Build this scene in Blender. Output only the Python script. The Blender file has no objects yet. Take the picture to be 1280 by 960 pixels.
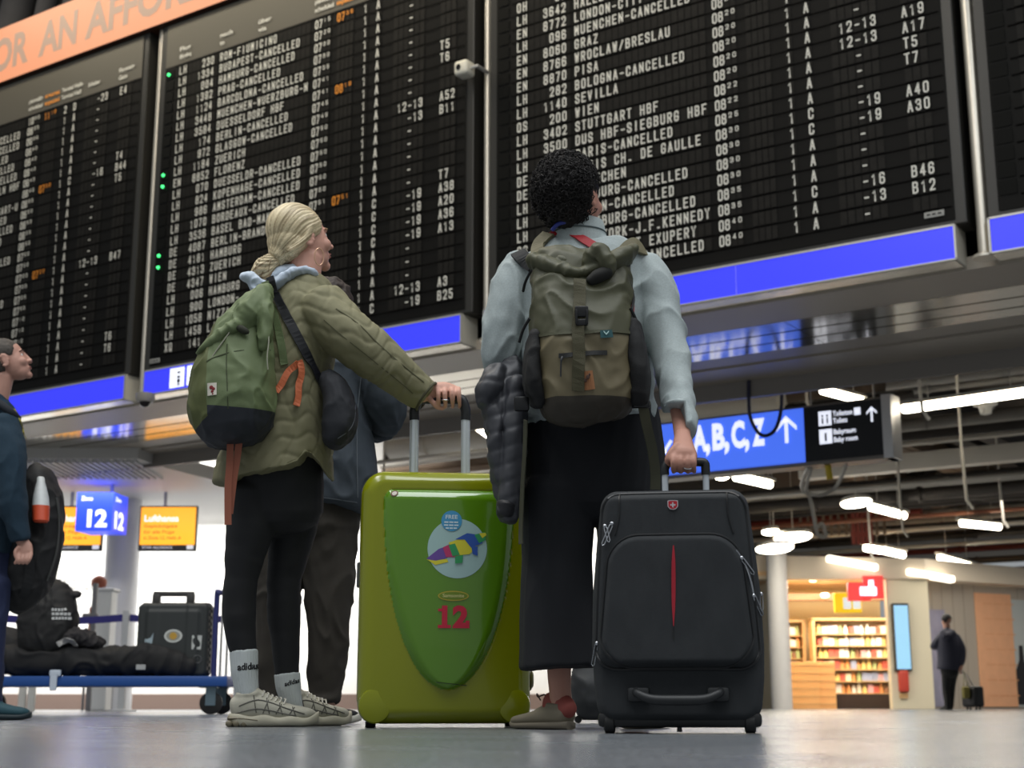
import bpy, bmesh, math, random
from mathutils import Vector, Matrix, noise
from mathutils.bvhtree import BVHTree
random.seed(7)
sc = bpy.context.scene
C = sc.collection
V = Vector
PI = math.pi

# ---------------------------------------------------------------- camera
TH = math.atan(403 / 1804.0)
FP = 1804.0
CT, ST = math.cos(TH), math.sin(TH)
HC = 0.062
cam_d = bpy.data.cameras.new('camera')
cam = bpy.data.objects.new('camera', cam_d)
C.objects.link(cam)
cam.location = (0, 0, HC)
cam.rotation_euler = (PI / 2 + TH, 0, 0)
cam_d.sensor_width = 36
cam_d.lens = 36 * FP / 1280
cam_d.clip_start = 0.01
cam_d.clip_end = 300
cam_d.dof.use_dof = True
cam_d.dof.focus_distance = 4.15
cam_d.dof.aperture_fstop = 5.4
sc.camera = cam

# ---------------------------------------------------------------- exposure, world
sc.view_settings.view_transform = 'Standard'
sc.view_settings.look = 'None'
sc.view_settings.gamma = 1
sc.view_settings.use_curve_mapping = False
sc.view_settings.exposure = 0.0
sc.cycles.use_denoising = True
sc.cycles.max_bounces = 6
sc.cycles.sample_clamp_indirect = 4
w = bpy.data.worlds.new('hall_air')
sc.world = w
w.use_nodes = True
w.node_tree.nodes['Background'].inputs[0].default_value = (0.90, 0.96, 1.0, 1)
w.node_tree.nodes['Background'].inputs[1].default_value = 0.31


def area(name, loc, size, size_y, power, col=(1, 1, 1), rot=(0, 0, 0)):
    d = bpy.data.lights.new(name, 'AREA')
    d.shape = 'RECTANGLE'
    d.size, d.size_y = size, size_y
    d.energy = power
    d.color = col
    o = bpy.data.objects.new(name, d)
    o.location = loc
    o.rotation_euler = rot
    C.objects.link(o)
    return o


# luminaires of the hall, high above the travellers
area('hall_luminaire', (0.5, 0.8, 9.5), 3.0, 7, 460, (0.95, 0.98, 1.0))
area('hall_luminaire', (5.8, 1.5, 9.5), 2.0, 9, 330, (0.95, 0.98, 1.0))
area('hall_luminaire', (-4.8, 1.5, 9.5), 2.0, 9, 330, (0.95, 0.98, 1.0))
# added unseen lamp, stands in for the banner's glow on the boards (AB below: direction of the board wall)
area('board_glow_fill', (-4.2, 15.9, 11.0), 13, 0.5, 320, (1.0, 0.88, 0.66), (0.30, 0, -0.588))
area('hall_luminaire', (-4.0, 7.0, 12.5), 3.0, 8, 500, (1.0, 0.92, 0.80), (0.35, 0, -0.588))
# an added fill, then ceiling luminaires of the check-in area and the concourse behind the boards
area('check_in_luminaire', (-8.5, 23.6, 3.6), 8, 0.6, 110, (1.0, 0.98, 0.95))  # added fill that brightens the kiosk front
area('check_in_luminaire', (-8.5, 27.9, 3.62), 9, 2, 760, (1.0, 0.98, 0.95), (0.25, 0, 0))
area('check_in_luminaire', (-1.0, 28.5, 3.6), 6, 2, 300, (1.0, 0.97, 0.92), (0.25, 0, 0))
area('concourse_luminaire', (6.0, 27.0, 3.7), 8, 3, 390, (1.0, 0.93, 0.82))
area('concourse_luminaire', (12.5, 31.5, 3.4), 6, 3, 140, (1.0, 0.91, 0.78))


# ---------------------------------------------------------------- pixel helpers (places measured in the photograph)
def ray(x, y):
    d = 480 - y
    return V((x - 640, FP * CT - d * ST, FP * ST + d * CT))


def P(x, y, Y):
    r = ray(x, y)
    p = r * (Y / r.y)
    p.z += HC
    return p


def Pz(x, y, z):
    r = ray(x, y)
    p = r * ((z - HC) / r.z)
    p.z += HC
    return p


def mpp(x, y, Y):
    return Y / ray(x, y).y


AB = math.atan(2770 / 1848.0)
UR = V((math.sin(AB), -math.cos(AB), 0))
NB = V((-math.cos(AB), -math.sin(AB), 0))      # out of the board, towards the hall
ZU = V((0, 0, 1))
OB = Pz(600, 424, 3.9)
OB0 = V((OB.x, OB.y, 0))


def B(u, z, d=0.0):
    """u along the board wall, z height, d depth behind the front plane"""
    return OB0 + UR * u - NB * d + ZU * z


def on_plane(x, y, o, n):
    r = ray(x, y)
    c = V((0, 0, HC))
    return c + r * ((o - c).dot(n) / r.dot(n))


def BU(x, y, d=0.0):
    o = OB - NB * d
    p = on_plane(x, y, o, NB)
    return (p - o).dot(UR), p.z


# ---------------------------------------------------------------- materials
def lin(c):
    out = []
    for v in c[:3]:
        v = v / 255.0
        out.append(v / 12.92 if v <= 0.04045 else ((v + 0.055) / 1.055) ** 2.4)
    return (*out, 1)


MATS = {}


def mat(name, col, rough=0.6, metal=0.0, var=0.0, vscale=40, bump=0.0, bscale=200, spec=0.5, coat=0.0, emit=0.0,
        stretch=None, alpha=None, trans=0.0):
    if name in MATS:
        return MATS[name]
    m = bpy.data.materials.new(name)
    m.use_nodes = True
    nt = m.node_tree
    b = nt.nodes['Principled BSDF']
    c = lin(col)
    b.inputs['Base Color'].default_value = c
    b.inputs['Roughness'].default_value = rough
    b.inputs['Metallic'].default_value = metal
    b.inputs['Specular IOR Level'].default_value = spec
    b.inputs['Coat Weight'].default_value = coat
    b.inputs['Transmission Weight'].default_value = trans
    if emit:
        b.inputs['Emission Color'].default_value = c
        b.inputs['Emission Strength'].default_value = emit
    if var or bump:
        tc = nt.nodes.new('ShaderNodeTexCoord')
        src = tc.outputs['Object']
        if stretch:
            mp = nt.nodes.new('ShaderNodeMapping')
            mp.inputs['Scale'].default_value = stretch
            nt.links.new(src, mp.inputs[0])
            src = mp.outputs[0]
        if var:
            n = nt.nodes.new('ShaderNodeTexNoise')
            n.inputs['Scale'].default_value = vscale
            n.inputs['Detail'].default_value = 4
            nt.links.new(src, n.inputs['Vector'])
            mx = nt.nodes.new('ShaderNodeMix')
            mx.data_type = 'RGBA'
            mx.inputs[6].default_value = tuple(min(1, v * (1 - var)) for v in c[:3]) + (1,)
            mx.inputs[7].default_value = tuple(min(1, v * (1 + var)) for v in c[:3]) + (1,)
            nt.links.new(n.outputs[0], mx.inputs[0])
            nt.links.new(mx.outputs[2], b.inputs['Base Color'])
        if bump:
            n = nt.nodes.new('ShaderNodeTexNoise')
            n.inputs['Scale'].default_value = bscale
            n.inputs['Detail'].default_value = 3
            nt.links.new(src, n.inputs['Vector'])
            bp = nt.nodes.new('ShaderNodeBump')
            bp.inputs['Strength'].default_value = bump
            bp.inputs['Distance'].default_value = 0.004
            nt.links.new(n.outputs[0], bp.inputs['Height'])
            nt.links.new(bp.outputs[0], b.inputs['Normal'])
    MATS[name] = m
    return m


# ---------------------------------------------------------------- object helpers
def props(o, label=None, cat=None, group=None, kind=None):
    if label:
        o['label'] = label
    if cat:
        o['category'] = cat
    if group:
        o['group'] = group
    if kind:
        o['kind'] = kind
    return o


def thing(name, label, cat, loc, group=None):
    o = bpy.data.objects.new(name, None)
    o.empty_display_size = 0.1
    C.objects.link(o)
    o.location = loc
    return props(o, label, cat, group)


def link(name, me, parent=None, label=None, cat=None, group=None, kind=None):
    o = bpy.data.objects.new(name, me)
    C.objects.link(o)
    if parent is not None:
        o.parent = parent
        if parent.type == 'EMPTY':
            o.matrix_parent_inverse = Matrix.Translation(-parent.location)
    return props(o, label, cat, group, kind)


def obj(name, bm, m, parent=None, label=None, cat=None, group=None, kind=None, smooth=False, fix=True):
    me = bpy.data.meshes.new(name)
    if fix:
        bmesh.ops.recalc_face_normals(bm, faces=bm.faces[:])
    bm.to_mesh(me)
    bm.free()
    for mm in (m if isinstance(m, (list, tuple)) else [m]):
        me.materials.append(mm)
    if smooth:
        shade(me, 40 if smooth is True else smooth)
    return link(name, me, parent, label, cat, group, kind)


def shade(me, ang=40):
    me.shade_smooth()
    try:
        me.set_sharp_from_angle(angle=math.radians(ang))
    except Exception:
        pass


def dup(root, delta=None, rotz=None, label=None, group=None, parent=None):
    r = root.copy()
    C.objects.link(r)
    if parent is not None:
        r.parent = parent
    if delta is not None:
        r.location = root.location + V(delta)
    if rotz is not None:
        r.rotation_euler = (0, 0, rotz)
    if label:
        r['label'] = label
    if group:
        r['group'] = group
    for ch in root.children:
        dup(ch, parent=r)
    return r


def nb():
    return bmesh.new()


def quad(bm, a, b, c, d, mi=0):
    f = bm.faces.new([bm.verts.new(p) for p in (a, b, c, d)])
    f.material_index = mi
    return f


def poly(bm, pts, mi=0):
    f = bm.faces.new([bm.verts.new(p) for p in pts])
    f.material_index = mi
    return f


def obox(bm, o, ax, ay, az, bev=0.0, seg=2, mi=0):
    """box from corner o and three edge vectors"""
    vs = [bm.verts.new(o + ax * i + ay * j + az * k) for k in (0, 1) for j in (0, 1) for i in (0, 1)]
    fs = []
    for q in ((0, 2, 3, 1), (4, 5, 7, 6), (0, 1, 5, 4), (2, 6, 7, 3), (0, 4, 6, 2), (1, 3, 7, 5)):
        f = bm.faces.new([vs[i] for i in q])
        f.material_index = mi
        fs.append(f)
    if bev:
        es = list({e for f in fs for e in f.edges})
        bmesh.ops.bevel(bm, geom=es, offset=bev, segments=seg, affect='EDGES', profile=0.5)


def cbox(bm, c, sx, sy, sz, bev=0.0, seg=2, rz=0.0, mi=0):
    R = Matrix.Rotation(rz, 3, 'Z')
    ax, ay, az = R @ V((sx, 0, 0)), R @ V((0, sy, 0)), V((0, 0, sz))
    obox(bm, V(c) - ax / 2 - ay / 2 - az / 2, ax, ay, az, bev, seg, mi)


def rings(bm, rs, cap=True, mi=0, closed=False):
    """rs: list of lists of points -> skin"""
    prev = None
    first = None
    for r in rs:
        vs = [bm.verts.new(p) for p in r]
        if prev:
            n = len(vs)
            for i in range(n):
                f = bm.faces.new((prev[i], prev[(i + 1) % n], vs[(i + 1) % n], vs[i]))
                f.material_index = mi
        else:
            first = vs
        prev = vs
    if closed:
        n = len(prev)
        for i in range(n):
            bm.faces.new((prev[i], prev[(i + 1) % n], first[(i + 1) % n], first[i])).material_index = mi
    elif cap:
        bm.faces.new(first[::-1]).material_index = mi
        bm.faces.new(prev).material_index = mi


def ell(c, a, b, n=20, p=2.0):
    out = []
    for i in range(n):
        t = 2 * PI * i / n
        x, y = math.cos(t), math.sin(t)
        if p != 2.0:
            x = math.copysign(abs(x) ** (2 / p), x)
            y = math.copysign(abs(y) ** (2 / p), y)
        out.append(c + a * x + b * y)
    return out


def tube(bm, pts, r, n=10, cap=True, closed=False, flat=None, up=V((0, 0, 1)), mi=0):
    """tube along world points; r float or list; flat=(w,h) ribbon section (half sizes)"""
    pts = [V(p) for p in pts]
    L = len(pts)
    rs = []
    pa = None
    for i, p in enumerate(pts):
        if closed:
            t = pts[(i + 1) % L] - pts[i - 1]
        else:
            t = pts[min(i + 1, L - 1)] - pts[max(i - 1, 0)]
        t.normalize()
        if pa is None:
            ref = up if abs(t.dot(up)) < 0.9 else V((1, 0, 0)) if abs(t.x) < 0.9 else V((0, 1, 0))
            a = t.cross(ref).normalized()
        else:
            a = (pa - t * pa.dot(t)).normalized()
        pa = a
        b = a.cross(t).normalized()
        rr = r[i] if isinstance(r, (list, tuple)) else r
        if flat:
            rs.append(ell(p, a * flat[0], b * flat[1], n, 4))
        else:
            rs.append(ell(p, a * rr, b * rr, n))
    rings(bm, rs, cap, mi, closed)


def ribbon(bm, pts, nrm, half, th=0.0015, mi=0):
    """flat strap along points; nrm = facing direction (vector or list)"""
    pts = [V(p) for p in pts]
    L = len(pts)
    rs = []
    for i, p in enumerate(pts):
        t = (pts[min(i + 1, L - 1)] - pts[max(i - 1, 0)]).normalized()
        nn = (nrm[i] if isinstance(nrm, list) else nrm)
        a = t.cross(nn).normalized()
        b = a.cross(t).normalized()
        h = half[i] if isinstance(half, (list, tuple)) else half
        rs.append([p - a * h - b * th, p + a * h - b * th, p + a * h + b * th, p - a * h + b * th])
    rings(bm, rs, True, mi)


def smooth_path(pts, k=6):
    pts = [V(p) for p in pts]
    out = []
    L = len(pts)
    for i in range(L - 1):
        p0, p1, p2, p3 = pts[max(i - 1, 0)], pts[i], pts[i + 1], pts[min(i + 2, L - 1)]
        for j in range(k):
            t = j / k
            out.append(0.5 * ((2 * p1) + (p2 - p0) * t + (2 * p0 - 5 * p1 + 4 * p2 - p3) * t * t
                              + (3 * p1 - p0 - 3 * p2 + p3) * t ** 3))
    out.append(pts[-1])
    return out


def limbw(bm, data, n=20, cap0=0.6, cap1=0.6, p=2.0, bdir=V((0, 1, 0)), k=4):
    """organic tapered limb. data: (world point, half width, half depth)"""
    pts = smooth_path([d[0] for d in data], k)
    W, D = [], []
    for i in range(len(data) - 1):
        for j in range(k):
            t = j / k
            t = t * t * (3 - 2 * t) * 0.5 + t * 0.5
            W.append(data[i][1] * (1 - t) + data[i + 1][1] * t)
            D.append(data[i][2] * (1 - t) + data[i + 1][2] * t)
    W.append(data[-1][1])
    D.append(data[-1][2])
    L = len(pts)
    rs = []

    def frame(i):
        t = (pts[min(i + 1, L - 1)] - pts[max(i - 1, 0)]).normalized()
        bd = bdir if abs(t.dot(bdir)) < 0.93 else V((0, 0, 1))
        a = t.cross(bd).normalized()
        b = a.cross(t).normalized()
        return t, a, b
    t, a, b = frame(0)
    if cap0:
        h = min(W[0], D[0]) * cap0
        for s in (0.15, 0.6, 0.9):
            rs.append(ell(pts[0] - t * h * math.sqrt(1 - s * s), a * W[0] * s, b * D[0] * s, n, p))
    for i in range(L):
        t, a, b = frame(i)
        rs.append(ell(pts[i], a * W[i], b * D[i], n, p))
    if cap1:
        h = min(W[-1], D[-1]) * cap1
        for s in (0.9, 0.6, 0.15):
            rs.append(ell(pts[-1] + t * h * math.sqrt(1 - s * s), a * W[-1] * s, b * D[-1] * s, n, p))
    rings(bm, rs)


def limb(bm, data, **kw):
    """data in photograph pixels: (x, y, Y, half width px, half depth m or None)"""
    out = []
    for d in data:
        s = mpp(d[0], d[1], d[2])
        rw = d[3] * s
        out.append((P(d[0], d[1], d[2]), rw, d[4] if len(d) > 4 and d[4] else rw))
    limbw(bm, out, **kw)


def trunk(bm, data, **kw):
    """data: (x left, x right, y, Y, half depth m)"""
    limb(bm, [((a + b) / 2, y, Y, (b - a) / 2, rd) for a, b, y, Y, rd in data], **kw)


def ball(bm, c, r, M=None, seg=20):
    r = r if isinstance(r, (tuple, list, V)) else (r, r, r)
    g = bmesh.ops.create_uvsphere(bm, u_segments=seg, v_segments=max(8, seg * 2 // 3), radius=1.0)
    T = Matrix.Translation(V(c)) @ (M.to_4x4() if M else Matrix.Identity(4)) @ Matrix.Diagonal((*r, 1))
    bmesh.ops.transform(bm, matrix=T, verts=g['verts'])


def fuse(bm, voxel=0.006, it=4, fac=0.5):
    """melt overlapping closed shapes into one continuous skin"""
    bmesh.ops.recalc_face_normals(bm, faces=bm.faces[:])
    me = bpy.data.meshes.new('melt')
    bm.to_mesh(me)
    bm.free()
    o = bpy.data.objects.new('melt', me)
    C.objects.link(o)
    r = o.modifiers.new('r', 'REMESH')
    r.mode = 'VOXEL'
    r.voxel_size = voxel
    if it:
        s = o.modifiers.new('s', 'SMOOTH')
        s.factor = fac
        s.iterations = it
    dg = bpy.context.evaluated_depsgraph_get()
    me2 = bpy.data.meshes.new_from_object(o.evaluated_get(dg))
    bpy.data.objects.remove(o)
    bpy.data.meshes.remove(me)
    return me2


def displace(me, fn):
    """fn(co, normal) -> offset along normal, or Vector for a free offset"""
    nr = [v.normal.copy() for v in me.vertices]
    for v, n in zip(me.vertices, nr):
        d = fn(v.co, n)
        v.co += d if isinstance(d, Vector) else n * d
    me.update()


def folds(amp=0.006, s=(9, 9, 5), seed=0.0, rid=True):
    def fn(co, n):
        q = V((co.x * s[0] + seed, co.y * s[1], co.z * s[2] + seed * 1.7))
        q = q + 0.7 * noise.noise_vector(q * 0.7)
        a = noise.noise(q)
        if rid:
            a = (1 - abs(a) * 2.2)
            a = a * abs(a)
        return amp * a + amp * 0.35 * noise.noise(q * 2.7)
    return fn


def mobj(name, me, m, parent=None, label=None, cat=None, group=None, ang=None):
    for mm in (m if isinstance(m, (list, tuple)) else [m]):
        me.materials.append(mm)
    me.shade_smooth()
    me.name = name
    return link(name, me, parent, label, cat, group)


def bvh(*objs):
    vs, fs = [], []
    for o in objs:
        k = len(vs)
        me = o.data
        vs += [v.co.copy() for v in me.vertices]
        fs += [[k + i for i in p.vertices] for p in me.polygons]
    return BVHTree.FromPolygons(vs, fs)


def hit(tree, x, y, lift=0.004, Y=None):
    """the point of a surface seen at a photograph pixel, lifted off it"""
    r = ray(x, y).normalized()
    loc, n, i, d = tree.ray_cast(V((0, 0, HC)), r)
    if loc is None:
        return (P(x, y, Y if Y else 4.4), V((0, -1, 0)))
    if n.dot(r) > 0:
        n = -n
    return loc + n * lift, n


def strap(bm, tree, px, half, lift=0.005, th=0.0015, k=5, Y=None, mi=0):
    """strap lying on a surface, through photograph pixels"""
    pp = smooth_path([V((a, b, 0)) for a, b in px], k)
    hs = [hit(tree, q.x, q.y, lift, Y) for q in pp]
    pts = [h[0] for h in hs]
    nn = [h[1] for h in hs]
    for _ in range(2):
        pts = [pts[0]] + [(pts[i - 1] + pts[i] * 2 + pts[i + 1]) / 4 for i in range(1, len(pts) - 1)] + [pts[-1]]
        nn = [nn[0]] + [(nn[i - 1] + nn[i] * 2 + nn[i + 1]).normalized() for i in range(1, len(nn) - 1)] + [nn[-1]]
    if isinstance(half, (list, tuple)):
        f = (len(half) - 1) / (len(pts) - 1)
        hh = []
        for i in range(len(pts)):
            q = i * f
            j = min(int(q), len(half) - 2)
            hh.append(half[j] + (half[j + 1] - half[j]) * (q - j))
        half = hh
    ribbon(bm, pts, nn, half, th, mi)


# ---------------------------------------------------------------- lettering
_W = {}


def word(s, bold=0.0):
    key = (s, bold)
    if key in _W:
        return _W[key]
    cu = bpy.data.curves.new('t', 'FONT')
    cu.body = s
    cu.size = 1.0
    cu.offset = bold
    cu.resolution_u = 3
    o = bpy.data.objects.new('t', cu)
    C.objects.link(o)
    dg = bpy.context.evaluated_depsgraph_get()
    me = bpy.data.meshes.new_from_object(o.evaluated_get(dg))
    vs = [(v.co.x, v.co.y) for v in me.vertices]
    fs = [tuple(p.vertices) for p in me.polygons]
    bpy.data.objects.remove(o)
    bpy.data.curves.remove(cu)
    bpy.data.meshes.remove(me)
    _W[key] = (vs, fs)
    return _W[key]


def put(bm, s, o, right, up, h, w=None, bold=0.0, align='l', mi=0, fn=None, capbase=True):
    """lettering on a plane: o = left end of the base line, h = cap height, w = total width (None: natural)"""
    vs, fs = word(s, bold)
    if not vs:
        return 0
    x0, x1 = min(v[0] for v in vs), max(v[0] for v in vs)
    H = word('H', bold)[0]
    y0, y1 = min(v[1] for v in H), max(v[1] for v in H)
    sy = h / (y1 - y0)
    sx = (w / (x1 - x0)) if w else sy
    W = (x1 - x0) * sx
    off = {'l': 0, 'c': -W / 2, 'r': -W}[align]
    new = []
    for x, y in vs:
        p = o + right * ((x - x0) * sx + off) + up * ((y - y0) * sy)
        new.append(bm.verts.new(fn(p) if fn else p))
    for f in fs:
        try:
            bm.faces.new([new[i] for i in f]).material_index = mi
        except ValueError:
            pass
    return W


def disc(bm, c, ax, ay, n=32, mi=0, fn=None):
    pts = [c + ax * math.cos(2 * PI * i / n) + ay * math.sin(2 * PI * i / n) for i in range(n)]
    poly(bm, [fn(p) for p in pts] if fn else pts, mi)
# ================================================================ THE SETTING
def floor_mat():
    m = mat('terrazzo_floor', (150, 153, 158), 0.2, spec=0.42)
    nt = m.node_tree
    b = nt.nodes['Principled BSDF']
    tc = nt.nodes.new('ShaderNodeTexCoord')
    mp = nt.nodes.new('ShaderNodeMapping')
    mp.inputs['Rotation'].default_value = (0, 0, 0.98)
    nt.links.new(tc.outputs['Object'], mp.inputs[0])
    br = nt.nodes.new('ShaderNodeTexBrick')
    br.offset = 0
    br.inputs['Scale'].default_value = 1.0
    br.inputs['Brick Width'].default_value = 0.6
    br.inputs['Row Height'].default_value = 0.6
    br.inputs['Mortar Size'].default_value = 0.004
    br.inputs['Color1'].default_value = lin((120, 125, 130))
    br.inputs['Color2'].default_value = lin((128, 132, 137))
    br.inputs['Mortar'].default_value = lin((74, 77, 82))
    nt.links.new(mp.outputs[0], br.inputs['Vector'])
    n = nt.nodes.new('ShaderNodeTexNoise')
    n.inputs['Scale'].default_value = 90
    n.inputs['Detail'].default_value = 5
    nt.links.new(tc.outputs['Object'], n.inputs['Vector'])
    r = nt.nodes.new('ShaderNodeValToRGB')
    r.color_ramp.elements[0].position = 0.40
    r.color_ramp.elements[0].color = (0.55, 0.55, 0.56, 1)
    r.color_ramp.elements[1].position = 0.60
    r.color_ramp.elements[1].color = (1.1, 1.1, 1.1, 1)
    nt.links.new(n.outputs[0], r.inputs[0])
    mx = nt.nodes.new('ShaderNodeMix')
    mx.data_type = 'RGBA'
    mx.blend_type = 'MULTIPLY'
    mx.inputs[0].default_value = 1
    nt.links.new(br.outputs[0], mx.inputs[6])
    nt.links.new(r.outputs[0], mx.inputs[7])
    nt.links.new(mx.outputs[2], b.inputs['Base Color'])
    n2 = nt.nodes.new('ShaderNodeTexNoise')
    n2.inputs['Scale'].default_value = 3.0
    n2.inputs['Detail'].default_value = 6
    nt.links.new(tc.outputs['Object'], n2.inputs['Vector'])
    mr = nt.nodes.new('ShaderNodeMapRange')
    mr.inputs[3].default_value = 0.19
    mr.inputs[4].default_value = 0.32
    nt.links.new(n2.outputs[0], mr.inputs[0])
    nt.links.new(mr.outputs[0], b.inputs['Roughness'])
    return m


def struct(name, bm, m, **k):
    return obj(name, bm, m, kind='structure', **k)


bm = nb()
quad(bm, V((-30, -6, 0)), V((30, -6, 0)), V((30, 48, 0)), V((-30, 48, 0)))
struct('floor', bm, floor_mat())

m_dark = mat('dark_hall_wall', (30, 29, 29), 0.9, var=0.3, vscale=2)
bm = nb()
obox(bm, B(-22, 3.95, 1.3), UR * 44, -NB * 0.2, ZU * 12)
struct('wall_behind_boards', bm, m_dark)
# folded dark cloth / ducting above the banner
bm = nb()
for i in range(9):
    a = B(-11.5 + i * 0.75, 9.2, 0.9)
    tube(bm, [a, a + UR * 0.5 + ZU * 2.2, a + UR * 0.2 + ZU * 4.5], 0.16 + 0.05 * (i % 3), 10)
obj('hanging_dust_sheet', bm, mat('dust_sheet', (58, 58, 62), 0.85, var=0.3, vscale=3), None,
    'dark grey folded sheeting hanging above the orange banner', 'sheeting', smooth=True)

# soffit under the boards
m_soff = mat('soffit_paint', (174, 164, 150), 0.42, spec=0.4)
m_strip = mat('soffit_metal', (196, 190, 178), 0.13, metal=0.85, var=0.05, vscale=2)
m_white = mat('white_paint', (226, 225, 221), 0.55)


def slab(bm, u0, u1, d0, d1, z, t, d0b=None, d1b=None, mi=0):
    d0b = d0 if d0b is None else d0b
    d1b = d1 if d1b is None else d1b
    pts = [B(u0, z, d0), B(u1, z, d0b), B(u1, z, d1b), B(u0, z, d1)]
    rings(bm, [pts, [p + ZU * t for p in pts]], mi=mi)


bm = nb()
slab(bm, -16, 12, 0.28, 1.02, 3.87, 0.12)
for a, b in ((1.05, 1.42), (1.46, 1.78), (1.82, 2.12)):
    u = -16
    while u < 12:
        slab(bm, u, u + 2.71, a, b, 3.875, 0.08, mi=1)
        u += 2.72
slab(bm, -16, 12, 2.15, 2.55, 3.88, 0.1, mi=0)
slab(bm, -16, 12, 2.57, 2.62, 3.86, 0.1, 2.57, 3.75, mi=0)
slab(bm, -16, 12, 1.0, 3.0, 3.98, 0.05, mi=2)
slab(bm, -16, 12, 2.6, 2.68, 3.66, 0.4, 3.70, 3.78, mi=2)
struct('ceiling_soffit', bm, [m_soff, m_strip, mat('soffit_edge', (140, 134, 128), 0.6)])

# check-in canopy
bm = nb()
outl = [(-16, 21.5), (-5.65, 21.5), (-5.4, 22.4), (-4.86, 23.8), (-3.4, 25.2), (-1, 26.4), (2.2, 27.2), (2.2, 31), (-16, 31)]
rings(bm, [[V((x, y, 3.71)) for x, y in outl], [V((x, y, 3.93)) for x, y in outl]])
struct('ceiling_canopy', bm, mat('canopy_paint', (205, 203, 200), 0.5))
bm = nb()
for i in range(100):
    x = -16 + i * 0.104
    cbox(bm, (x, 22.4, 3.685), 0.045, 1.7, 0.05)
struct('trim_canopy_slats', bm, mat('slat_grey', (190, 190, 190), 0.5))
# white walls at the back
bm = nb()
obox(bm, V((-16, 29.5, 0)), V((20.7, 0, 0)), V((0, 0.2, 0)), V((0, 0, 3.75)))
obox(bm, V((-16, 27.6, 3.93)), V((13.5, 0, 0)), V((0, 0.2, 0)), V((0, 0, 2.0)))
struct('wall_back', bm, mat('white_wall', (236, 235, 231), 0.5))
area('bulkhead_fill', (-6.0, 25.5, 5.3), 5, 0.6, 260, (1, 0.98, 0.95), (0.6, 0, 0))  # added unseen lamp that whitens the bulkhead above the canopy
bm = nb()
obox(bm, V((-16, 29.36, 0)), V((20.7, 0, 0)), V((0, 0.13, 0)), V((0, 0, 0.30)))
struct('baseboard_back', bm, mat('brown_base', (128, 108, 98), 0.5))
bm = nb()
for xc, yc, r in ((-7.0, 26.0, 0.30), (6.03, 33.0, 0.23)):
    rings(bm, [ell(V((xc, yc, z)), V((r, 0, 0)), V((0, r, 0)), 40) for z in (0, 3.75)])
struct('column_round', bm, mat('column_white', (214, 214, 216), 0.35), smooth=True)

# big ceiling behind, over the concourse
bm = nb()
pts = [B(-30, 5.6, 2.8), B(26, 5.6, 2.8), B(26, 5.6, 46), B(-30, 5.6, 46)]
rings(bm, [pts, [p + ZU * 0.3 for p in pts]])
struct('ceiling_concourse', bm, mat('raw_ceiling', (96, 86, 74), 0.9, var=0.35, vscale=0.8))

# grey wall on the right and the wall beside it
bm = nb()
obox(bm, V((9.55, 34.0, 0)), V((4.8, 2.6, 0)), V((-0.1, 0.2, 0)), V((0, 0, 2.95)))
struct('wall_right', bm, mat('grey_cladding', (176, 168, 158), 0.5, var=0.06, vscale=1.5))
bm = nb()
for k in (0.30, 0.62, 0.95, 1.28, 1.62, 3.0, 3.5):
    a = V((9.55, 34.0, 0)) + V((4.8, 2.6, 0)).normalized() * k * 1.05
    n_ = V((2.6, -4.8, 0)).normalized()
    obox(bm, a + n_ * 0.002, V((4.8, 2.6, 0)).normalized() * 0.02, n_ * 0.006, ZU * 2.9)
struct('trim_wall_joints', bm, mat('joint', (156, 148, 138), 0.6))
bm = nb()
obox(bm, V((9.42, 35.9, 0)), V((0.1, 0, 0)), V((0, 0.3, 0)), V((0, 0, 2.9)))
obox(bm, V((6.2, 37.6, 0)), V((3.3, 0, 0)), V((0, 0.2, 0)), V((0, 0, 3.1)))
obox(bm, V((6.2, 33.4, 0)), V((0.1, 0, 0)), V((0, 4.3, 0)), V((0, 0, 3.1)))
struct('wall_shop', bm, mat('shop_wall', (244, 222, 176), 0.6))
bm = nb()
obox(bm, V((5.6, 33.6, 3.02)), V((3.95, 0, 0)), V((0, 4.1, 0)), V((0, 0, 0.1)))
struct('ceiling_shop', bm, mat('shop_ceiling', (232, 196, 150), 0.6))
area('shop_luminaire', (8.0, 35.0, 2.98), 2.8, 1.4, 230, (1.0, 0.88, 0.70))
bm = nb()
obox(bm, V((8.55, 33.2, 0)), V((0.95, 0.0, 0)), V((0.0, 0.25, 0)), V((0, 0, 2.95)), 0.01)
struct('wall_pillar', bm, mat('pillar_cream', (232, 224, 200), 0.55))
bm = nb()
# sloping white fascia over the shop front and the grey wall
rings(bm, [[Pz(945, 694, 3.5), Pz(945, 694, 3.5) + V((0, .5, 0)), Pz(945, 694, 3.5) + V((0, .5, -.55)), Pz(945, 694, 3.5) + V((0, 0, -.55))],
           [V((9.4, 33.0, 3.35)), V((9.4, 33.5, 3.35)), V((9.4, 33.5, 2.9)), V((9.4, 33.0, 2.9))],
           [V((14.8, 36.5, 3.30)), V((14.7, 37.0, 3.30)), V((14.7, 37.0, 2.9)), V((14.8, 36.5, 2.9))]])
struct('trim_fascia', bm, mat('fascia_cream', (226, 214, 196), 0.5))

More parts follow.
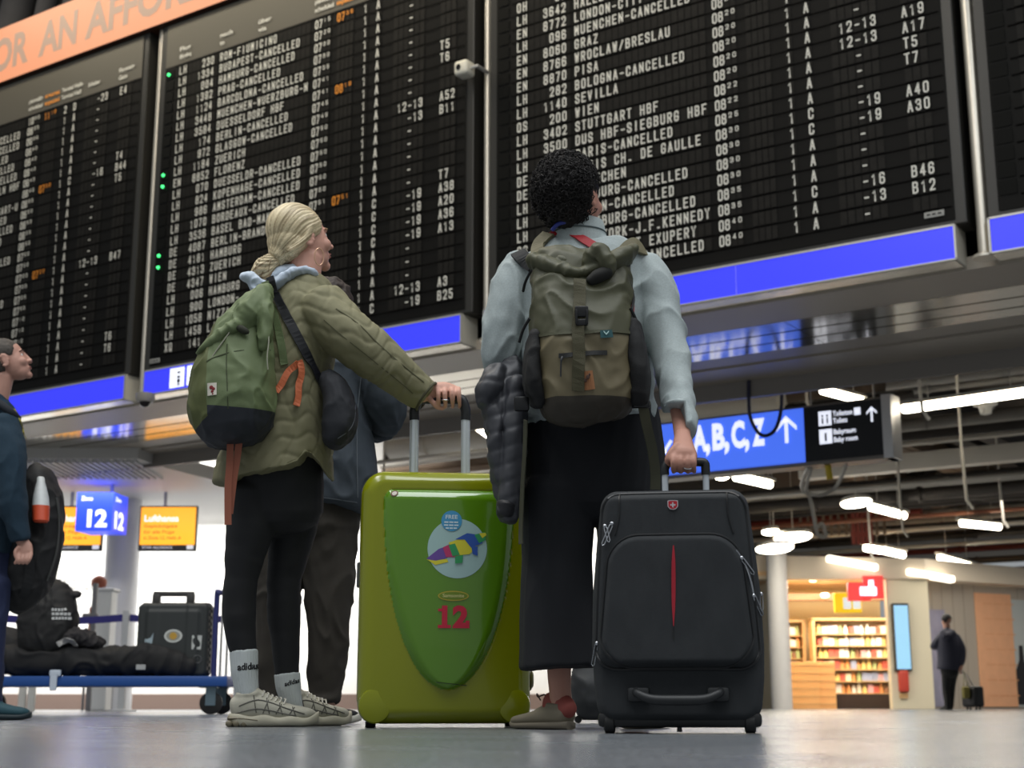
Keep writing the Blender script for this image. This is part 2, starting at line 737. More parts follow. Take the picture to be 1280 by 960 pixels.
# ================================================================ DEPARTURE BOARDS
m_board = mat('board_black', (12, 12, 11), 0.6, var=0.12, vscale=3, spec=0.12)
m_frame = mat('board_frame', (46, 45, 42), 0.4, spec=0.4)
m_cell = mat('flap_cell', (29, 28, 26), 0.6, var=0.5, vscale=14, spec=.12)
m_line = mat('flap_line', (5, 5, 5), 0.8, spec=.05)
m_led0 = mat('led_window', (6, 7, 6), 0.6, spec=.1)
m_let = mat('flap_white', (222, 221, 212), 0.6)
m_org = mat('flap_orange', (238, 148, 28), 0.6)
m_grn = mat('led_green', (70, 245, 130), 0.4, emit=2.2)
m_silver = mat('silver_frame', (190, 188, 184), 0.35, metal=0.5)
m_under = mat('lightbox_casing', (205, 200, 186), 0.4)
m_blue = mat('lightbox_blue', (52, 58, 244), 0.35, emit=0.72)
m_wht_lit = mat('lit_white', (236, 240, 255), 0.4, emit=0.95)
m_ink = mat('sign_ink', (14, 14, 20), 0.6)

ROWZ0, ROWP = 8.235, 0.1568
CW, CH = 0.052, 0.112           # flap letter width and height


def rowz(r):
    return ROWZ0 - (r - 1) * ROWP


# condensed capitals of the split flaps as stroked outlines in a unit box
_O = [(.25, 0), (0, .12), (0, .88), (.25, 1), (.75, 1), (1, .88), (1, .12), (.75, 0), (.25, 0)]
_P = [(0, 0), (0, 1), (.75, 1), (1, .88), (1, .60), (.75, .48), (0, .48)]
STROKES = {
    'A': [[(0, 0), (.47, 1)], [(1, 0), (.53, 1)], [(.16, .30), (.84, .30)]],
    'B': [[(0, .53), (.72, .53), (.95, .65), (.95, .88), (.72, 1), (0, 1), (0, 0), (.75, 0), (1, .12), (1, .41), (.72, .53)]],
    'C': [[(1, .72), (1, .88), (.75, 1), (.25, 1), (0, .88), (0, .12), (.25, 0), (.75, 0), (1, .12), (1, .28)]],
    'D': [[(0, 0), (0, 1), (.70, 1), (1, .86), (1, .14), (.70, 0), (0, 0)]],
    'E': [[(1, 0), (0, 0), (0, 1), (1, 1)], [(0, .52), (.82, .52)]], 'F': [[(0, 0), (0, 1), (1, 1)], [(0, .50), (.82, .50)]],
    'G': [[(1, .74), (1, .88), (.75, 1), (.25, 1), (0, .88), (0, .12), (.25, 0), (.75, 0), (1, .12), (1, .46), (.55, .46)]],
    'H': [[(0, 0), (0, 1)], [(1, 0), (1, 1)], [(0, .52), (1, .52)]], 'I': [[(.5, 0), (.5, 1)]],
    'J': [[(1, 1), (1, .14), (.75, 0), (.25, 0), (0, .14), (0, .28)]], 'K': [[(0, 0), (0, 1)], [(1, 1), (.05, .42)], [(.32, .58), (1, 0)]],
    'L': [[(0, 1), (0, 0), (1, 0)]], 'M': [[(0, 0), (0, 1)], [(1, 0), (1, 1)], [(.03, .98), (.5, .42)], [(.97, .98), (.5, .42)]], 'N': [[(0, 0), (0, 1)], [(1, 0), (1, 1)], [(.04, .98), (.96, .02)]],
    'O': [_O], 'P': [_P], 'Q': [_O, [(.6, .25), (1, -.05)]], 'R': [_P, [(.5, .48), (1, 0)]],
    'S': [[(1, .74), (1, .88), (.75, 1), (.25, 1), (0, .88), (0, .66), (.22, .55), (.78, .45), (1, .34), (1, .12), (.75, 0), (.25, 0), (0, .12), (0, .26)]],
    'T': [[(0, 1), (1, 1)], [(.5, 1), (.5, 0)]], 'U': [[(0, 1), (0, .12), (.25, 0), (.75, 0), (1, .12), (1, 1)]],
    'V': [[(0, 1), (.48, 0)], [(1, 1), (.52, 0)]], 'W': [[(0, 1), (.22, 0)], [(.22, 0), (.5, .7)], [(.5, .7), (.78, 0)], [(.78, 0), (1, 1)]],
    'X': [[(0, 0), (1, 1)], [(0, 1), (1, 0)]], 'Y': [[(0, 1), (.5, .48), (1, 1)], [(.5, .48), (.5, 0)]], 'Z': [[(0, 1), (1, 1)], [(.95, .97), (.05, .03)], [(0, 0), (1, 0)]],
    '0': [_O], '1': [[(.18, .80), (.55, 1), (.55, 0)]], '2': [[(0, .76), (0, .88), (.25, 1), (.75, 1), (1, .88), (1, .64), (.92, .52), (.05, .05)], [(0, 0), (1, 0)]],
    '3': [[(0, .78), (0, .88), (.25, 1), (.72, 1), (.97, .88), (.97, .65), (.72, .54), (.36, .54)], [(.72, .54), (1, .42), (1, .12), (.75, 0), (.25, 0), (0, .12), (0, .24)]],
    '4': [[(.74, 0), (.74, 1)], [(.70, .98), (.02, .28)], [(0, .26), (1, .26)]], '5': [[(.94, 1), (.08, 1), (.04, .56), (.72, .60), (1, .47), (1, .12), (.75, 0), (.25, 0), (0, .12), (0, .22)]],
    '6': [[(.97, .78), (.97, .88), (.72, 1), (.25, 1), (0, .88), (0, .12), (.25, 0), (.75, 0), (1, .12), (1, .45), (.75, .57), (.25, .57), (.02, .46)]],
    '7': [[(0, 1), (1, 1)], [(.95, .97), (.38, 0)]], '8': [[(.27, .54), (.04, .65), (.04, .89), (.27, 1), (.73, 1), (.96, .89), (.96, .65), (.73, .54), (.27, .54), (0, .42), (0, .12), (.25, 0), (.75, 0), (1, .12), (1, .42), (.73, .54)]],
    '9': [[(.03, .22), (.03, .12), (.28, 0), (.75, 0), (1, .12), (1, .88), (.75, 1), (.25, 1), (0, .88), (0, .55), (.25, .43), (.75, .43), (.98, .54)]],
    '-': [[(.10, .46), (.90, .46)]], '.': [[(.30, .06), (.70, .06)]], '/': [[(0, 0), (1, 1)]]}


def flap(bm, ch, u, z, h=CH, wd=CW, mi=0, t=.0145):
    """one flap letter centred at board u, z"""
    if h < .08:
        t = .0085
    if ch in 'MW':
        t *= 1.1
    w_, hh = wd - t, h - t
    for line in STROKES.get(ch, ()):
        pts = [((x - .5) * w_, (y - .5) * hh) for x, y in line]
        n = len(pts)
        loop = line[0] == line[-1]
        L, R = [], []
        for i in range(n):
            a = pts[i - 1] if i else (pts[-2] if loop else None)
            b = pts[i]
            c = pts[i + 1] if i < n - 1 else (pts[1] if loop else None)
            ds = []
            for p, q in ((a, b), (b, c)):
                if p and q:
                    d = math.hypot(q[0] - p[0], q[1] - p[1]) or 1
                    ds.append((-(q[1] - p[1]) / d, (q[0] - p[0]) / d))
            nx, ny = sum(d[0] for d in ds) / len(ds), sum(d[1] for d in ds) / len(ds)
            k = t / 2 / max(.45, nx * nx + ny * ny)
            ex = ey = 0.0
            if len(ds) == 1:
                s_ = -1 if c else 1
                ex, ey = ds[0][1] * s_ * t / 2, -ds[0][0] * s_ * t / 2
            L.append(bm.verts.new(B(u + b[0] + nx * k + ex, z + b[1] + ny * k + ey, -.006)))
            R.append(bm.verts.new(B(u + b[0] - nx * k + ex, z + b[1] - ny * k + ey, -.006)))
        for i in range(n - 1):
            bm.faces.new((L[i], R[i], R[i + 1], L[i + 1])).material_index = mi


def flaps(bm, s, u, z, pitch=0.0775, **k):
    for i, ch in enumerate(s):
        flap(bm, ch, u + pitch * (i + 0.5), z, **k)


def head_text(bm, s, u, z, h=0.06, w=None, mi=0):
    put(bm, s, B(u, z, -0.006), UR, ZU, h, w, 0.02, mi=mi)


OFF_LED, OFF_AL, OFF_NO, OFF_TO, OFF_T, OFF_EX, OFF_1, OFF_H, OFF_C, OFF_G = \
    0.18, 0.37, 0.755, 1.11, 2.735, 3.09, 3.54, 3.735, 4.04, 4.65


def board(label, u0, u1, data, leds, headers=True, part_from=None, top=True):
    t = thing('departure_board', label, 'departure board', B((u0 + u1) / 2, 4.22, 0.15), 'departure boards of the hall')
    bm = nb()
    obox(bm, B(u0, 4.225, 0.02), UR * (u1 - u0), -NB * 0.28, ZU * 4.76, 0.012)
    obj('housing', bm, m_frame, t)
    bm = nb()
    quad(bm, B(u0 + .10, 4.27, .012), B(u1 - .10, 4.27, .012), B(u1 - .10, 8.9, .012), B(u0 + .10, 8.9, .012))
    obj('front_panel', bm, m_board, t)
    bm = nb()
    quad(bm, B(u0 + .10, 8.345, .009), B(u1 - .10, 8.345, .009), B(u1 - .10, 8.95, .009), B(u0 + .10, 8.95, .009))
    obj('header_panel', bm, mat('header_grey', (84, 80, 70), 0.5), t, 'grey header strip above the rows')
    bm = nb()
    wd = u1 - u0
    for r in range(1, 26):
        z = rowz(r)

        def cells(off, n, pitch, hh=CH * 1.16, ww=0.066):
            for i in range(n):
                u = u0 + off + pitch * (i + .5)
                if u + ww / 2 < u1 - .08:
                    quad(bm, B(u - ww / 2, z - hh / 2, .006), B(u + ww / 2, z - hh / 2, .006), B(u + ww / 2, z + hh / 2, .006), B(u - ww / 2, z + hh / 2, .006))
        cells(OFF_AL, 4, .0775)
        cells(OFF_NO - .0775, 5, .0775)
        cells(OFF_TO, 20, .0775)
        cells(OFF_T, 4, .065, ww=.055)
        cells(OFF_EX, 4, .065, ww=.055)
        cells(OFF_1 - .04, 1, .0775)
        cells(OFF_H - .04, 1, .0775)
        cells(OFF_C - .0775, 6, .0775)
        cells(OFF_G, 3, .0775)
    obj('flap_cells', bm, m_cell, t)
    bm = nb()
    for r in range(0, 26):
        z = ROWZ0 - (r - .5) * ROWP
        quad(bm, B(u0 + .3, z - .006, .004), B(u1 - .12, z - .006, .004), B(u1 - .12, z + .006, .004), B(u0 + .3, z + .006, .004))
    obj('row_gaps', bm, m_line, t)
    bm = nb()
    for r in range(1, 26):
        z = rowz(r)
        quad(bm, B(u0 + .12, z - .066, .005), B(u0 + .27, z - .066, .005), B(u0 + .27, z + .066, .005), B(u0 + .12, z + .066, .005))
    win = obj('lamp_windows', bm, m_led0, t)
    for r in leds:
        bm = nb()
        ball(bm, B(u0 + OFF_LED, rowz(r), -.004), .022, seg=12)
        obj('green_lamp', bm, m_grn, t, smooth=True)
    bm = nb()
    for r in sorted(data):
        al, no, to, tm, ex, one, hall, cnt, gate = data[r]
        z = rowz(r)
        flaps(bm, al, u0 + OFF_AL, z)
        flaps(bm, no.rjust(4), u0 + OFF_NO - .04, z)
        flaps(bm, to, u0 + OFF_TO, z)
        for s, off, mi in ((tm, OFF_T, 0), (ex, OFF_EX, 1)):
            for i, ch in enumerate(s):
                if i < 2:
                    flap(bm, ch, u0 + off + .065 * (i + .5), z, mi=mi)
                else:
                    flap(bm, ch, u0 + off + .14 + .066 * (i - 1.6), z + .028, h=.055, wd=.036, mi=mi)
        flap(bm, one, u0 + OFF_1, z)
        flap(bm, hall, u0 + OFF_H, z)
        flaps(bm, cnt, u0 + OFF_C, z)
        flaps(bm, gate, u0 + OFF_G, z)
    if headers:
        for s, off, z, w_ in (('Flug', .37, 8.515, .20), ('flight', .37, 8.405, .22), ('nach', 1.11, 8.515, .22), ('to', 1.11, 8.405, .08),
                              ('\u00fcber', 1.78, 8.515, .22), ('via', 1.78, 8.405, .14), ('planm\u00e4\u00dfig', 2.73, 8.515, .30),
                              ('scheduled', 2.73, 8.405, .30), ('Terminal', 3.44, 8.515, .24), ('Terminal', 3.44, 8.405, .24), ('Halle', 3.71, 8.515, .17),
                              ('Hall', 3.71, 8.405, .14), ('Schalter', 4.0, 8.46, .24), ('Flugsteig', 4.62, 8.515, .30), ('Gate', 4.62, 8.405, .17)):
            head_text(bm, s, u0 + off, z, .062, w_)
        for s, z in (('erwartet', 8.515), ('expected', 8.405)):
            head_text(bm, s, u0 + 3.08, z, .066, .31, 1)
    obj('flap_lettering', bm, [m_let, m_org], t, fix=False)
    return t


CX = '-CANCELLED'
D2 = {1: ('LH', '230', 'ROM-FIUMICINO', '0715', '0739', '1', 'A', '  -', ''),
      2: ('LH', '1334', 'BUDAPEST' + CX, '0720', '', '1', 'A', '  -', ''),
      3: ('LH', '004', 'HAMBURG' + CX, '0730', '', '1', 'A', '  -', ''),
      4: ('LH', '1392', 'PRAG' + CX, '0730', '', '1', 'A', '  -', ''),
      5: ('LH', '1124', 'BARCDLONA' + CX, '0735', '', '1', 'A', '  -', ''),
      6: ('LH', '3448', 'MUENCHEN-WUERZBURG-N', '0741', '', '1', 'A', '  -', 'T5'),
      7: ('LH', '3584', 'DUESSELDORF HBF', '0741', '0819', '1', 'A', '  -', 'T6'),
      8: ('LH', '174', 'BERLIN' + CX, '0745', '', '1', 'A', '  -', ''),
      9: ('LH', '972', 'GLASGOW' + CX, '0745', '', '1', 'A', '  -', ''),
      10: ('LH', '1184', 'ZUERICH', '0750', '', '1', 'A', '12-13', 'A52'),
      11: ('EN', '8852', 'FLORENZ', '0750', '', '1', 'A', '  -13', 'B11'),
      12: ('LH', '070', 'DUESSELDR' + CX, '0750', '', '1', 'A', '  -', ''),
      13: ('LH', '824', 'KOPENHAGE' + CX, '0750', '', '1', 'A', '  -', ''),
      14: ('LH', '986', 'AMSTERDAM' + CX, '0750', '', '1', 'A', '  -', ''),
      15: ('LH', '1070', 'BORDEAUX' + CX, '0750', '', '1', 'A', '  -', ''),
      16: ('LH', '3536', 'BASEL BAD-MANNHEIM', '0751', '0751', '1', 'A', '  -', 'T7'),
      17: ('DE', '4087', 'BERLIN-BRANDENBURG', '', '', '1', 'C', '  -19', 'A38'),
      18: ('DE', '4181', 'HAMBURG', '', '', '1', 'C', '  -19', 'A20'),
      19: ('DE', '4313', 'ZUERICH', '', '', '1', 'C', '  -19', 'A36'),
      20: ('DE', '4347', 'WIEN', '', '', '1', 'C', '  -19', 'A13'),
      21: ('LH', '006', 'HAMBURG', '', '', '1', 'A', '  -', ''),
      22: ('LH', '900', 'LONDON-', '', '', '1', 'A', '  -', ''),
      23: ('LH', '1058', 'NIZZA', '', '', '1', 'A', '  -', ''),
      24: ('LH', '1458', 'LJU', '', '', '1', 'A', '12-13', 'A3'),
      25: ('XQ', '141', 'A', '', '', '1', 'C', '  -19', 'B25')}
D3 = {25: ('OS', '', 'WIEN-LINZ' + CX, '0840', '', '1', 'A', '  -', ''),
      24: ('LH', '', 'LYON SAINT EXUPERY', '0840', '', '1', 'A', '  -13', 'B12'),
      23: ('OS', '', 'NEW YORK-J.F.KENNEDY', '0835', '', '1', 'C', '  -16', 'B46'),
      22: ('LH', '11', 'SALZBURG' + CX, '0835', '', '1', 'A', '  -', ''),
      21: ('LH', '1', 'MILAN' + CX, '0830', '', '1', 'A', '  -', ''),
      20: ('LH', '', 'HAMBURG' + CX, '0830', '', '1', 'A', '  -', ''),
      19: ('DE', '', 'MUENCHEN', '0830', '', '1', 'C', '  -19', 'A30'),
      18: ('DE', '', 'PARIS CH. DE GAULLE', '0830', '', '1', 'C', '  -19', 'A40'),
      17: ('LH', '1028', 'PARIS' + CX, '0825', '', '1', 'A', '  -', ''),
      16: ('LH', '3500', 'DUS HBF-SIEGBURG HBF', '0822', '', '1', 'A', '  -', 'T7'),
      15: ('LH', '3402', 'STUTTGART HBF', '0822', '', '1', 'A', '  -', 'T5'),
      14: ('OS', '200', 'WIEN', '0820', '', '1', 'A', '12-13', 'A17'),
      13: ('LH', '1140', 'SEVILLA', '0820', '', '1', 'A', '12-13', 'A19'),
      12: ('LH', '282', 'BOLOGNA' + CX, '0820', '', '1', 'A', '  -', ''),
      11: ('EN', '8870', 'PISA', '0820', '', '1', 'A', '  -', ''),
      10: ('EN', '8766', 'WROCLAW/BRESLAU', '0820', '', '1', 'A', '  -', ''),
      9: ('EN', '8060', 'GRAZ', '0820', '', '1', 'A', '  -', ''),
      8: ('LH', '096', 'MUENCHEN' + CX, '0820', '', '1', 'A', '  -', ''),
      7: ('EN', '8772', 'LONDON-CITY' + CX, '0820', '', '', '', '', ''),
      6: ('LH', '3642', 'HALLE', '', '', '', '', '', ''),
      5: ('OH', '36', '', '', '', '', '', '', '')}

D1 = {1: ('', '', '', '1000', '1110', '2', 'D', '  -23', 'E4')}
for r_, (e_, k_) in {2: ('CELLED', 19), 3: ('CELLED', 19), 4: ('LED', 16), 5: ('ELLED', 18), 6: ('CELLED', 19), 7: ('UELN HBF', 20), 9: ('TTGART-U', 20), 10: ('LLED', 17),
                     11: ('CELLED', 19), 12: ('LED', 16), 13: ('ED', 15), 14: ('CELLED', 19), 16: ('W', 14), 17: ('ED', 15), 18: ('ELLED', 18),
                     20: ('LED', 16), 21: ('NCE', 17)}.items():
    D1[r_] = ['', '', e_.rjust(k_), '', '', '', '', '', '']
t06 = ['0635', '0635', '0640', '0640', '0640', '0645', '0645', '0655', '0655', '0655', '0655', '0655']
t07 = ['0700', '0700', '0700', '0700', '0705', '0705', '0710', '0710', '0710', '0715', '0715', '0715']
for r_ in range(2, 26):
    q_ = list(D1.get(r_, ['', '', '', '', '', '', '', '', '']))
    q_[3] = (t06 + t07)[r_ - 2]
    q_[4] = {8: '0700', 16: '0720'}.get(r_, '')
    q_[5], q_[6] = '1', ('C' if r_ == 8 else 'A')
    q_[7] = {8: '  -16', 16: '12-13'}.get(r_, '  -')
    q_[8] = {7: 'T4', 8: 'B44', 9: 'T5', 16: 'B47', 23: 'T6', 24: 'T6'}.get(r_, '')
    D1[r_] = q_
board('left departure board under the orange banner, rows ending in gates T4, B44 and T5', -10.66, -5.50, D1, [])
board('middle departure board starting with flight LH 230, green lamps beside its rows', -5.235, -0.115, D2, [1, 10, 11, 17, 18])
board('right departure board behind the dark haired person, rows timed 08 20 to 08 40', 0.10, 5.22, D3, [], headers=False)
board('blank departure board cut by the right edge of the photo', 5.40, 10.5, {}, [], headers=False)

for nm, u, z in (('right', 4.94, 4.35), ('middle', -5.03, 4.333)):
    bm = nb()
    obox(bm, B(u - .09, z - .028, .008), UR * .18, NB * .01, ZU * .056, .003)
    for k in range(3):
        cbox(bm, B(u - .05 + k * .05, z, -.004), .032, .004, .014, rz=math.atan2(UR.y, UR.x), mi=1)
    obj('maker_plate', bm, [mat('plate_grey', (150, 150, 146), 0.5), m_ink], None,
        'small grey plate at the bottom edge of the %s departure board' % nm, 'plate')

# poles between the boards
for k, (u, lab) in enumerate(((-5.33, 'silver pole between the left and middle departure boards'),
                              (0.03, 'silver pole between the middle and right departure boards'),
                              (5.335, 'silver pole with a round foot right of the right departure board'))):
    t = thing('steel_pole', lab, 'pole', B(u, 3.9, .09), 'poles between the boards')
    bm = nb()
    c = B(u, 3.9, .09)
    r = (.035, .04, .055)[k]
    rings(bm, [ell(c, UR * r, NB * r, 20), ell(c + ZU * 8, UR * r, NB * r, 20)])
    obj('post', bm, mat('pole_steel', (196, 190, 178), 0.32, metal=0.7), t, smooth=True)
    bm = nb()
    rings(bm, [ell(c + ZU * -.01, UR * r * 2, NB * r * 2, 24), ell(c + ZU * .012, UR * r * 2, NB * r * 2, 24), ell(c + ZU * .03, UR * r * 1.5, NB * r * 1.5, 24)])
    obj('foot_plate', bm, MATS['pole_steel'], t, smooth=True)


def lightbox(u0, u1, label, seams=()):
    t = thing('light_box', label, 'light box', B((u0 + u1) / 2, 3.895, .15), 'blue light boxes under the boards')
    bm = nb()
    obox(bm, B(u0, 3.895, 0), UR * (u1 - u0), -NB * .30, ZU * .33, .006)
    obj('casing', bm, m_under, t)
    bm = nb()
    obox(bm, B(u0 + .02, 3.889, .01), UR * (u1 - u0 - .04), -NB * .27, ZU * .006)
    obj('polished_underside', bm, mat('polished_underside', (214, 208, 194), 0.2, metal=.65), t)
    bm = nb()
    for a, b, c, d in ((u0, u1, 3.895, 3.91), (u0, u1, 4.205, 4.225), (u0, u0 + .02, 3.895, 4.225), (u1 - .02, u1, 3.895, 4.225)):
        obox(bm, B(a, c, -.012), UR * (b - a), -NB * .012, ZU * (d - c))
    obj('rim', bm, m_silver, t)
    bm = nb()
    es = [u0 + .02] + list(seams) + [u1 - .02]
    for a, b in zip(es[:-1], es[1:]):
        quad(bm, B(a + .003, 3.91, -.004), B(b - .003, 3.91, -.004), B(b - .003, 4.205, -.004), B(a + .003, 4.205, -.004))
    obj('blue_panel', bm, m_blue, t)
    return t


lightbox(-10.7, -5.545, 'blue light box under the left departure board')
lb = lightbox(-5.215, -0.24, 'blue light box with white pictograms under the middle departure board', (-2.6,))
lightbox(0.045, 5.12, 'blue light box with one dark seam under the right departure board', (3.0,))
lightbox(5.40, 10.5, 'blue light box at the right edge, under the blank board')
for k, (xa, xb) in enumerate(((213, 231), (234, 252))):
    ua, ub = BU(xa, 470)[0], BU(xb, 470)[0]
    bm = nb()
    quad(bm, B(ua, 3.935, -.008), B(ub, 3.935, -.008), B(ub, 4.185, -.008), B(ua, 4.185, -.008))
    pg = obj('pictogram', bm, m_wht_lit, lb)
    bm = nb()
    uc = ua + (ub - ua) * .62
    if k == 0:
        for z, h in ((3.96, .02), (3.99, .05), (4.05, .03), (4.11, .025)):
            obox(bm, B(uc - .025, z, -.011), UR * .05, -NB * .002, ZU * h)
    else:
        for s in (-1, 1):
            obox(bm, B(uc, 4.06, -.011), UR * .09 + ZU * .05 * s, -NB * .002, ZU * .02)
        obox(bm, B(uc - .08, 4.05, -.011), UR * .2, -NB * .002, ZU * .018)
    obj('symbol', bm, m_ink, pg)

# orange banner
def lit_screen(name, col, emit):
    m = mat(name, col, 0.5, emit=emit)
    m.node_tree.nodes['Principled BSDF'].inputs['Base Color'].default_value = (.03, .025, .02, 1)
    return m


t = thing('led_banner', 'glowing orange banner with grey capital letters above the left boards', 'banner', B(-7, 8.99, 0))
bm = nb()
obox(bm, B(-14, 8.985, -.05), UR * 22, -NB * .30, ZU * .90, .01)
obj('housing', bm, mat('banner_case', (70, 40, 26), 0.5), t)
bm = nb()
quad(bm, B(-13.98, 8.995, -.055), B(7.98, 8.995, -.055), B(7.98, 9.87, -.055), B(-13.98, 9.87, -.055))
obj('orange_screen', bm, lit_screen('banner_orange', (250, 160, 114), 0.95), t)
bm = nb()
for s, xa, xb in (('FOR', -24, 34), ('AN', 47, 94.5), ('AFFO', 105, 203), ('RD', 206, 262)):
    ua, ub = BU(xa, 78 - (xa - 47) * .36, -.06)[0], BU(xb, 78 - (xb - 47) * .36, -.06)[0]
    put(bm, s, B(ua, 9.165, -.06), UR, ZU, .53, ub - ua, .035)
obj('banner_lettering', bm, lit_screen('banner_grey', (186, 150, 126), 0.95), t, fix=False)

# cameras on the boards
t = thing('surveillance_camera', 'white boxy camera on the pole between the middle and right boards', 'camera', B(-.128, 6.99, -.12))
bm = nb()
a = B(-.13, 6.99, -.14)
obox(bm, a - UR * .09 - ZU * .085 - NB * .09, UR * .18, NB * .18, ZU * .17, .035, 3)
obj('camera_body', bm, mat('camera_white', (226, 222, 206), 0.45), t, smooth=True)
bm = nb()
rings(bm, [ell(a + NB * .092 - UR * .02, UR * .03, ZU * .036, 20), ell(a + NB * .098 - UR * .02, UR * .03, ZU * .036, 20)])
obj('lens', bm, mat('lens_black', (20, 18, 16), 0.15), t, smooth=True)
bm = nb()
tube(bm, [a + UR * .08, a + UR * .17, a + UR * .17 - NB * .2], .022, 8)
obj('bracket', bm, m_silver, t, smooth=True)

t = thing('dome_camera', 'grey dome camera hanging under the soffit left of the green backpack', 'camera', Pz(182, 492, 3.87))
a = Pz(182, 492, 3.87)
bm = nb()
rings(bm, [ell(a, V((.115, 0, 0)), V((0, .115, 0)), 28), ell(a - ZU * .07, V((.115, 0, 0)), V((0, .115, 0)), 28), ell(a - ZU * .11, V((.095, 0, 0)), V((0, .095, 0)), 28)])
obj('camera_base', bm, mat('dome_grey', (150, 146, 140), 0.4), t, smooth=True)
bm = nb()
rings(bm, [ell(a - ZU * (.10 + .075 * math.sin(q)), V((.075 * math.cos(q), 0, 0)), V((0, .075 * math.cos(q), 0)), 24) for q in (0, .4, .8, 1.2, 1.5)])
obj('dome', bm, mat('dome_dark', (24, 18, 18), 0.08), t, smooth=True)

# ================================================================ HANGING DIRECTION SIGN
so = P(920, 555, 17.6)
so0 = V((so.x, so.y, 0))


def S(x, y, d=0.0):
    return on_plane(x, y, so - NB * d, NB)


def su(x, y=555):
    return (S(x, y) - so).dot(UR)


t = thing('direction_sign', 'blue hanging sign reading A,B,C,Z with an arrow beside a black panel', 'sign', S(980, 590))
zt, zb = S(920, 517).z, S(920, 590).z
ul, um, ur_, ue = su(800), su(1006), su(1104), su(1116)


def SP(u, z, d=0.0):
    return so0 + UR * u - NB * d + ZU * z


bm = nb()
obox(bm, SP(ul, zb, .02), UR * (ue - ul - .01), -NB * .32, ZU * (zt - zb), .01)
obj('sign_box', bm, mat('sign_frame', (128, 122, 116), 0.4, metal=.4), t)
bm = nb()
quad(bm, SP(ul, zb + .04, 0), SP(um, zb + .04, 0), SP(um, zt - .03, 0), SP(ul, zt - .03, 0))
bp_ = obj('blue_panel', bm, mat('sign_blue', (70, 110, 236), 0.4, emit=0.95), t)
bm = nb()
quad(bm, SP(um, zb + .04, 0), SP(ur_, zb + .04, 0), SP(ur_, zt - .03, 0), SP(um, zt - .03, 0))
bk_ = obj('black_panel', bm, mat('sign_black', (22, 24, 30), 0.5), t)
bm = nb()
rings(bm, [[SP(ur_, z, 0), SP(ue, z, .0), SP(ue + .01, z, .06), SP(ue + .01, z, .30), SP(ur_, z, .30)] for z in (zb, zt + .02)])
obj('end_cap', bm, mat('cap_silver', (206, 204, 204), 0.3, metal=.4), t)
bm = nb()
hh = zt - zb
for s, xl, xr in (('A,', 866, 888), ('B,', 891, 912), ('C,', 915, 937), ('Z', 941, 957)):
    put(bm, s, SP(su(xl), zb + hh * .40, -.01), UR, ZU, hh * .47, su(xr) - su(xl), .05)


def arrow(bm, u, z, h, fn, w_=.4):
    s = h * w_
    t_ = h * .13
    for pts in ([(-t_ / 2, 0), (t_ / 2, 0), (t_ / 2, h * .85), (-t_ / 2, h * .85)],
                [(0, h), (-s, h - s * 1.0), (-s, h - s * 1.0 - t_ * 1.3), (0, h - t_ * 1.4)],
                [(0, h), (0, h - t_ * 1.4), (s, h - s * 1.0 - t_ * 1.3), (s, h - s * 1.0)]):
        poly(bm, [fn(u + a, z + b) for a, b in pts])


arrow(bm, su(984), zb + hh * .40, hh * .46, lambda u, z: SP(u, z, -.011))
for da, db in (((-.10, .30), (.10, .66)), ((-.10, .60), (.02, .44)), ((-.02, .34), (.10, .44))):
    p0, p1 = SP(su(831) + da[0], zb + hh * da[1], -.011), SP(su(831) + db[0], zb + hh * db[1], -.011)
    n0 = (p1 - p0).normalized().cross(NB) * .022
    quad(bm, p0 - n0, p1 - n0, p1 + n0, p0 + n0)
obj('sign_lettering', bm, m_wht_lit, bp_, fix=False)
bm = nb()
arrow(bm, su(1092), zb + hh * .60, hh * .25, lambda u, z: SP(u, z, -.011), .34)
for k, z in enumerate((.62, .32)):
    quad(bm, *[SP(u, zb + hh * q, -.008) for u, q in ((su(1025), z), (su(1041), z), (su(1041), z + .24), (su(1025), z + .24))])
for s, z, x1 in (('Toiletten', .76, 1068), ('Toilets', .64, 1061), ('Babyraum', .46, 1071), ('Baby room', .33, 1073)):
    put(bm, s, SP(su(1043), zb + hh * z, -.01), UR, ZU, hh * .085, su(x1) - su(1043), .02)
quad(bm, *[SP(u, zb + hh * q, -.008) for u, q in ((su(1070), .74), (su(1078), .74), (su(1078), .86), (su(1070), .86))])
obj('sign_lettering', bm, m_wht_lit, bk_, fix=False)
bm = nb()
for dx in (-3, 3):
    a = SP(su(1033 + dx), zb + hh * .66, -.012)
    cbox(bm, a + ZU * .03, .02, .003, .07, rz=math.atan2(UR.y, UR.x))
    ball(bm, a + ZU * .09, .014, seg=8)
cbox(bm, SP(su(1033), zb + hh * .43, -.012), .025, .003, .10, rz=math.atan2(UR.y, UR.x))
obj('pictogram_marks', bm, m_ink, bk_)
bm = nb()
for x in (850, 1010, 1090):
    a = SP(su(x), zt, .15)
    tube(bm, [a, V((a.x, a.y, 5.6))], .012, 6)
obj('hanger', bm, m_silver, t, smooth=True)

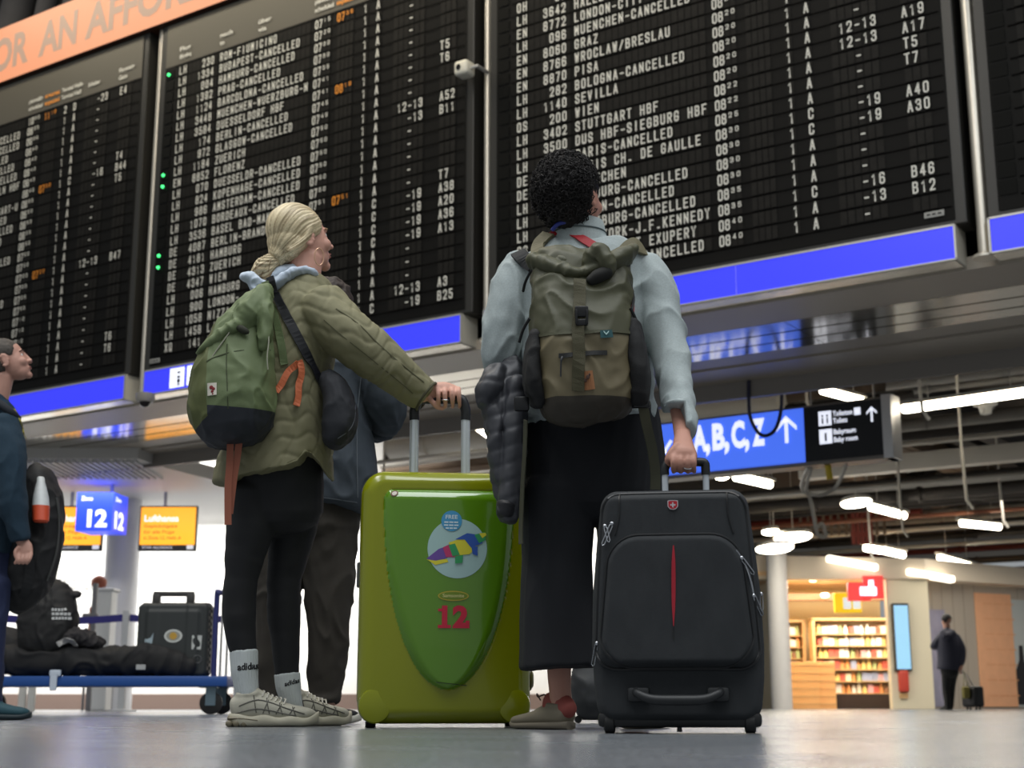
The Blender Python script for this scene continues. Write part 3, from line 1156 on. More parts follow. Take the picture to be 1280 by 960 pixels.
bm = nb()
tube(bm, smooth_path([P(936, 470, 16.8), P(936, 500, 16.8), P(938, 522, 16.8), P(948, 541, 16.8), P(960, 544, 16.8), P(971, 533, 16.8), P(977, 505, 16.8), P(976, 465, 16.8)]), .022, 8)
obj('hanging_cable', bm, mat('cable_dark', (40, 42, 66), 0.5), None, 'dark cable loop hanging in front of the blue A,B,C,Z sign', 'cable', smooth=True)
bm = nb()
tube(bm, smooth_path([SP(su(1003), zb + .01, .16), P(1002, 608, 18.4), P(1012, 622, 18.6), P(1017, 645, 18.6), P(1022, 668, 18.6), P(1032, 670, 18.6), P(1028, 655, 18.6), P(1020, 660, 18.6)]), .026, 8)
obj('hanging_cable', bm, mat('cable_grey', (168, 164, 156), 0.5), None, 'pale grey cable dangling in curls below the black half of the sign', 'cable', smooth=True)
bm = nb()
tube(bm, smooth_path([SP(su(1051), zb + .01, .16), P(1048, 604, 18.0), P(1035, 616, 18.2), P(1020, 619, 18.2), P(1008, 612, 18.2), SP(su(1005), zb + .01, .2)]), .024, 8)
obj('hanging_cable', bm, MATS['cable_grey'], None, 'pale grey cable sagging as a U below the black half of the sign', 'cable', smooth=True)
bm = nb()
tube(bm, [SP(su(1027), zb + .02, .16), SP(su(1029), zb - .17, .16)], .04, 8)
obj('yellow_conduit', bm, mat('yellow', (206, 178, 40), 0.5), None, 'short yellow pipe end sticking out below the sign', 'pipe', smooth=True)
# ================================================================ SERVICES OVER THE CONCOURSE
rp = random.Random(11)
PIPE_COL = {'galvanised': (mat('pipe_galvanised', (176, 172, 164), 0.4, metal=.3)), 'dark': mat('pipe_dark', (56, 51, 47), 0.6),
            'light': mat('pipe_light', (222, 216, 204), 0.5), 'red': mat('pipe_red', (128, 52, 40), 0.55), 'brown': mat('pipe_brown', (126, 106, 86), 0.6),
            'copper': mat('pipe_copper', (150, 96, 70), 0.5)}


def pipe(px, py, z, r, col, la=9, lb=9, square=False, label=None, d=None):
    a = Pz(px, py, z)
    dr = UR if d is None else d
    bm = nb()
    if square:
        nn = V((-dr.y, dr.x, 0))
        obox(bm, a - dr * la - nn * r - ZU * r * square, dr * (la + lb), nn * 2 * r, ZU * 2 * r * square, .01)
    else:
        tube(bm, [a - dr * la, a + dr * lb], r, 10)
        for q in range(int((la + lb) / 2.2)):
            c = a - dr * (la - 0.8 - q * 2.2)
            tube(bm, [c - dr * .04, c + dr * .04], r * 1.25, 10)
    nm = 'service_duct' if square else 'service_pipe'
    gl = {'galvanised': 'galvanised', 'dark': 'dark', 'light': 'pale', 'red': 'rusty red', 'brown': 'brown', 'copper': 'copper coloured'}[col]
    lab = label or '%s %s running among the open ceiling services on the right' % (gl, 'duct' if square else 'pipe')
    return obj(nm, bm, PIPE_COL[col], None, lab, 'duct' if square else 'pipe', gl + (' ducts' if square else ' pipes') + ' of the ceiling', smooth=True)


pipe(1190, 540, 4.55, .06, 'dark', 6, 6, 1.2, 'dark square duct just right of the sign, above the white beam')
pipe(1180, 574, 4.2, .16, 'light', 2.6, 8, .9, 'white painted beam with bolts right of the sign')
pipe(1200, 470, 4.9, .09, 'light', 9, 6)
pipe(1200, 452, 4.75, .14, 'dark', 9, 6)
pipe(1230, 478, 4.5, .05, 'galvanised', 6, 6)
pipe(1200, 525, 4.9, .12, 'galvanised', 8, 6)
pipe(1150, 553, 4.6, .05, 'light', 5, 8)
for px, py, z, r, col, la, lb in (
        (1150, 605, 4.5, .16, 'galvanised', 7, 9), (1150, 598, 4.1, .05, 'dark', 12, 9), (1100, 612, 4.6, .04, 'light', 9, 9),
        (1150, 618, 4.2, .13, 'dark', 14, 9), (1200, 612, 4.8, .22, 'brown', 12, 9), (1050, 612, 4.0, .05, 'galvanised', 12, 9),
        (1100, 628, 4.7, .12, 'galvanised', 14, 12), (1150, 632, 4.3, .05, 'dark', 14, 10), (1000, 628, 4.5, .16, 'brown', 14, 12),
        (1200, 640, 4.5, .06, 'light', 12, 10), (1150, 645, 4.1, .05, 'copper', 16, 12), (1200, 650, 4.8, .16, 'galvanised', 14, 10),
        (1050, 648, 4.5, .10, 'red', 12, 2), (1150, 658, 4.4, .06, 'dark', 16, 12), (1200, 668, 4.6, .12, 'brown', 18, 12),
        (1100, 665, 4.2, .05, 'light', 16, 12), (1100, 676, 4.5, .09, 'dark', 18, 14), (1150, 690, 4.6, .09, 'red', 4, 18),
        (1200, 680, 4.2, .05, 'galvanised', 18, 12), (1230, 700, 4.4, .10, 'brown', 12, 12), (1240, 712, 4.5, .06, 'copper', 8, 12),
        (980, 640, 4.3, .06, 'dark', 14, 12), (980, 655, 4.6, .10, 'galvanised', 14, 12), (990, 668, 4.5, .05, 'red', 10, 8),
        (560, 552, 4.4, .20, 'light', 1.2, 6), (560, 545, 4.8, .25, 'brown', 1.2, 8), (560, 562, 4.3, .06, 'dark', 1.2, 8),
        (560, 573, 4.3, .05, 'light', 1.5, 8), (560, 580, 4.5, .12, 'brown', 1.5, 8), (560, 588, 4.3, .07, 'brown', 1.5, 8),
        (560, 595, 4.5, .10, 'galvanised', 1.5, 8), (500, 575, 4.0, .03, 'light', 1.2, 4), (560, 607, 4.5, .08, 'dark', 1.5, 8)):
    pipe(px, py, z, r, col, la, lb)
DN = V((-NB.x, -NB.y, 0))
for px, py, z, r, col in ((1010, 500, 5.3, .16, 'brown'), (1150, 485, 5.3, .2, 'dark'), (1090, 530, 5.3, .14, 'brown'), (1240, 560, 5.3, .16, 'dark'),
                          (1110, 600, 5.3, .18, 'brown'), (1210, 620, 5.3, .18, 'dark'), (540, 560, 5.3, .15, 'dark')):
    pipe(px, py, z, r, col, 4, 9, 1.3, '%s crossbeam under the raw concourse ceiling' % ('brown' if col == 'brown' else 'dark'), DN)
for px, py, Y, h in ((1148, 470, 17.0, .42), (1202, 560, 19, .7), (1006, 470, 20, .4), (1085, 640, 30, .9), (480, 575, 24, .8), (1250, 610, 26, .6), (1125, 625, 24, .5)):
    a = P(px, py, Y)
    bm = nb()
    tube(bm, [a + ZU * (5.6 - a.z), a, a + V((.02, 0, -h)), a + V((.10, 0, -h - .12))], .022, 6)
    obj('hanger_rod', bm, PIPE_COL['light'], None, 'thin pale rod or cable hanging straight down from the concourse ceiling', 'rod', 'hanger rods of the ceiling', smooth=True)
bm = nb()
a = Pz(1232, 512, 4.1)
rings(bm, [ell(a + ZU * z, V((r, 0, 0)), V((0, r, 0)), 24) for z, r in ((.16, .03), (.10, .05), (.08, .17), (.065, .17), (.05, .10), (-.06, .075), (-.075, .02))])
obj('bell_lamp', bm, mat('bell_white', (226, 220, 204), 0.4, emit=.12), None, 'small white bell shaped ceiling lamp below the long tube light', 'lamp', smooth=True)

m_tube = mat('tube_glow', (255, 244, 222), 0.4, emit=14)
m_tubec = mat('tube_case', (220, 216, 206), 0.4)


def tubelight(x0, y0, x1, y1, z, r, label, group='tube lights of the ceiling'):
    a, b = Pz(x0, y0, z), Pz(x1, y1, z)
    t = thing('tube_light', label, 'ceiling light', (a + b) / 2, group)
    bm = nb()
    tube(bm, [a, a + (b - a) * .02, b - (b - a) * .02, b], [r * .7, r, r, r * .7], 12)
    obj('glowing_tube', bm, m_tube, t, smooth=True)
    bm = nb()
    d = (b - a).normalized()
    nn = d.cross(ZU).normalized()
    obox(bm, a - d * .06 - nn * r * 1.2 + ZU * r * .9, (b - a) + d * .12, nn * 2.4 * r, ZU * r * .8, .005)
    obj('housing', bm, m_tubec, t)
    for q in (.2, .8):
        bm = nb()
        c = a.lerp(b, q) + ZU * r
        tube(bm, [c, V((c.x, c.y, 5.62))], .008, 6)
        obj('hanger', bm, m_tubec, t, smooth=True)


tubelight(1128, 512, 1300, 488, 3.75, .055, 'long glowing tube light running to the right edge of the photo')
tubelight(1027, 488, 1077, 501, 4.1, .05, 'slanting tube light just above the black panel of the sign')
tubelight(919, 596, 963, 606, 3.6, .065, 'tube light directly below the blue A,B,C,Z panel')
tubelight(1088, 634, 1131, 645, 3.8, .07, 'tube light beside the oval lamp below the sign')
tubelight(1201, 654, 1250, 659, 3.8, .07, 'tube light alone at the far right above the walking person')
tubelight(1103, 688, 1129, 694, 3.8, .085, 'short tube light above the red shop sign, right of a smaller one')
tubelight(1082, 685, 1100, 688, 3.8, .085, 'shortest tube light, left above the red shop sign')
tubelight(1174, 697, 1217, 709, 3.7, .08, 'tube light above the grey wall, left of a thin pale rail')
tubelight(590, 525, 612, 541, 4.1, .09, 'tube light glowing beside the grey puffer jacket')
for x, y, rx, z, lab in ((903, 595, 9, 3.65, 'oval lamp touching the left end of the tube below the blue sign'), (1070, 629, 17, 3.8, 'oval lamp left of a tube light, below the black panel'),
                         (991, 672, 22, 3.6, 'large oval lamp beside the top of the black suitcase'), (963, 665, 10, 3.7, 'small round lamp just left of the large oval one'),
                         (968, 686, 22, 3.3, 'bright flat panel lamp above the white column')):
    a = Pz(x, y, z)
    s = mpp(x, y, a.y)
    t = thing('disc_lamp', lab, 'ceiling light', a, 'oval lamps of the ceiling')
    bm = nb()
    R_ = rx * s
    rings(bm, [ell(a + ZU * q, V((R_ * k, 0, 0)), V((0, R_ * 2.2 * k, 0)), 24) for q, k in ((-.05, .55), (-.03, .9), (0, 1), (.02, 1))])
    obj('diffuser', bm, m_tube, t, smooth=True)
    bm = nb()
    rings(bm, [ell(a + ZU * q, V((R_ * k, 0, 0)), V((0, R_ * 2.2 * k, 0)), 24) for q, k in ((.02, 1.06), (.09, 1.0))])
    obj('lamp_body', bm, m_tubec, t, smooth=True)
    bm = nb()
    tube(bm, [a + ZU * .05, V((a.x, a.y, 5.62))], .010, 6)
    obj('hanger', bm, m_tubec, t, smooth=True)
for x0, y0, x1, y1, lab in ((1036, 697, 1098, 709, 'left flat light strip on the sloping fascia'), (1136, 714, 1194, 724, 'right flat light strip on the sloping fascia')):
    a, b = (P(x0, y0, 33.1), P(x1, y1, 32.95)) if x0 < 1100 else (P(x0, y0, 32.85), P(x1, y1, 33.05))
    bm = nb()
    obox(bm, a - ZU * .07, b - a, V((0, .32, .0)), ZU * .14, .02)
    obj('light_strip', bm, mat('strip_glow', (255, 244, 222), 0.4, emit=2.5), None, lab, 'ceiling light', 'light strips of the fascia')
bm = nb()
for i in range(12):
    a = P(1000 + i * 9.5, 640, 34) + V((0, 0, 0))
    cbox(bm, a, .05, .1, 1.1)
for z in (640 - 22, 640, 662):
    cbox(bm, P(1050, z, 34), 2.1, .08, .06)
obj('steel_grating', bm, PIPE_COL['brown'], None, 'brown grid of bars glimpsed between the pipes above the shop', 'grating')
bm = nb()
for i in range(5):
    cbox(bm, P(1066 + i * 5.5, 655, 33.5), .07, .1, .95)
for z in (632, 650, 668):
    cbox(bm, P(1077, z, 33.5), .5, .08, .12)
obj('steel_rack', bm, PIPE_COL['red'], None, 'rusty red rack among the pipes above the shop', 'rack')

# ================================================================ CHECK-IN AREA
m_oran = mat('screen_orange', (255, 172, 36), 0.4, emit=0.95)
m_scrb = mat('screen_black', (26, 24, 26), 0.4)
m_txt = mat('screen_text', (96, 78, 40), 0.6)


def scr(x0, x1, label, tidy):
    Y = 25.0
    a, b = P(x0, 634, Y), P(x1, 687, Y)
    zt, zb = a.z, b.z
    W = b.x - a.x
    t = thing('hanging_screen', label, 'screen', V(((a.x + b.x) / 2, Y, zb)), 'orange check-in screens')
    bm = nb()
    cbox(bm, ((a.x + b.x) / 2, Y + .04, (zt + zb) / 2), W + .05, .08, zt - zb + .05, .01)
    obj('screen_housing', bm, m_scrb, t)
    bm = nb()
    h = zt - zb
    quad(bm, V((a.x, Y - .006, zb + h * .11)), V((b.x, Y - .006, zb + h * .11)), V((b.x, Y - .006, zt)), V((a.x, Y - .006, zt)))
    sc_ = obj('orange_display', bm, m_oran, t)
    X = V((1, 0, 0))
    bm = nb()
    put(bm, 'Lufthansa', V((a.x + W * .07, Y - .012, zt - h * .34)), X, ZU, h * .15, W * .62, .02)
    obj('display_heading', bm, m_wht_lit, sc_, fix=False)
    bm = nb()
    for i, (s, w_) in enumerate((('Gep\u00e4ckabgabe', .60), ('f\u00fcr alle Fl\u00fcge', .55), ('in Zone 12, Halle A', .68))):
        put(bm, s, V((a.x + W * .07, Y - .012, zt - h * (.48 + .14 * i))), X, ZU, h * .07, W * w_, 0)
    obj('display_text', bm, m_txt, sc_, fix=False)
    bm = nb()
    put(bm, 'STAR ALLIANCE', V((a.x + W * .05, Y - .012, zb + h * .02)), X, ZU, h * .06, W * .55, 0)
    quad(bm, V((b.x - W * .14, Y - .012, zb + h * .01)), V((b.x - W * .02, Y - .012, zb + h * .01)), V((b.x - W * .02, Y - .012, zb + h * .1)), V((b.x - W * .14, Y - .012, zb + h * .1)))
    obj('footer_text', bm, mat('footer_white', (220, 220, 225), 0.5, emit=.5), sc_, fix=False)
    bm = nb()
    tube(bm, [V(((a.x + b.x) / 2 - W * .08, Y + .04, zt)), V(((a.x + b.x) / 2 - W * .08, Y + .04, 3.72))], .03, 8)
    obj('hanging_rod', bm, MATS['slat_grey'], t, smooth=True)


scr(177, 243, 'orange check-in screen to the right of the white column', 0)
scr(60, 125, 'orange check-in screen half hidden by the blue zone 12 cube', 1)

t = thing('zone_sign', 'blue glowing zone 12 cube hanging in front of the white column', 'sign', P(128, 664, 23.8))
Y = 23.8
a = P(97, 615, Y)
b = P(139, 664, Y)
ex = V((b.x - a.x, 0, 0))
ey = V((.09, .60, 0))
hz = a.z - b.z
o_ = V((a.x, Y, b.z))
bm = nb()
obox(bm, o_ + ZU * .005, ex, ey, ZU * (hz - .01))
obj('cube', bm, mat('zone_blue', (40, 70, 240), 0.4, emit=0.8), t)
en = V((ey.y, -ey.x, 0)).normalized()
bm = nb()
X = V((1, 0, 0))
put(bm, '12', o_ + V((ex.x * .32, -.01, hz * .10)), X, ZU, hz * .45, ex.x * .55, .04)
put(bm, 'Zone', o_ + V((ex.x * .12, -.01, hz * .78)), X, ZU, hz * .11, ex.x * .32, .02)
ed = ey.normalized()
put(bm, '12', o_ + ex + en * .01 + ed * ey.length * .15 + ZU * hz * .08, ed, ZU, hz * .45, ey.length * .6, .04)
put(bm, 'Zone', o_ + ex + en * .01 + ed * ey.length * .15 + ZU * hz * .78, ed, ZU, hz * .11, ey.length * .35, .02)
obj('zone_lettering', bm, m_wht_lit, t, fix=False)
bm = nb()
tube(bm, [o_ + ex * .75 + ey * .5 + ZU * hz, V((o_.x + ex.x * .75 + ey.x * .5, Y + ey.y * .5, 3.72))], .03, 8)
obj('hanging_rod', bm, MATS['slat_grey'], t, smooth=True)

# Lufthansa lettering on the white wall
bm = nb()
a, b = P(50, 737, 29.48), P(120, 737, 29.48)
put(bm, 'Lufthansa', V((a.x, 29.47, a.z)), V((1, 0, 0)), ZU, P(50, 716, 29.48).z - a.z, b.x - a.x, 0)
obj('wall_lettering', bm, mat('ghost_grey', (150, 149, 146), 0.5), None, 'pale grey Lufthansa lettering on the white check-in wall', 'lettering', fix=False)

# ticket kiosk posts and the person behind
bm = nb()
a = P(124, 885, 22)
cbox(bm, (a.x, 22, .88), .27, .34, 1.76, .02)
cbox(bm, (a.x + .01, 21.98, 1.775), .33, .40, .05, .02)
obj('check_in_kiosk', bm, mat('kiosk_white', (238, 238, 238), 0.4), None, 'slim white kiosk post between the two suitcases on the blue cart, by the column', 'kiosk')
bm = nb()
a = P(110, 885, 21.0)
cbox(bm, (a.x, 21.0, .9), .07, .07, 1.8, .01)
cbox(bm, (a.x - .05, 21.0, 1.3), .22, .10, .14, .02)
obj('check_in_kiosk', bm, mat('kiosk_grey', (120, 120, 124), 0.5), None, 'grey post just left of the slim white kiosk', 'kiosk')
for k, x in enumerate((27, 33.5)):
    a = P(x + k * 5, 885, 20)
    bm = nb()
    cbox(bm, (a.x, 20.0, .5), .09, .09, 1.0, .01)
    obj('white_post', bm, mat('leg_white', (214, 214, 212), 0.4), None,
        ('left' if k == 0 else 'right') + ' one of two close white posts seen under the left end of the cart', 'post')

m_tape = mat('tape_blue', (44, 42, 120), 0.6)
m_post = mat('belt_post', (190, 192, 196), 0.35, metal=.3)
bpts = []
for k, (x, yb, Y, lab) in enumerate(((-6, 888, 17.5, 'queue barrier post at the left edge behind the black rucksack'), (158, 887, 18.5, 'queue barrier post standing left of the hard black case'),
                                     (300, 886, 19.0, 'queue barrier post behind the legs of the blond person'))):
    a = P(x, 772, Y)
    a.z = 0
    h = P(x, 768, Y).z + .05
    t = thing('barrier_post', lab, 'barrier post', a, 'queue barriers')
    bm = nb()
    cbox(bm, (a.x, Y, h / 2), .085, .085, h, .012)
    obj('post', bm, m_post, t)
    bm = nb()
    rings(bm, [ell(V((a.x, Y, z)), V((r, 0, 0)), V((0, r, 0)), 24) for z, r in ((0, .18), (.015, .18), (.03, .05))])
    obj('foot', bm, m_post, t, smooth=True)
    bpts.append(V((a.x, Y, h - .09)))
for k in range(2):
    a, b = bpts[k], bpts[k + 1]
    for q, dz in enumerate((0, -.55)):
        if q and k:
            continue
        n_ = 12
        pts = [a.lerp(b, i / n_) + ZU * (dz - .04 * math.sin(PI * i / n_)) for i in range(n_ + 1)]
        bm = nb()
        ribbon(bm, pts, V((0, -1, 0)), .045, .002)
        obj('barrier_belt', bm, m_tape, None, ('lower ' if q else 'upper ' if k == 0 else '') + 'dark blue barrier belt stretched ' + ('behind the black rucksack' if k == 0 else 'behind the hard black case'), 'belt')

# ================================================================ SHOP
m_shelf = mat('shelf_wood', (210, 172, 122), 0.5)
PC = [mat('goods_%s' % n, c, 0.5) for n, c in (('white', (246, 244, 238)), ('red', (210, 104, 92)), ('yellow', (240, 214, 140)), ('pink', (232, 178, 184)), ('green', (176, 196, 140)), ('milk', (238, 236, 236)),
                                             ('orange', (236, 170, 110)), ('blue', (160, 172, 204)), ('brown', (140, 104, 80)), ('cream', (240, 228, 204)), ('ivory', (244, 240, 226)))]
packs = []
for k, col in enumerate(PC):
    bm = nb()
    if k % 2:
        cbox(bm, (0, 0, .08), .12, .1, .16, .01)
    else:
        rings(bm, [ell(V((0, 0, z)), V((r, 0, 0)), V((0, r, 0)), 12) for z, r in ((0, .05), (.11, .05), (.14, .02), (.18, .02))])
    me = bpy.data.meshes.new('pack')
    bmesh.ops.recalc_face_normals(bm, faces=bm.faces[:])
    bm.to_mesh(me)
    bm.free()
    me.materials.append(col)
    packs.append(me)
rs_ = random.Random(5)


def bay(x0, x1, Y, ncol, label, ztop):
    t = thing('shop_shelf', label, 'shelf', V(((x0 + x1) / 2, Y + .2, 0)), 'lit shelves of the shop')
    bm = nb()
    for x in (x0, x1):
        cbox(bm, (x, Y + .2, ztop / 2), .07, .45, ztop)
    cbox(bm, ((x0 + x1) / 2, Y + .2, ztop), x1 - x0 + .07, .45, .06)
    obj('frame', bm, m_shelf, t)
    bm = nb()
    cbox(bm, ((x0 + x1) / 2, Y + .42, ztop / 2), x1 - x0, .02, ztop)
    obj('back_panel', bm, mat('shelf_back', (206, 190, 160), 0.6), t)
    bm = nb()
    cbox(bm, ((x0 + x1) / 2, Y + .16, .18), x1 - x0, .40, .36)
    obj('plinth', bm, mat('plinth_black', (44, 30, 24), 0.5), t)
    n = 6
    for i in range(n):
        z = .38 + i * (ztop - .45) / n
        bm = nb()
        cbox(bm, ((x0 + x1) / 2, Y + .18, z - .012), x1 - x0, .40, .024)
        obj('shelf_board', bm, m_shelf, t)
        for j in range(ncol):
            o = bpy.data.objects.new('shop_package', rs_.choice(packs))
            C.objects.link(o)
            o.location = (x0 + .1 + (x1 - x0 - .2) * (j + .5) / ncol + rs_.uniform(-.01, .01), Y + .08 + rs_.uniform(0, .04), z)
            o.rotation_euler = (0, 0, rs_.uniform(-.2, .2))
            o.scale = (1.15, 1, rs_.uniform(1.0, 1.45))
            props(o, 'small colourful package standing on a lit shelf of the far shop', 'package', 'packages on the shop shelves')


bay(6.45, 7.30, 36.6, 6, 'narrow lit shop shelf left, beside the white column', 2.15)
bay(7.42, 9.33, 36.0, 13, 'wide lit shop shelf full of packages under the red sign', 2.16)
for x0, x1, Y, lab in ((6.55, 7.28, 35.2, 'orange fronted shop counter left of the wide shelf'), (7.3, 7.72, 35.4, 'small orange display counter at the foot of the wide shelf')):
    bm = nb()
    cbox(bm, ((x0 + x1) / 2, Y, .55), x1 - x0, .5, 1.1, .01)
    for k in range(6):
        cbox(bm, ((x0 + x1) / 2, Y - .255, .12 + k * .18), x1 - x0 - .02, .012, .02, mi=1)
    obj('shop_counter', bm, [mat('counter_orange', (236, 182, 120), 0.5), m_shelf], None, lab, 'counter')
bm = nb()
obox(bm, V((6.3, 35.9, 2.62)), V((3.1, 0, 0)), V((0, .3, 0)), V((0, 0, .16)))
obj('shop_pelmet', bm, mat('pelmet_brown', (140, 96, 66), 0.5), None, 'brown band under the ceiling of the shop', 'pelmet')
m_spot = mat('spot_glow', (255, 238, 200), 0.4, emit=5)
for x, y, z, lab in ((1029, 714, 2.98, 'right ceiling spot of the shop'), (1016, 724, 2.98, 'middle ceiling spot of the shop'), (981, 715, 2.98, 'left ceiling spot of the shop, beside the column'),
                     (1031, 744, 2.55, 'lower spot of the shop beside the yellow sign')):
    a = P(x, y, 34.5 if z > 2.9 else 35.7)
    bm = nb()
    rings(bm, [ell(a + V((0, 0, q)), V((r, 0, 0)), V((0, r, 0)), 16) for q, r in ((-.06, .06), (-.03, .1), (.03, .1), (.05, .05))])
    obj('ceiling_spot', bm, m_spot, None, lab, 'spotlight', 'spots of the shop', smooth=True)
t = thing('shop_sign', 'red shop sign with a white emblem hanging in front of the shop', 'sign', V((8.07, 33.3, 2.45)))
bm = nb()
cbox(bm, (7.92, 33.2, 2.62), .52, .12, .42, .01)
cbox(bm, (8.23, 33.12, 2.71), .46, .12, .52, .01)
obj('sign_box', bm, mat('shop_red', (232, 66, 66), 0.4, emit=.55), t)
bm = nb()
cbox(bm, (8.1, 33.05, 2.62), .38, .02, .2, .02)
cbox(bm, (8.17, 33.04, 2.78), .12, .02, .18, .02)
obj('emblem', bm, m_wht_lit, t)
t = thing('shop_sign', 'yellow shop sign with pale blue squares below the red sign', 'sign', V((7.75, 34.2, 2.1)))
bm = nb()
a, b = P(1042, 741, 34.2), P(1077, 766, 34.2)
cbox(bm, ((a.x + b.x) / 2, 34.2, (a.z + b.z) / 2), b.x - a.x, .12, a.z - b.z, .01)
obj('sign_box', bm, mat('shop_yellow', (226, 204, 36), 0.4, emit=.4), t)
bm = nb()
for x in (1059, 1071):
    p = P(x, 754, 34.12)
    cbox(bm, p, .18, .02, .26, .01)
obj('pale_squares', bm, mat('pale_blue', (190, 220, 236), 0.4, emit=.6), t)
t = thing('advertising_screen', 'tall blue advertising screen on the cream pillar by the shop', 'screen', V((8.81, 33.1, .85)))
bm = nb()
cbox(bm, (8.81, 33.12, 1.59), .38, .16, 1.52, .03)
obj('screen_housing', bm, m_scrb, t)
bm = nb()
quad(bm, V((8.65, 33.03, .88)), V((8.97, 33.03, .88)), V((8.97, 33.03, 2.30)), V((8.65, 33.03, 2.30)))
obj('display', bm, mat('ad_blue', (140, 190, 222), 0.4, emit=.75), t)
bm = nb()
cbox(bm, (8.80, 33.12, .62), .22, .18, .5, .05, 3)
cbox(bm, (8.80, 33.16, .30), .18, .05, .12, .0, mi=1)
obj('extinguisher_box', bm, [mat('fire_red', (206, 76, 62), 0.4), m_shelf], None, 'red extinguisher box on the pillar below the blue screen', 'box', smooth=True)
# panels on the grey wall
wd_ = V((4.8, 2.6, 0)).normalized()
wn_ = V((2.6, -4.8, 0)).normalized()
wo_ = V((9.55, 34.0, 0))


def wx(x, y=800):
    return (on_plane(x, y, wo_, wn_) - wo_).dot(wd_)


def wpanel(x0, x1, z0, z1, m, name, label, cat, th=.03):
    bm = nb()
    a, b = wx(x0), wx(x1)
    obox(bm, wo_ + wd_ * a + ZU * z0 + wn_ * .004, wd_ * (b - a), wn_ * th, ZU * (z1 - z0), .004)
    return obj(name, bm, m, None, label, cat)


p_ = wpanel(1221, 1266, .05, 2.72, mat('panel_orange', (240, 182, 142), 0.5, var=.10, vscale=5), 'wall_panel', 'orange panel on the grey wall right of the walking person', 'panel')
bm = nb()
for k in range(7):
    for j in range(3):
        c = wo_ + wd_ * (wx(1221) + (wx(1266) - wx(1221)) * (.2 + .3 * j)) + ZU * (.3 + k * .36) + wn_ * .036
        obox(bm, c, wd_ * .3, wn_ * .004, ZU * .025)
obj('panel_slots', bm, mat('panel_slot', (232, 168, 126), 0.5), p_)
p_ = wpanel(1262, 1300, .05, 2.6, mat('poster_grey', (196, 204, 206), 0.5), 'wall_poster', 'pale grey poster with a dark bottle shape at the right edge', 'poster', .02)
bm = nb()
c = wo_ + wd_ * wx(1274) + wn_ * .028
rings(bm, [[c + ZU * z + wd_ * q * r + wn_ * (.006 if s_ else 0) for q, s_ in ((-1, 0), (1, 0), (1, 1), (-1, 1))] for z, r in ((.1, .22), (.9, .22), (1.15, .08), (1.5, .06))])
obj('bottle_picture', bm, mat('poster_dark', (40, 40, 44), 0.5), p_)
p_ = wpanel(1162, 1182, .05, 2.28, mat('poster_mauve', (150, 150, 176), 0.5, var=.35, vscale=3), 'wall_poster', 'narrow mauve poster behind the walking person', 'poster', .02)
# ================================================================ SUITCASES
def rr_grid(W, H, R, nx, nz, kx=None):
    """grid points over a rounded rectangle; returns [(x, z, distance to edge)]"""
    def axis(n, L):
        # finer near the ends
        return [-L / 2 + L * (i / n) for i in range(n + 1)]
    xs, zs = axis(nx, W), axis(nz, H)
    g = []
    for z in zs:
        row = []
        for x in xs:
            ax, az = abs(x) - (W / 2 - R), abs(z) - (H / 2 - R)
            if ax > 0 and az > 0:
                a, b = ax / R, az / R
                px, pz = a * math.sqrt(1 - b * b / 2) * R, b * math.sqrt(1 - a * a / 2) * R
                X = math.copysign(W / 2 - R + px, x)
                Z = math.copysign(H / 2 - R + pz, z)
                sd = R - math.hypot(px, pz)
            else:
                X, Z = x, z
                sd = min(W / 2 - abs(x), H / 2 - abs(z))
            row.append((X, Z, max(0.0, sd)))
        g.append(row)
    return g


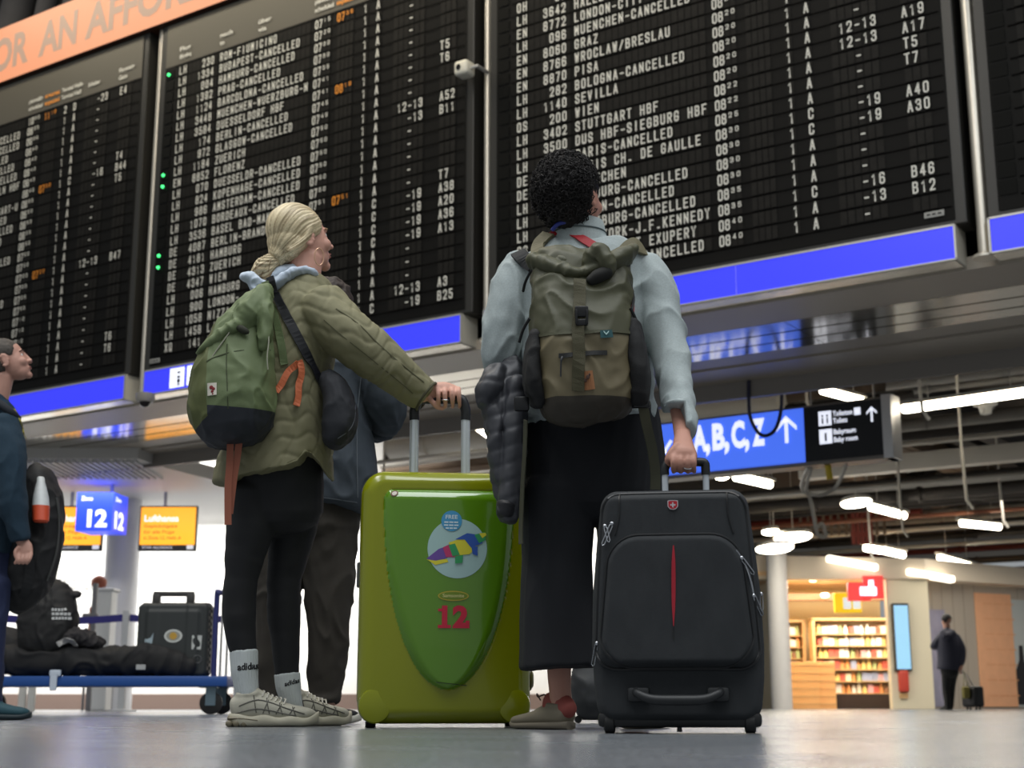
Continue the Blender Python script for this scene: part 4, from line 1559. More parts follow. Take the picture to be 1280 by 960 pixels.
def shell(W, H, R, re, D, fn, nx=60, nz=80, kx=None, xf=None, inside=None, wall=None):
    """front shell with relief fn(x,z)->offset (negative = out), walls and back. local: x, y depth, z from 0"""
    bm = nb()
    g = rr_grid(W, H, R, nx, nz)
    kx = kx or (lambda z: 1.0)
    vv = []

    def yedge(sd):
        q = re - min(re, sd)
        return re - math.sqrt(max(0, re * re - q * q))
    for row in g:
        r = []
        for x, z, sd in row:
            zz = z + H / 2
            x2 = x * kx(zz)
            r.append(bm.verts.new(xf(V((x2, yedge(sd) + fn(x2, zz) * min(1, sd / (re * .7)), zz)))))
        vv.append(r)
    for j in range(nz):
        for i in range(nx):
            f = bm.faces.new((vv[j][i], vv[j][i + 1], vv[j + 1][i + 1], vv[j + 1][i]))
            if inside:
                x, z, _ = g[j][i]
                x1, z1, _ = g[j + 1][i + 1]
                f.material_index = 1 if inside((x + x1) / 2 * kx((z + z1) / 2 + H / 2), (z + z1) / 2 + H / 2) else 0
    idx = [(0, i) for i in range(nx)] + [(j, nx) for j in range(nz)] + [(nz, i) for i in range(nx, 0, -1)] + [(j, 0) for j in range(nz, 0, -1)]
    prev = [vv[j][i] for j, i in idx]
    base = [(g[j][i][0], g[j][i][1]) for j, i in idx]
    n = len(prev)
    seq = wall or [(D * .46, 0), (D * .47, .006), (D * .49, .006), (D * .50, 0), (D - re, 0)]
    seq = list(seq) + [(D - re + re * math.sin(q), re * (1 - math.cos(q))) for q in (.4, .8, 1.2, 1.57)]
    for y, inset in seq:
        cur = []
        for x, z in base:
            zz = z + H / 2
            s = 1 - inset / (W / 2)
            sz = 1 - inset / (H / 2)
            cur.append(bm.verts.new(xf(V((x * kx(zz) * s, y, H / 2 + z * sz)))))
        for i in range(n):
            bm.faces.new((prev[i], prev[(i + 1) % n], cur[(i + 1) % n], cur[i]))
        prev = cur
    bm.faces.new(prev)

    def surf(x, z, lift=0.0012):
        xx = x / kx(z)
        zz = z - H / 2
        ax, az = abs(xx) - (W / 2 - R), abs(zz) - (H / 2 - R)
        sd = R - math.hypot(ax, az) if ax > 0 and az > 0 else min(W / 2 - abs(xx), H / 2 - abs(zz))
        sd = max(0, sd)
        return xf(V((x, yedge(sd) + fn(x, z) * min(1, sd / (re * .7)) - lift, z)))
    return bm, surf


def sstep(x):
    x = max(0, min(1, x))
    return x * x * (3 - 2 * x)


def decal(bm, surf, pts, lift=.0012, mi=0, n=8):
    """closed outline on the surface, tessellated as a fan of rings"""
    cx = sum(p[0] for p in pts) / len(pts)
    cz = sum(p[1] for p in pts) / len(pts)
    prev = None
    for k in range(1, n + 1):
        t = k / n
        cur = [bm.verts.new(surf(cx + (x - cx) * t, cz + (z - cz) * t, lift)) for x, z in pts]
        if prev is None:
            c = bm.verts.new(surf(cx, cz, lift))
            for i in range(len(pts)):
                bm.faces.new((c, cur[i], cur[(i + 1) % len(pts)])).material_index = mi
        else:
            for i in range(len(pts)):
                bm.faces.new((prev[i], cur[i], cur[(i + 1) % len(pts)], prev[(i + 1) % len(pts)])).material_index = mi
        prev = cur


def oval(cx, cz, a, b, n=36, rot=0):
    c, s = math.cos(rot), math.sin(rot)
    return [(cx + a * math.cos(t) * c - b * math.sin(t) * s, cz + a * math.cos(t) * s + b * math.sin(t) * c) for t in (2 * PI * i / n for i in range(n))]


# ---------------------------------------------------------------- green hard shell case
GX, GY = -.213, 4.345
Rg = Matrix.Rotation(math.radians(6.5), 3, 'Z')


def gxf(p):
    q = Rg @ V((p.x, p.y - .14, 0))
    return V((GX + q.x, GY + .14 + q.y, p.z + .012))


def g_half(z):
    t = (.690 - z) / .592
    if t < 0 or t > 1:
        return -1
    h = .197 * max(0, 1 - t ** 2.2) ** .5
    if t < .06:
        h = min(h, .197 - .03 * (1 - math.sqrt(max(0, 1 - (1 - t / .06) ** 2))))
    return h


def g_rel(x, z):
    b = -.020 * max(0, 1 - (x / .26) ** 2) * max(0, 1 - ((z - .40) / .42) ** 2) ** .7
    h = g_half(z)
    if h > 0:
        d = min(h - abs(x - .006), (.690 - z), )
        if d > 0:
            b -= .019 * math.sin(min(1, d / .034) * PI / 2)
            b += .003 * math.exp(-(d / .004) ** 2)
    return b


t = thing('suitcase', 'glossy lime green hard shell suitcase with a red 12, upright between the two travellers', 'suitcase', V((GX, GY + .14, 0)))
m_gr = mat('case_olive', (138, 144, 6), 0.24, coat=.3, spec=.5)
m_gp = mat('case_green', (92, 140, 18), 0.14, coat=.6, spec=.5)
bm, gs = shell(.515, .752, .075, .045, .28, g_rel, 130, 190, None, gxf, lambda x, z: g_half(z) > abs(x - .006))
obj('hard_shell', bm, [m_gr, m_gp], t, smooth=60)


def gx_(x, y):
    """photograph pixel -> local x,z on the case front"""
    p = P(x, y, GY)
    return (p.x - GX) / math.cos(math.radians(6.5)) + .002, p.z - .012


bm = nb()
c = gx_(563, 687)
decal(bm, gs, oval(c[0], c[1], .089, .089, 48), .0010)
st_ = obj('round_sticker', bm, mat('sticker_pale', (172, 204, 200), 0.35), t, 'pale round sticker')
cols = {'blue': (52, 92, 176), 'pink': (196, 60, 110), 'yellow': (224, 214, 60), 'green': (56, 160, 96), 'sky': (70, 160, 214), 'violet': (110, 80, 160)}
for pi_, (nm, pts, cl) in enumerate((
        ('beak', [(525, 700), (540, 688), (556, 682), (560, 694), (548, 700), (532, 703)], 'violet'),
        ('lower_beak', [(525, 701), (535, 703), (550, 700), (552, 704), (536, 708)], 'yellow'),
        ('head', [(545, 686), (562, 678), (572, 690), (560, 698), (549, 698)], 'pink'),
        ('body', [(552, 680), (575, 672), (588, 684), (578, 694), (562, 696)], 'yellow'),
        ('belly', [(552, 683), (560, 681), (566, 695), (557, 697)], 'green'),
        ('back', [(560, 676), (575, 668), (592, 670), (594, 680), (580, 686), (572, 676)], 'blue'),
        ('tail', [(584, 670), (597, 666), (598, 676), (590, 680)], 'green'),
        ('tail_tip', [(590, 668), (598, 667), (599, 670), (594, 674)], 'yellow'),
        ('fin', [(580, 684), (588, 684), (588, 696), (582, 694)], 'blue'),
        ('foot', [(560, 697), (570, 695), (569, 705), (560, 706)], 'green'))):
    bm = nb()
    decal(bm, gs, [gx_(*p) for p in pts], .0018 + .0003 * pi_, n=3)
    obj('printed_' + nm, bm, mat('print_' + cl, cols[cl], 0.4), st_, fix=False)
bm = nb()
c = gx_(556, 653)
decal(bm, gs, oval(c[0], c[1], .031, .031, 36), .0024)
bs_ = obj('blue_sticker', bm, mat('sticker_blue', (74, 156, 200), 0.35), t, 'small round blue sticker reading FREE')


def on_case(surf, lift):
    return lambda p: surf(p.x, p.z, lift)


X, Z = V((1, 0, 0)), V((0, 0, 1))
bm = nb()
put(bm, 'FREE', V((c[0], 0, c[1] + .006)), X, Z, .012, .036, .02, 'c', fn=on_case(gs, .0030))
for k, w_ in enumerate((.044, .046, .036)):
    for j in range(3):
        xa = c[0] - w_ / 2 + w_ * j / 3
        za = c[1] - .006 - .009 * k
        poly(bm, [gs(xa, za, .003), gs(xa + w_ * .28, za, .003), gs(xa + w_ * .28, za + .0042, .003), gs(xa, za + .0042, .003)])
obj('sticker_lettering', bm, mat('print_white', (220, 236, 240), 0.5), bs_, fix=False)
bm = nb()
c = gx_(558, 746)
decal(bm, gs, oval(c[0], c[1], .046, .015, 40), .0020)
decal(bm, gs, oval(c[0], c[1], .042, .0115, 40), .0026, 1)
bdg = obj('maker_badge', bm, [mat('badge_gold', (196, 178, 70), 0.3, metal=.5), mat('badge_green', (116, 140, 40), 0.35)], t)
bm = nb()
put(bm, 'Samsonite', V((c[0], 0, c[1] - .004)), X, Z, .010, .064, .01, 'c', fn=on_case(gs, .0032))
obj('badge_lettering', bm, mat('badge_pale', (226, 220, 150), 0.4), bdg, fix=False)
bm = nb()
a, b = gx_(538, 786), gx_(578, 758)
Hn = b[1] - a[1]
# slab serif figures 1 and 2 from bars and arcs
def bar(x0, z0, x1, z1):
    n_ = 4
    for i in range(n_):
        q0, q1 = i / n_, (i + 1) / n_
        poly(bm, [gs(x0 + (x1 - x0) * q0, z0, .0024), gs(x0 + (x1 - x0) * q1, z0, .0024), gs(x0 + (x1 - x0) * q1, z1, .0024), gs(x0 + (x1 - x0) * q0, z1, .0024)])
x0, z0, w_ = a[0], a[1], b[0] - a[0]
bar(x0 + w_ * .02, z0, x0 + w_ * .42, z0 + Hn * .14)
bar(x0 + w_ * .14, z0, x0 + w_ * .31, z0 + Hn)
bar(x0 + w_ * .02, z0 + Hn * .74, x0 + w_ * .16, z0 + Hn * .86)
put(bm, '2', V((x0 + w_ * .47, 0, z0)), X, Z, Hn, w_ * .50, .05, 'l', fn=on_case(gs, .0024))
bar(x0 + w_ * .88, z0, x0 + w_ * 1.0, z0 + Hn * .34)
obj('number_sticker', bm, mat('print_red', (206, 40, 66), 0.45), t, 'red sticker figures 12', fix=False)
bm = nb()
c = gx_(486, 619)
decal(bm, gs, oval(c[0], c[1], .012, .009, 20, .5), .0020, n=3)
decal(bm, gs, oval(c[0], c[1], .008, .006, 20, .5), .0026, 1, n=3)
obj('scuffed_corner', bm, [mat('scuff_brown', (110, 74, 50), 0.6), mat('scuff_pale', (206, 196, 186), 0.6)], t, 'small worn mark at the panel corner')
bm = nb()
a, b = gx_(537, 853), gx_(575, 857)
ribbon(bm, [gs(a[0] + (b[0] - a[0]) * k / 6, a[1] + (b[1] - a[1]) * k / 6, .002) for k in range(7)], V((0, -1, 0)), .0012, .0004)
obj('shell_mark', bm, mat('shell_mark_dark', (40, 60, 10), 0.5), t)
for s in (-1, 1):
    bm = nb()
    pts = []
    c = gxf(V((s * .205, .02, .052)))
    rings(bm, [ell(c + (Rg @ V((0, y, 0))), (Rg @ V((r, 0, 0))), V((0, 0, r * 1.05)), 28) for y, r in ((-.025, .041), (-.023, .046), (-.016, .049), (.07, .05))])
    obj('wheel_housing', bm, m_gr, t, smooth=True)
    for y in (.05, .22):
        bm = nb()
        c = gxf(V((s * .215, y, .008)))
        rings(bm, [ell(c + Rg @ V((q, 0, 0)), Rg @ V((0, .02, 0)), V((0, 0, .02)), 18) for q in (-.014, .014)])
        obj('wheel', bm, mat('rubber_black', (26, 26, 26), 0.6), t, smooth=True)
bm = nb()
rings(bm, [ell(gxf(V((.262 + q, .13, .13))), Rg @ V((0, r, 0)), V((0, 0, r * 1.2)), 20) for q, r in ((-.01, .028), (.008, .028), (.016, .018))])
obj('side_foot', bm, mat('side_foot_olive', (96, 92, 30), 0.4), t, smooth=True)
bm = nb()
obox(bm, gxf(V((-.266, .10, .405))), Rg @ V((.012, 0, 0)), Rg @ V((0, .05, 0)), V((0, 0, .075)), .004)
obj('latch', bm, mat('latch_grey', (92, 92, 92), 0.4), t)
m_rod = mat('rod_silver', (216, 222, 228), 0.28, metal=.45)
m_grip = mat('grip_black', (30, 32, 34), 0.42)
GHY = GY + .235
rods = []
for xb, xt in ((517, 518), (583, 582)):
    bm = nb()
    a, b = P(xb, 640, GHY), P(xt, 521, GHY)
    c0 = P((511 + 523) / 2 if xb < 550 else 582, 596, GHY)
    tube(bm, [V((c0.x, GHY, .70)), b], .0148, 14)
    obj('handle_rod', bm, m_rod, t, smooth=True)
    rods.append(b)
bm = nb()
a, b = rods
za = P(550, 499, GHY).z
ca, cb = V((a.x, GHY, a.z)), V((b.x, GHY, b.z))
tube(bm, smooth_path([ca - ZU * .012, ca + ZU * .02, V((a.x + .012, GHY, za - .004)), V((a.x + .035, GHY, za)), V((b.x - .035, GHY, za)), V((b.x - .012, GHY, za - .004)), cb + ZU * .02, cb - ZU * .012], 4), .0165, 14)
obj('pull_handle', bm, m_grip, t, smooth=True)
G_BAR = V(((a.x + b.x) / 2, GHY, za))

# ---------------------------------------------------------------- black fabric case
BX, BY = .405, 3.44
Rb = Matrix.Rotation(math.radians(-8), 3, 'Z')


def bxf(p):
    q = Rb @ V((p.x, p.y - .12, 0))
    return V((BX + q.x, BY + .12 + q.y + (p.z * .02), p.z + .022))


def b_kx(z):
    ks = [(0, .93), (.10, .985), (.18, 1.0), (.30, .985), (.42, .93), (.50, .885), (.55, .87)]
    for (a, p), (b, q) in zip(ks[:-1], ks[1:]):
        if z <= b:
            return p + (q - p) * (z - a) / (b - a)
    return ks[-1][1]


def pocket(x, z, x0, x1, z0, z1, r, e):
    cx, cz, hx, hz = (x0 + x1) / 2, (z0 + z1) / 2, (x1 - x0) / 2, (z1 - z0) / 2
    ax, az = abs(x - cx) - (hx - r), abs(z - cz) - (hz - r)
    sd = r - math.hypot(max(ax, 0), max(az, 0)) if (ax > 0 and az > 0) else r - max(ax, az)
    return sstep(sd / e), sd


def b_rel(x, z):
    o = -.012 * max(0, 1 - (x / .22) ** 2)
    k, _ = pocket(x, z, -.196, .196, .125, .545, .04, .02)
    o -= .022 * k
    k, _ = pocket(x, z, -.178 + (z - .2) * .10, .178 - (z - .2) * .10, .128, .438, .07, .012)
    o -= .014 * k
    o += .003 * noise.noise(V((x * 14, z * 9, 3.1))) + .0016 * noise.noise(V((x * 40, z * 12, 7)))
    return o


t = thing('suitcase', 'black fabric suitcase with a red stripe and a small red emblem, on two wheels', 'suitcase', V((BX, BY + .12, 0)))
m_bf = mat('case_black_fabric', (40, 43, 46), 0.8, bump=.5, bscale=900, var=.12, vscale=60)
bm, bs = shell(.405, .552, .045, .028, .23, b_rel, 90, 120, b_kx, bxf)
obj('fabric_body', bm, m_bf, t, smooth=50)
m_pipe = mat('piping_black', (22, 23, 25), 0.45)


def outline(x0, x1, z0, z1, r, taper=0.0, n=8):
    pts = []
    for cx, cz, a0 in ((x1 - r, z0 + r, -PI / 2), (x1 - r, z1 - r, 0), (x0 + r, z1 - r, PI / 2), (x0 + r, z0 + r, PI)):
        for i in range(n + 1):
            q = a0 + PI / 2 * i / n
            x, z = cx + r * math.cos(q), cz + r * math.sin(q)
            pts.append((x - math.copysign(taper * (z - .2), x), z))
    out = []
    for i in range(len(pts)):
        a, b = pts[i], pts[(i + 1) % len(pts)]
        d = math.hypot(b[0] - a[0], b[1] - a[1])
        k = max(1, int(d / .02))
        out += [(a[0] + (b[0] - a[0]) * j / k, a[1] + (b[1] - a[1]) * j / k) for j in range(k)]
    return out


for nm, prm, rad in (('pocket_piping', (-.178, .178, .128, .438, .07, .10), .0034), ('edge_piping', (-.193, .193, .125, .540, .045, .075), .0042)):
    bm = nb()
    tube(bm, [bs(x, z, .001) for x, z in outline(*prm)], rad, 8, closed=True)
    obj(nm, bm, m_pipe, t, smooth=True)


def bx_(x, y):
    p = P(x, y, BY + .0)
    return (p.x - BX) * 1.01, p.z - .022


bm = nb()
for s in (-1, 1):
    pts = [bs(s * .128 + s * .018 * sstep((.50 - z) / .1), z, .001) for z in [.44 + .10 * k / 10 for k in range(11)]]
    tube(bm, pts, .0026, 6)
obj('top_seams', bm, m_pipe, t, smooth=True)
bm = nb()
pts = [bx_(852, 684 + 10 * k) for k in range(11)]
ribbon(bm, [bs(p[0], p[1], .0016) for p in pts], V((0, -1, 0)), [.0012, .003, .0042, .0046, .0048, .0048, .0046, .0042, .0034, .002, .0008], .0006)
obj('red_stripe', bm, mat('stripe_red', (168, 26, 44), 0.5), t, 'thin red stripe down the front')
bm = nb()
pts = [bx_(852, 783 + 6 * k) for k in range(4)]
ribbon(bm, [bs(p[0], p[1], .0014) for p in pts], V((0, -1, 0)), .0012, .0004)
obj('pleat_seam', bm, m_pipe, t)
c = bx_(851, 633)
bm = nb()
decal(bm, bs, [(c[0] + .0125 * q[0], c[1] + .0115 * q[1]) for q in ((-1, .9), (-.6, 1), (.6, 1), (1, .9), (1, -.3), (.6, -.85), (0, -1), (-.6, -.85), (-1, -.3))], .003, n=3)
decal(bm, bs, [(c[0] + .0105 * q[0], c[1] + .0097 * q[1]) for q in ((-1, .9), (-.6, 1), (.6, 1), (1, .9), (1, -.3), (.6, -.85), (0, -1), (-.6, -.85), (-1, -.3))], .0036, 1, n=3)
for hx, hz in ((.0018, .0062), (.0062, .0018)):
    decal(bm, bs, [(c[0] - hx, c[1] - hz), (c[0] + hx, c[1] - hz), (c[0] + hx, c[1] + hz), (c[0] - hx, c[1] + hz)], .0042, 0, n=2)
obj('cross_emblem', bm, [mat('emblem_silver', (206, 200, 204), 0.3, metal=.5), mat('emblem_red', (178, 24, 40), 0.4)], t, 'red and silver cross emblem')
m_zip = mat('zip_silver', (186, 188, 192), 0.25, metal=.9)
for (x0, y0), (x1, y1) in (((775, 657), (765, 680)), ((768, 660), (772, 676)), ((936, 702), (948, 718)), ((950, 748), (960, 768)), ((962, 745), (959, 762)), ((756, 806), (750, 830))):
    a, b = bx_(x0, y0), bx_(x1, y1)
    bm = nb()
    pa, pb = bs(max(-.2, min(.2, a[0])), a[1], .006), bs(max(-.2, min(.2, b[0])), b[1], .008)
    d_ = (pb - pa).normalized()
    s_ = d_.cross(V((0, 1, 0))).normalized() * .0035
    tube(bm, [pa - s_, pb - s_, pb + d_ * .004, pb + s_, pa + s_, pa - d_ * .004], .0014, 6, closed=True)
    ball(bm, pa - d_ * .005, (.005, .004, .005), seg=10)
    obj('zip_pull', bm, m_zip, t, smooth=True)
# zip line on the right flank
bm = nb()
tube(bm, smooth_path([bs(bx_(x, y)[0], bx_(x, y)[1], .001) for x, y in ((928, 690), (938, 706), (946, 730), (952, 765), (955, 800))]), .0024, 6)
obj('zip_line', bm, m_zip, t, smooth=True)
# red inlay on the right side
bm = nb()
pr = [bxf(V((.2025 * b_kx(z) + .001, .11 + .006 * math.sin(k), z))) for k, z in enumerate([.19 + .03 * k for k in range(6)])]
ribbon(bm, pr, Rb @ V((1, 0, 0)), [.002, .007, .010, .010, .007, .002], .001)
obj('side_inlay', bm, MATS['stripe_red'], t, 'red inlay on the right side')
# carrying handle at the foot, base tray, wheels
bm = nb()
hpts = [bs(-.098, .078, .004), bs(-.094, .070, .026), bs(-.06, .056, .034), bs(0, .054, .036), bs(.06, .056, .034), bs(.094, .070, .026), bs(.098, .078, .004)]
tube(bm, smooth_path(hpts, 5), [.007 + .005 * math.sin(PI * i / 30) for i in range(31)], 12)
for s in (-1, 1):
    c = bs(s * .092, .068, .01)
    obox(bm, c + Rb @ V((-.026, -.010, -.018)), Rb @ V((.052, 0, 0)), Rb @ V((0, .022, 0)), V((0, 0, .034)), .008, 2)
obj('foot_handle', bm, mat('handle_rubber', (32, 34, 36), 0.5), t, smooth=True)
bm = nb()
obox(bm, bxf(V((-.190, .004, -.008))), Rb @ V((.38, 0, 0)), Rb @ V((0, .22, 0)), V((0, 0, .034)), .010, 2)
obj('base_tray', bm, mat('tray_black', (24, 24, 25), 0.45), t, smooth=True)
for s in (-1, 1):
    c = bxf(V((s * .163, .024, 0)))
    c.z = .0245
    bm = nb()
    ax = Rb @ V((1, 0, 0))
    rings(bm, [ell(c + ax * q, Rb @ V((0, r, 0)), V((0, 0, r)), 24) for q, r in ((-.013, .019), (-.010, .0235), (.010, .0235), (.013, .019))])
    obj('wheel', bm, MATS['rubber_black'], t, smooth=True)
    bm = nb()
    obox(bm, c + Rb @ V((-.022, -.012, .006)), Rb @ V((.044, 0, 0)), Rb @ V((0, .05, 0)), V((0, 0, .045)), .008, 2)
    obj('wheel_guard', bm, MATS['tray_black'], t, smooth=True)
bm = nb()
c = bxf(V((0, .01, -.008)))
tube(bm, [c, c - ZU * .010], .006, 8)
obj('base_stud', bm, MATS['rubber_black'], t, smooth=True)
BHY = BY + .20
tops = []
for xt, w_ in ((831, .0085), (882, .0085)):
    b = P(xt, 588, BHY)
    bm = nb()
    tube(bm, [V((b.x, BHY, .50)), b], w_, 10)
    obj('handle_rod', bm, m_rod, t, smooth=True)
    tops.append(b)
bm = nb()
a, b = tops
zt_ = P(860, 579, BHY).z
tube(bm, smooth_path([a - ZU * .012, a + ZU * .004, V((a.x + .008, BHY, zt_)), V((a.x + .025, BHY, zt_ + .003)), V((b.x - .02, BHY, zt_ + .003)), V((b.x - .002, BHY, zt_)), b + ZU * .004, b - ZU * .012], 4), .0115, 12)
obj('pull_handle', bm, m_grip, t, smooth=True)
B_BAR = V(((a.x + b.x) / 2, BHY, zt_))
# ================================================================ PEOPLE
def frame(fwd, roll=0.0):
    f = V(fwd).normalized()
    r = f.cross(ZU).normalized()
    u = r.cross(f).normalized()
    return Matrix((r, f, u)).transposed()


def head_shapes(bm, c, M, s=1.0, neck=True, nk=None):
    """skull, face, nose, brow, cheeks, chin, ears; local x right, y forward, z up; c = middle of the head"""
    def L(x, y, z):
        return c + M @ (V((x, y, z)) * s)

    def E(x, y, z, a, b, d):
        ball(bm, L(x, y, z), (a * s, b * s, d * s), M, 20)
    E(0, -.014, .030, .074, .094, .084)
    E(0, .026, -.018, .064, .064, .085)
    E(0, .040, -.068, .050, .045, .040)
    E(0, .072, -.096, .022, .018, .017)
    E(0, .074, .022, .045, .013, .012)
    for q in (-1, 1):
        E(q * .036, .060, -.030, .024, .026, .024)
        E(q * .012, .098, -.032, .010, .011, .009)
        # ear: rim and lobe
        for k in range(9):
            a = -2.2 + k * .55
            E(q * .075, -.012 + .017 * math.cos(a), -.008 + .028 * math.sin(a), .006, .007, .007)
        E(q * .073, -.010, -.010, .007, .014, .024)
    limbw(bm, [(L(0, .084, .012), .008 * s, .008 * s), (L(0, .094, -.010), .008 * s, .009 * s), (L(0, .102, -.030), .010 * s, .009 * s)], n=12)
    E(0, .083, -.062, .023, .009, .012)
    return L, E


def face_parts(c, M, body, s=1.0, brow=None, lip=None):
    def L(x, y, z):
        return c + M @ (V((x, y, z)) * s)
    for q in (-1, 1):
        bm = nb()
        ball(bm, L(q * .031, .0665, .002), .0118 * s, M, 16)
        e = obj('eye', bm, mat('eye_white', (222, 218, 212), 0.25), body, smooth=True)
        bm = nb()
        ball(bm, L(q * .031, .0758, .003), (.0058 * s, .0032 * s, .0058 * s), M, 12)
        obj('iris', bm, mat('iris_brown', (70, 56, 44), 0.2), e, smooth=True)
        bm = nb()
        tube(bm, smooth_path([L(q * .014, .0885, .020), L(q * .030, .085, .026), L(q * .048, .068, .021)]), [.003 * s] * 13, 6)
        obj('eyebrow', bm, brow or mat('brow_dark', (60, 48, 40), 0.8), body, smooth=True)
    bm = nb()
    for dz, w_ in ((.0035, .020), (-.0045, .017)):
        ball(bm, L(0, .0905, -.062 + dz), (w_ * s, .0045 * s, .0042 * s), M, 14)
    obj('lips', bm, lip or mat('lip_rose', (160, 96, 90), 0.45), body, smooth=True)


def fingers(bm, ks, r=.0088):
    """ks: list of chains of points"""
    for ch, rr in ks:
        limbw(bm, [(p, rr * (1.05 - .12 * i), rr * (1.05 - .12 * i)) for i, p in enumerate(ch)], n=12, cap0=1, cap1=1, k=3)


def skin(c=(205, 160, 142)):
    return mat('skin_%d' % c[0], c, 0.5, var=.06, vscale=30, spec=.35)


def shoe(name, heel, yaw, Lg, parent, mats, hgt=.085, width=.046, sole_t=.028, label=None, chunky=False):
    R_ = Matrix.Rotation(yaw, 3, 'Z')

    def T(x, y, z):
        return heel + R_ @ V((x, y, z))
    prof_w = [(0, .34), (.025, .58), (.08, .74), (.18, .80), (.35, .80), (.55, .92), (.72, 1.0), (.86, .88), (.95, .62), (1, .30)]
    prof_h = [(0, .88), (.05, 1.0), (.18, 1.0), (.30, .97), (.42, .82), (.60, .62), (.78, .50), (.92, .40), (1, .22)]

    def ip(pr, s):
        for (a, p), (b, q) in zip(pr[:-1], pr[1:]):
            if s <= b:
                return p + (q - p) * (s - a) / (b - a)
        return pr[-1][1]
    k = hgt / .118
    q = width / .046
    z0 = sole_t * .6
    bm = nb()
    limbw(bm, [(T(.045 * Lg, 0, z0 + .034 * k), .029 * q, .034 * k), (T(.16 * Lg, 0, z0 + .040 * k), .036 * q, .042 * k), (T(.34 * Lg, 0, z0 + .036 * k), .037 * q, .038 * k),
               (T(.54 * Lg, 0, z0 + .027 * k), .041 * q, .030 * k), (T(.74 * Lg, 0, z0 + .020 * k), .045 * q, .024 * k), (T(.88 * Lg, 0, z0 + .017 * k), .038 * q, .020 * k), (T(.955 * Lg, 0, z0 + .014 * k), .022 * q, .014 * k)],
          n=24, p=2.5, cap0=.5, cap1=.6, bdir=V((0, 0, 1)))
    limbw(bm, [(T(.075 * Lg, 0, z0 + .074 * k), .026 * q, .014 * k), (T(.18 * Lg, 0, z0 + .075 * k), .033 * q, .014 * k), (T(.29 * Lg, 0, z0 + .078 * k), .029 * q, .015 * k)], n=18, bdir=V((0, 0, 1)))
    limbw(bm, [(T(.27 * Lg, 0, z0 + .094 * k), .017 * q, .008 * k), (T(.36 * Lg, 0, z0 + .076 * k), .021 * q, .010 * k), (T(.52 * Lg, 0, z0 + .054 * k), .023 * q, .012 * k)], n=16, bdir=V((0, 0, 1)))
    me_ = fuse(bm, .0042, 3)
    tree_ = BVHTree.FromPolygons([v.co.copy() for v in me_.vertices], [list(p.vertices) for p in me_.polygons])
    for mm in [mats[0]]:
        me_.materials.append(mm)
    me_.shade_smooth()
    up = link('shoe_upper', me_, parent, label)
    N = 30
    up.name = name
    bm = nb()
    rs = []
    for i in range(N + 1):
        s = -.015 + 1.03 * i / N
        w_ = width * 1.08 * ip(prof_w, min(1, max(0, s)))
        lift = .010 * max(0, (s - .8) / .2) ** 2
        sc_ = 1.0
        tt = sole_t * (1.15 - .25 * max(0, min(1, s)))
        if chunky:
            tt *= 1.0 + .12 * math.sin(s * 20)
        rs.append([T(s * Lg, w_ * math.copysign(abs(math.cos(a)) ** .6, math.cos(a)), lift + tt * .5 + tt * .5 * math.copysign(abs(math.sin(a)) ** .6, math.sin(a)))
                   for a in [2 * PI * k / 20 for k in range(20)]])
    rings(bm, rs)
    obj('shoe_sole', bm, mats[1], up, smooth=80)

    def surf(s, side, v):
        """point on the upper: s along, side -1/1, v 0 low .. 1 top"""
        z = z0 + .008 + (hgt * ip(prof_h, s) - z0) * v * .92
        o_, c_ = T(s * Lg, side * .12, z), T(s * Lg, 0, z)
        loc, n_, i_, d_ = tree_.ray_cast(o_, (c_ - o_).normalized())
        return (loc + n_ * .001) if loc is not None and d_ < .13 else T(s * Lg, side * .018, z0 + hgt * ip(prof_h, s) * .8)
    return up, surf, T


def quilt(scale=.058, amp=.0034, seed=0.0):
    """onion quilting: wavy stitched lines with puffed bands between"""
    def fn(co, n):
        u = co.x * 1.0 + co.y * .6
        v = co.z + .030 * math.sin(u * 21 + seed) + .016 * math.sin(u * 47 + co.z * 9)
        q = (v / scale) % 1.0
        d = min(q, 1 - q) * scale
        a = amp * (1 - math.exp(-(d / .008) ** 2))
        u2 = (u + .024 * math.sin(co.z * 26 + seed)) / (scale * 1.7)
        q2 = u2 % 1.0
        d2 = min(q2, 1 - q2) * scale * 1.7
        a -= amp * .7 * math.exp(-(d2 / .005) ** 2)
        q3 = V((co.x * 12, co.y * 12, co.z * 7))
        return a + .006 * noise.noise(q3) + .0028 * noise.noise(q3 * 3.3)
    return fn


# ---------------------------------------------------------------- person with the blond ponytail
HB = V((.82, .55, .20))
MB_ = frame(HB)
cB = P(377, 299, 4.62)
m_skB = skin((208, 158, 140))
bm = nb()
head_shapes(bm, cB, MB_, 1.0)
limb(bm, [(383, 322, 4.62, 20, .055), (380, 345, 4.62, 21, .056), (376, 372, 4.63, 30, .06)])
trunk(bm, [(355, 400, 378, 4.63, .07), (345, 400, 420, 4.63, .08), (340, 395, 480, 4.63, .08), (325, 395, 560, 4.64, .09), (318, 388, 590, 4.65, .08)])
limb(bm, [(403, 390, 4.50, 16, .05), (440, 425, 4.49, 16, .045), (478, 456, 4.50, 15, .04), (512, 484, 4.55, 11, .03), (532, 494, 4.565, 10, .022)])
limb(bm, [(352, 392, 4.76, 15, .04), (350, 450, 4.80, 14, .04), (385, 500, 4.82, 10, .03), (398, 512, 4.80, 11, .02)])
limb(bm, [(324, 610, 4.61, 20, .06), (312, 660, 4.60, 18, .05), (303, 720, 4.60, 13, .036), (300, 770, 4.61, 13, .036), (305, 830, 4.61, 10, .028), (310, 880, 4.61, 10, .026), (335, 898, 4.62, 9, .014)])
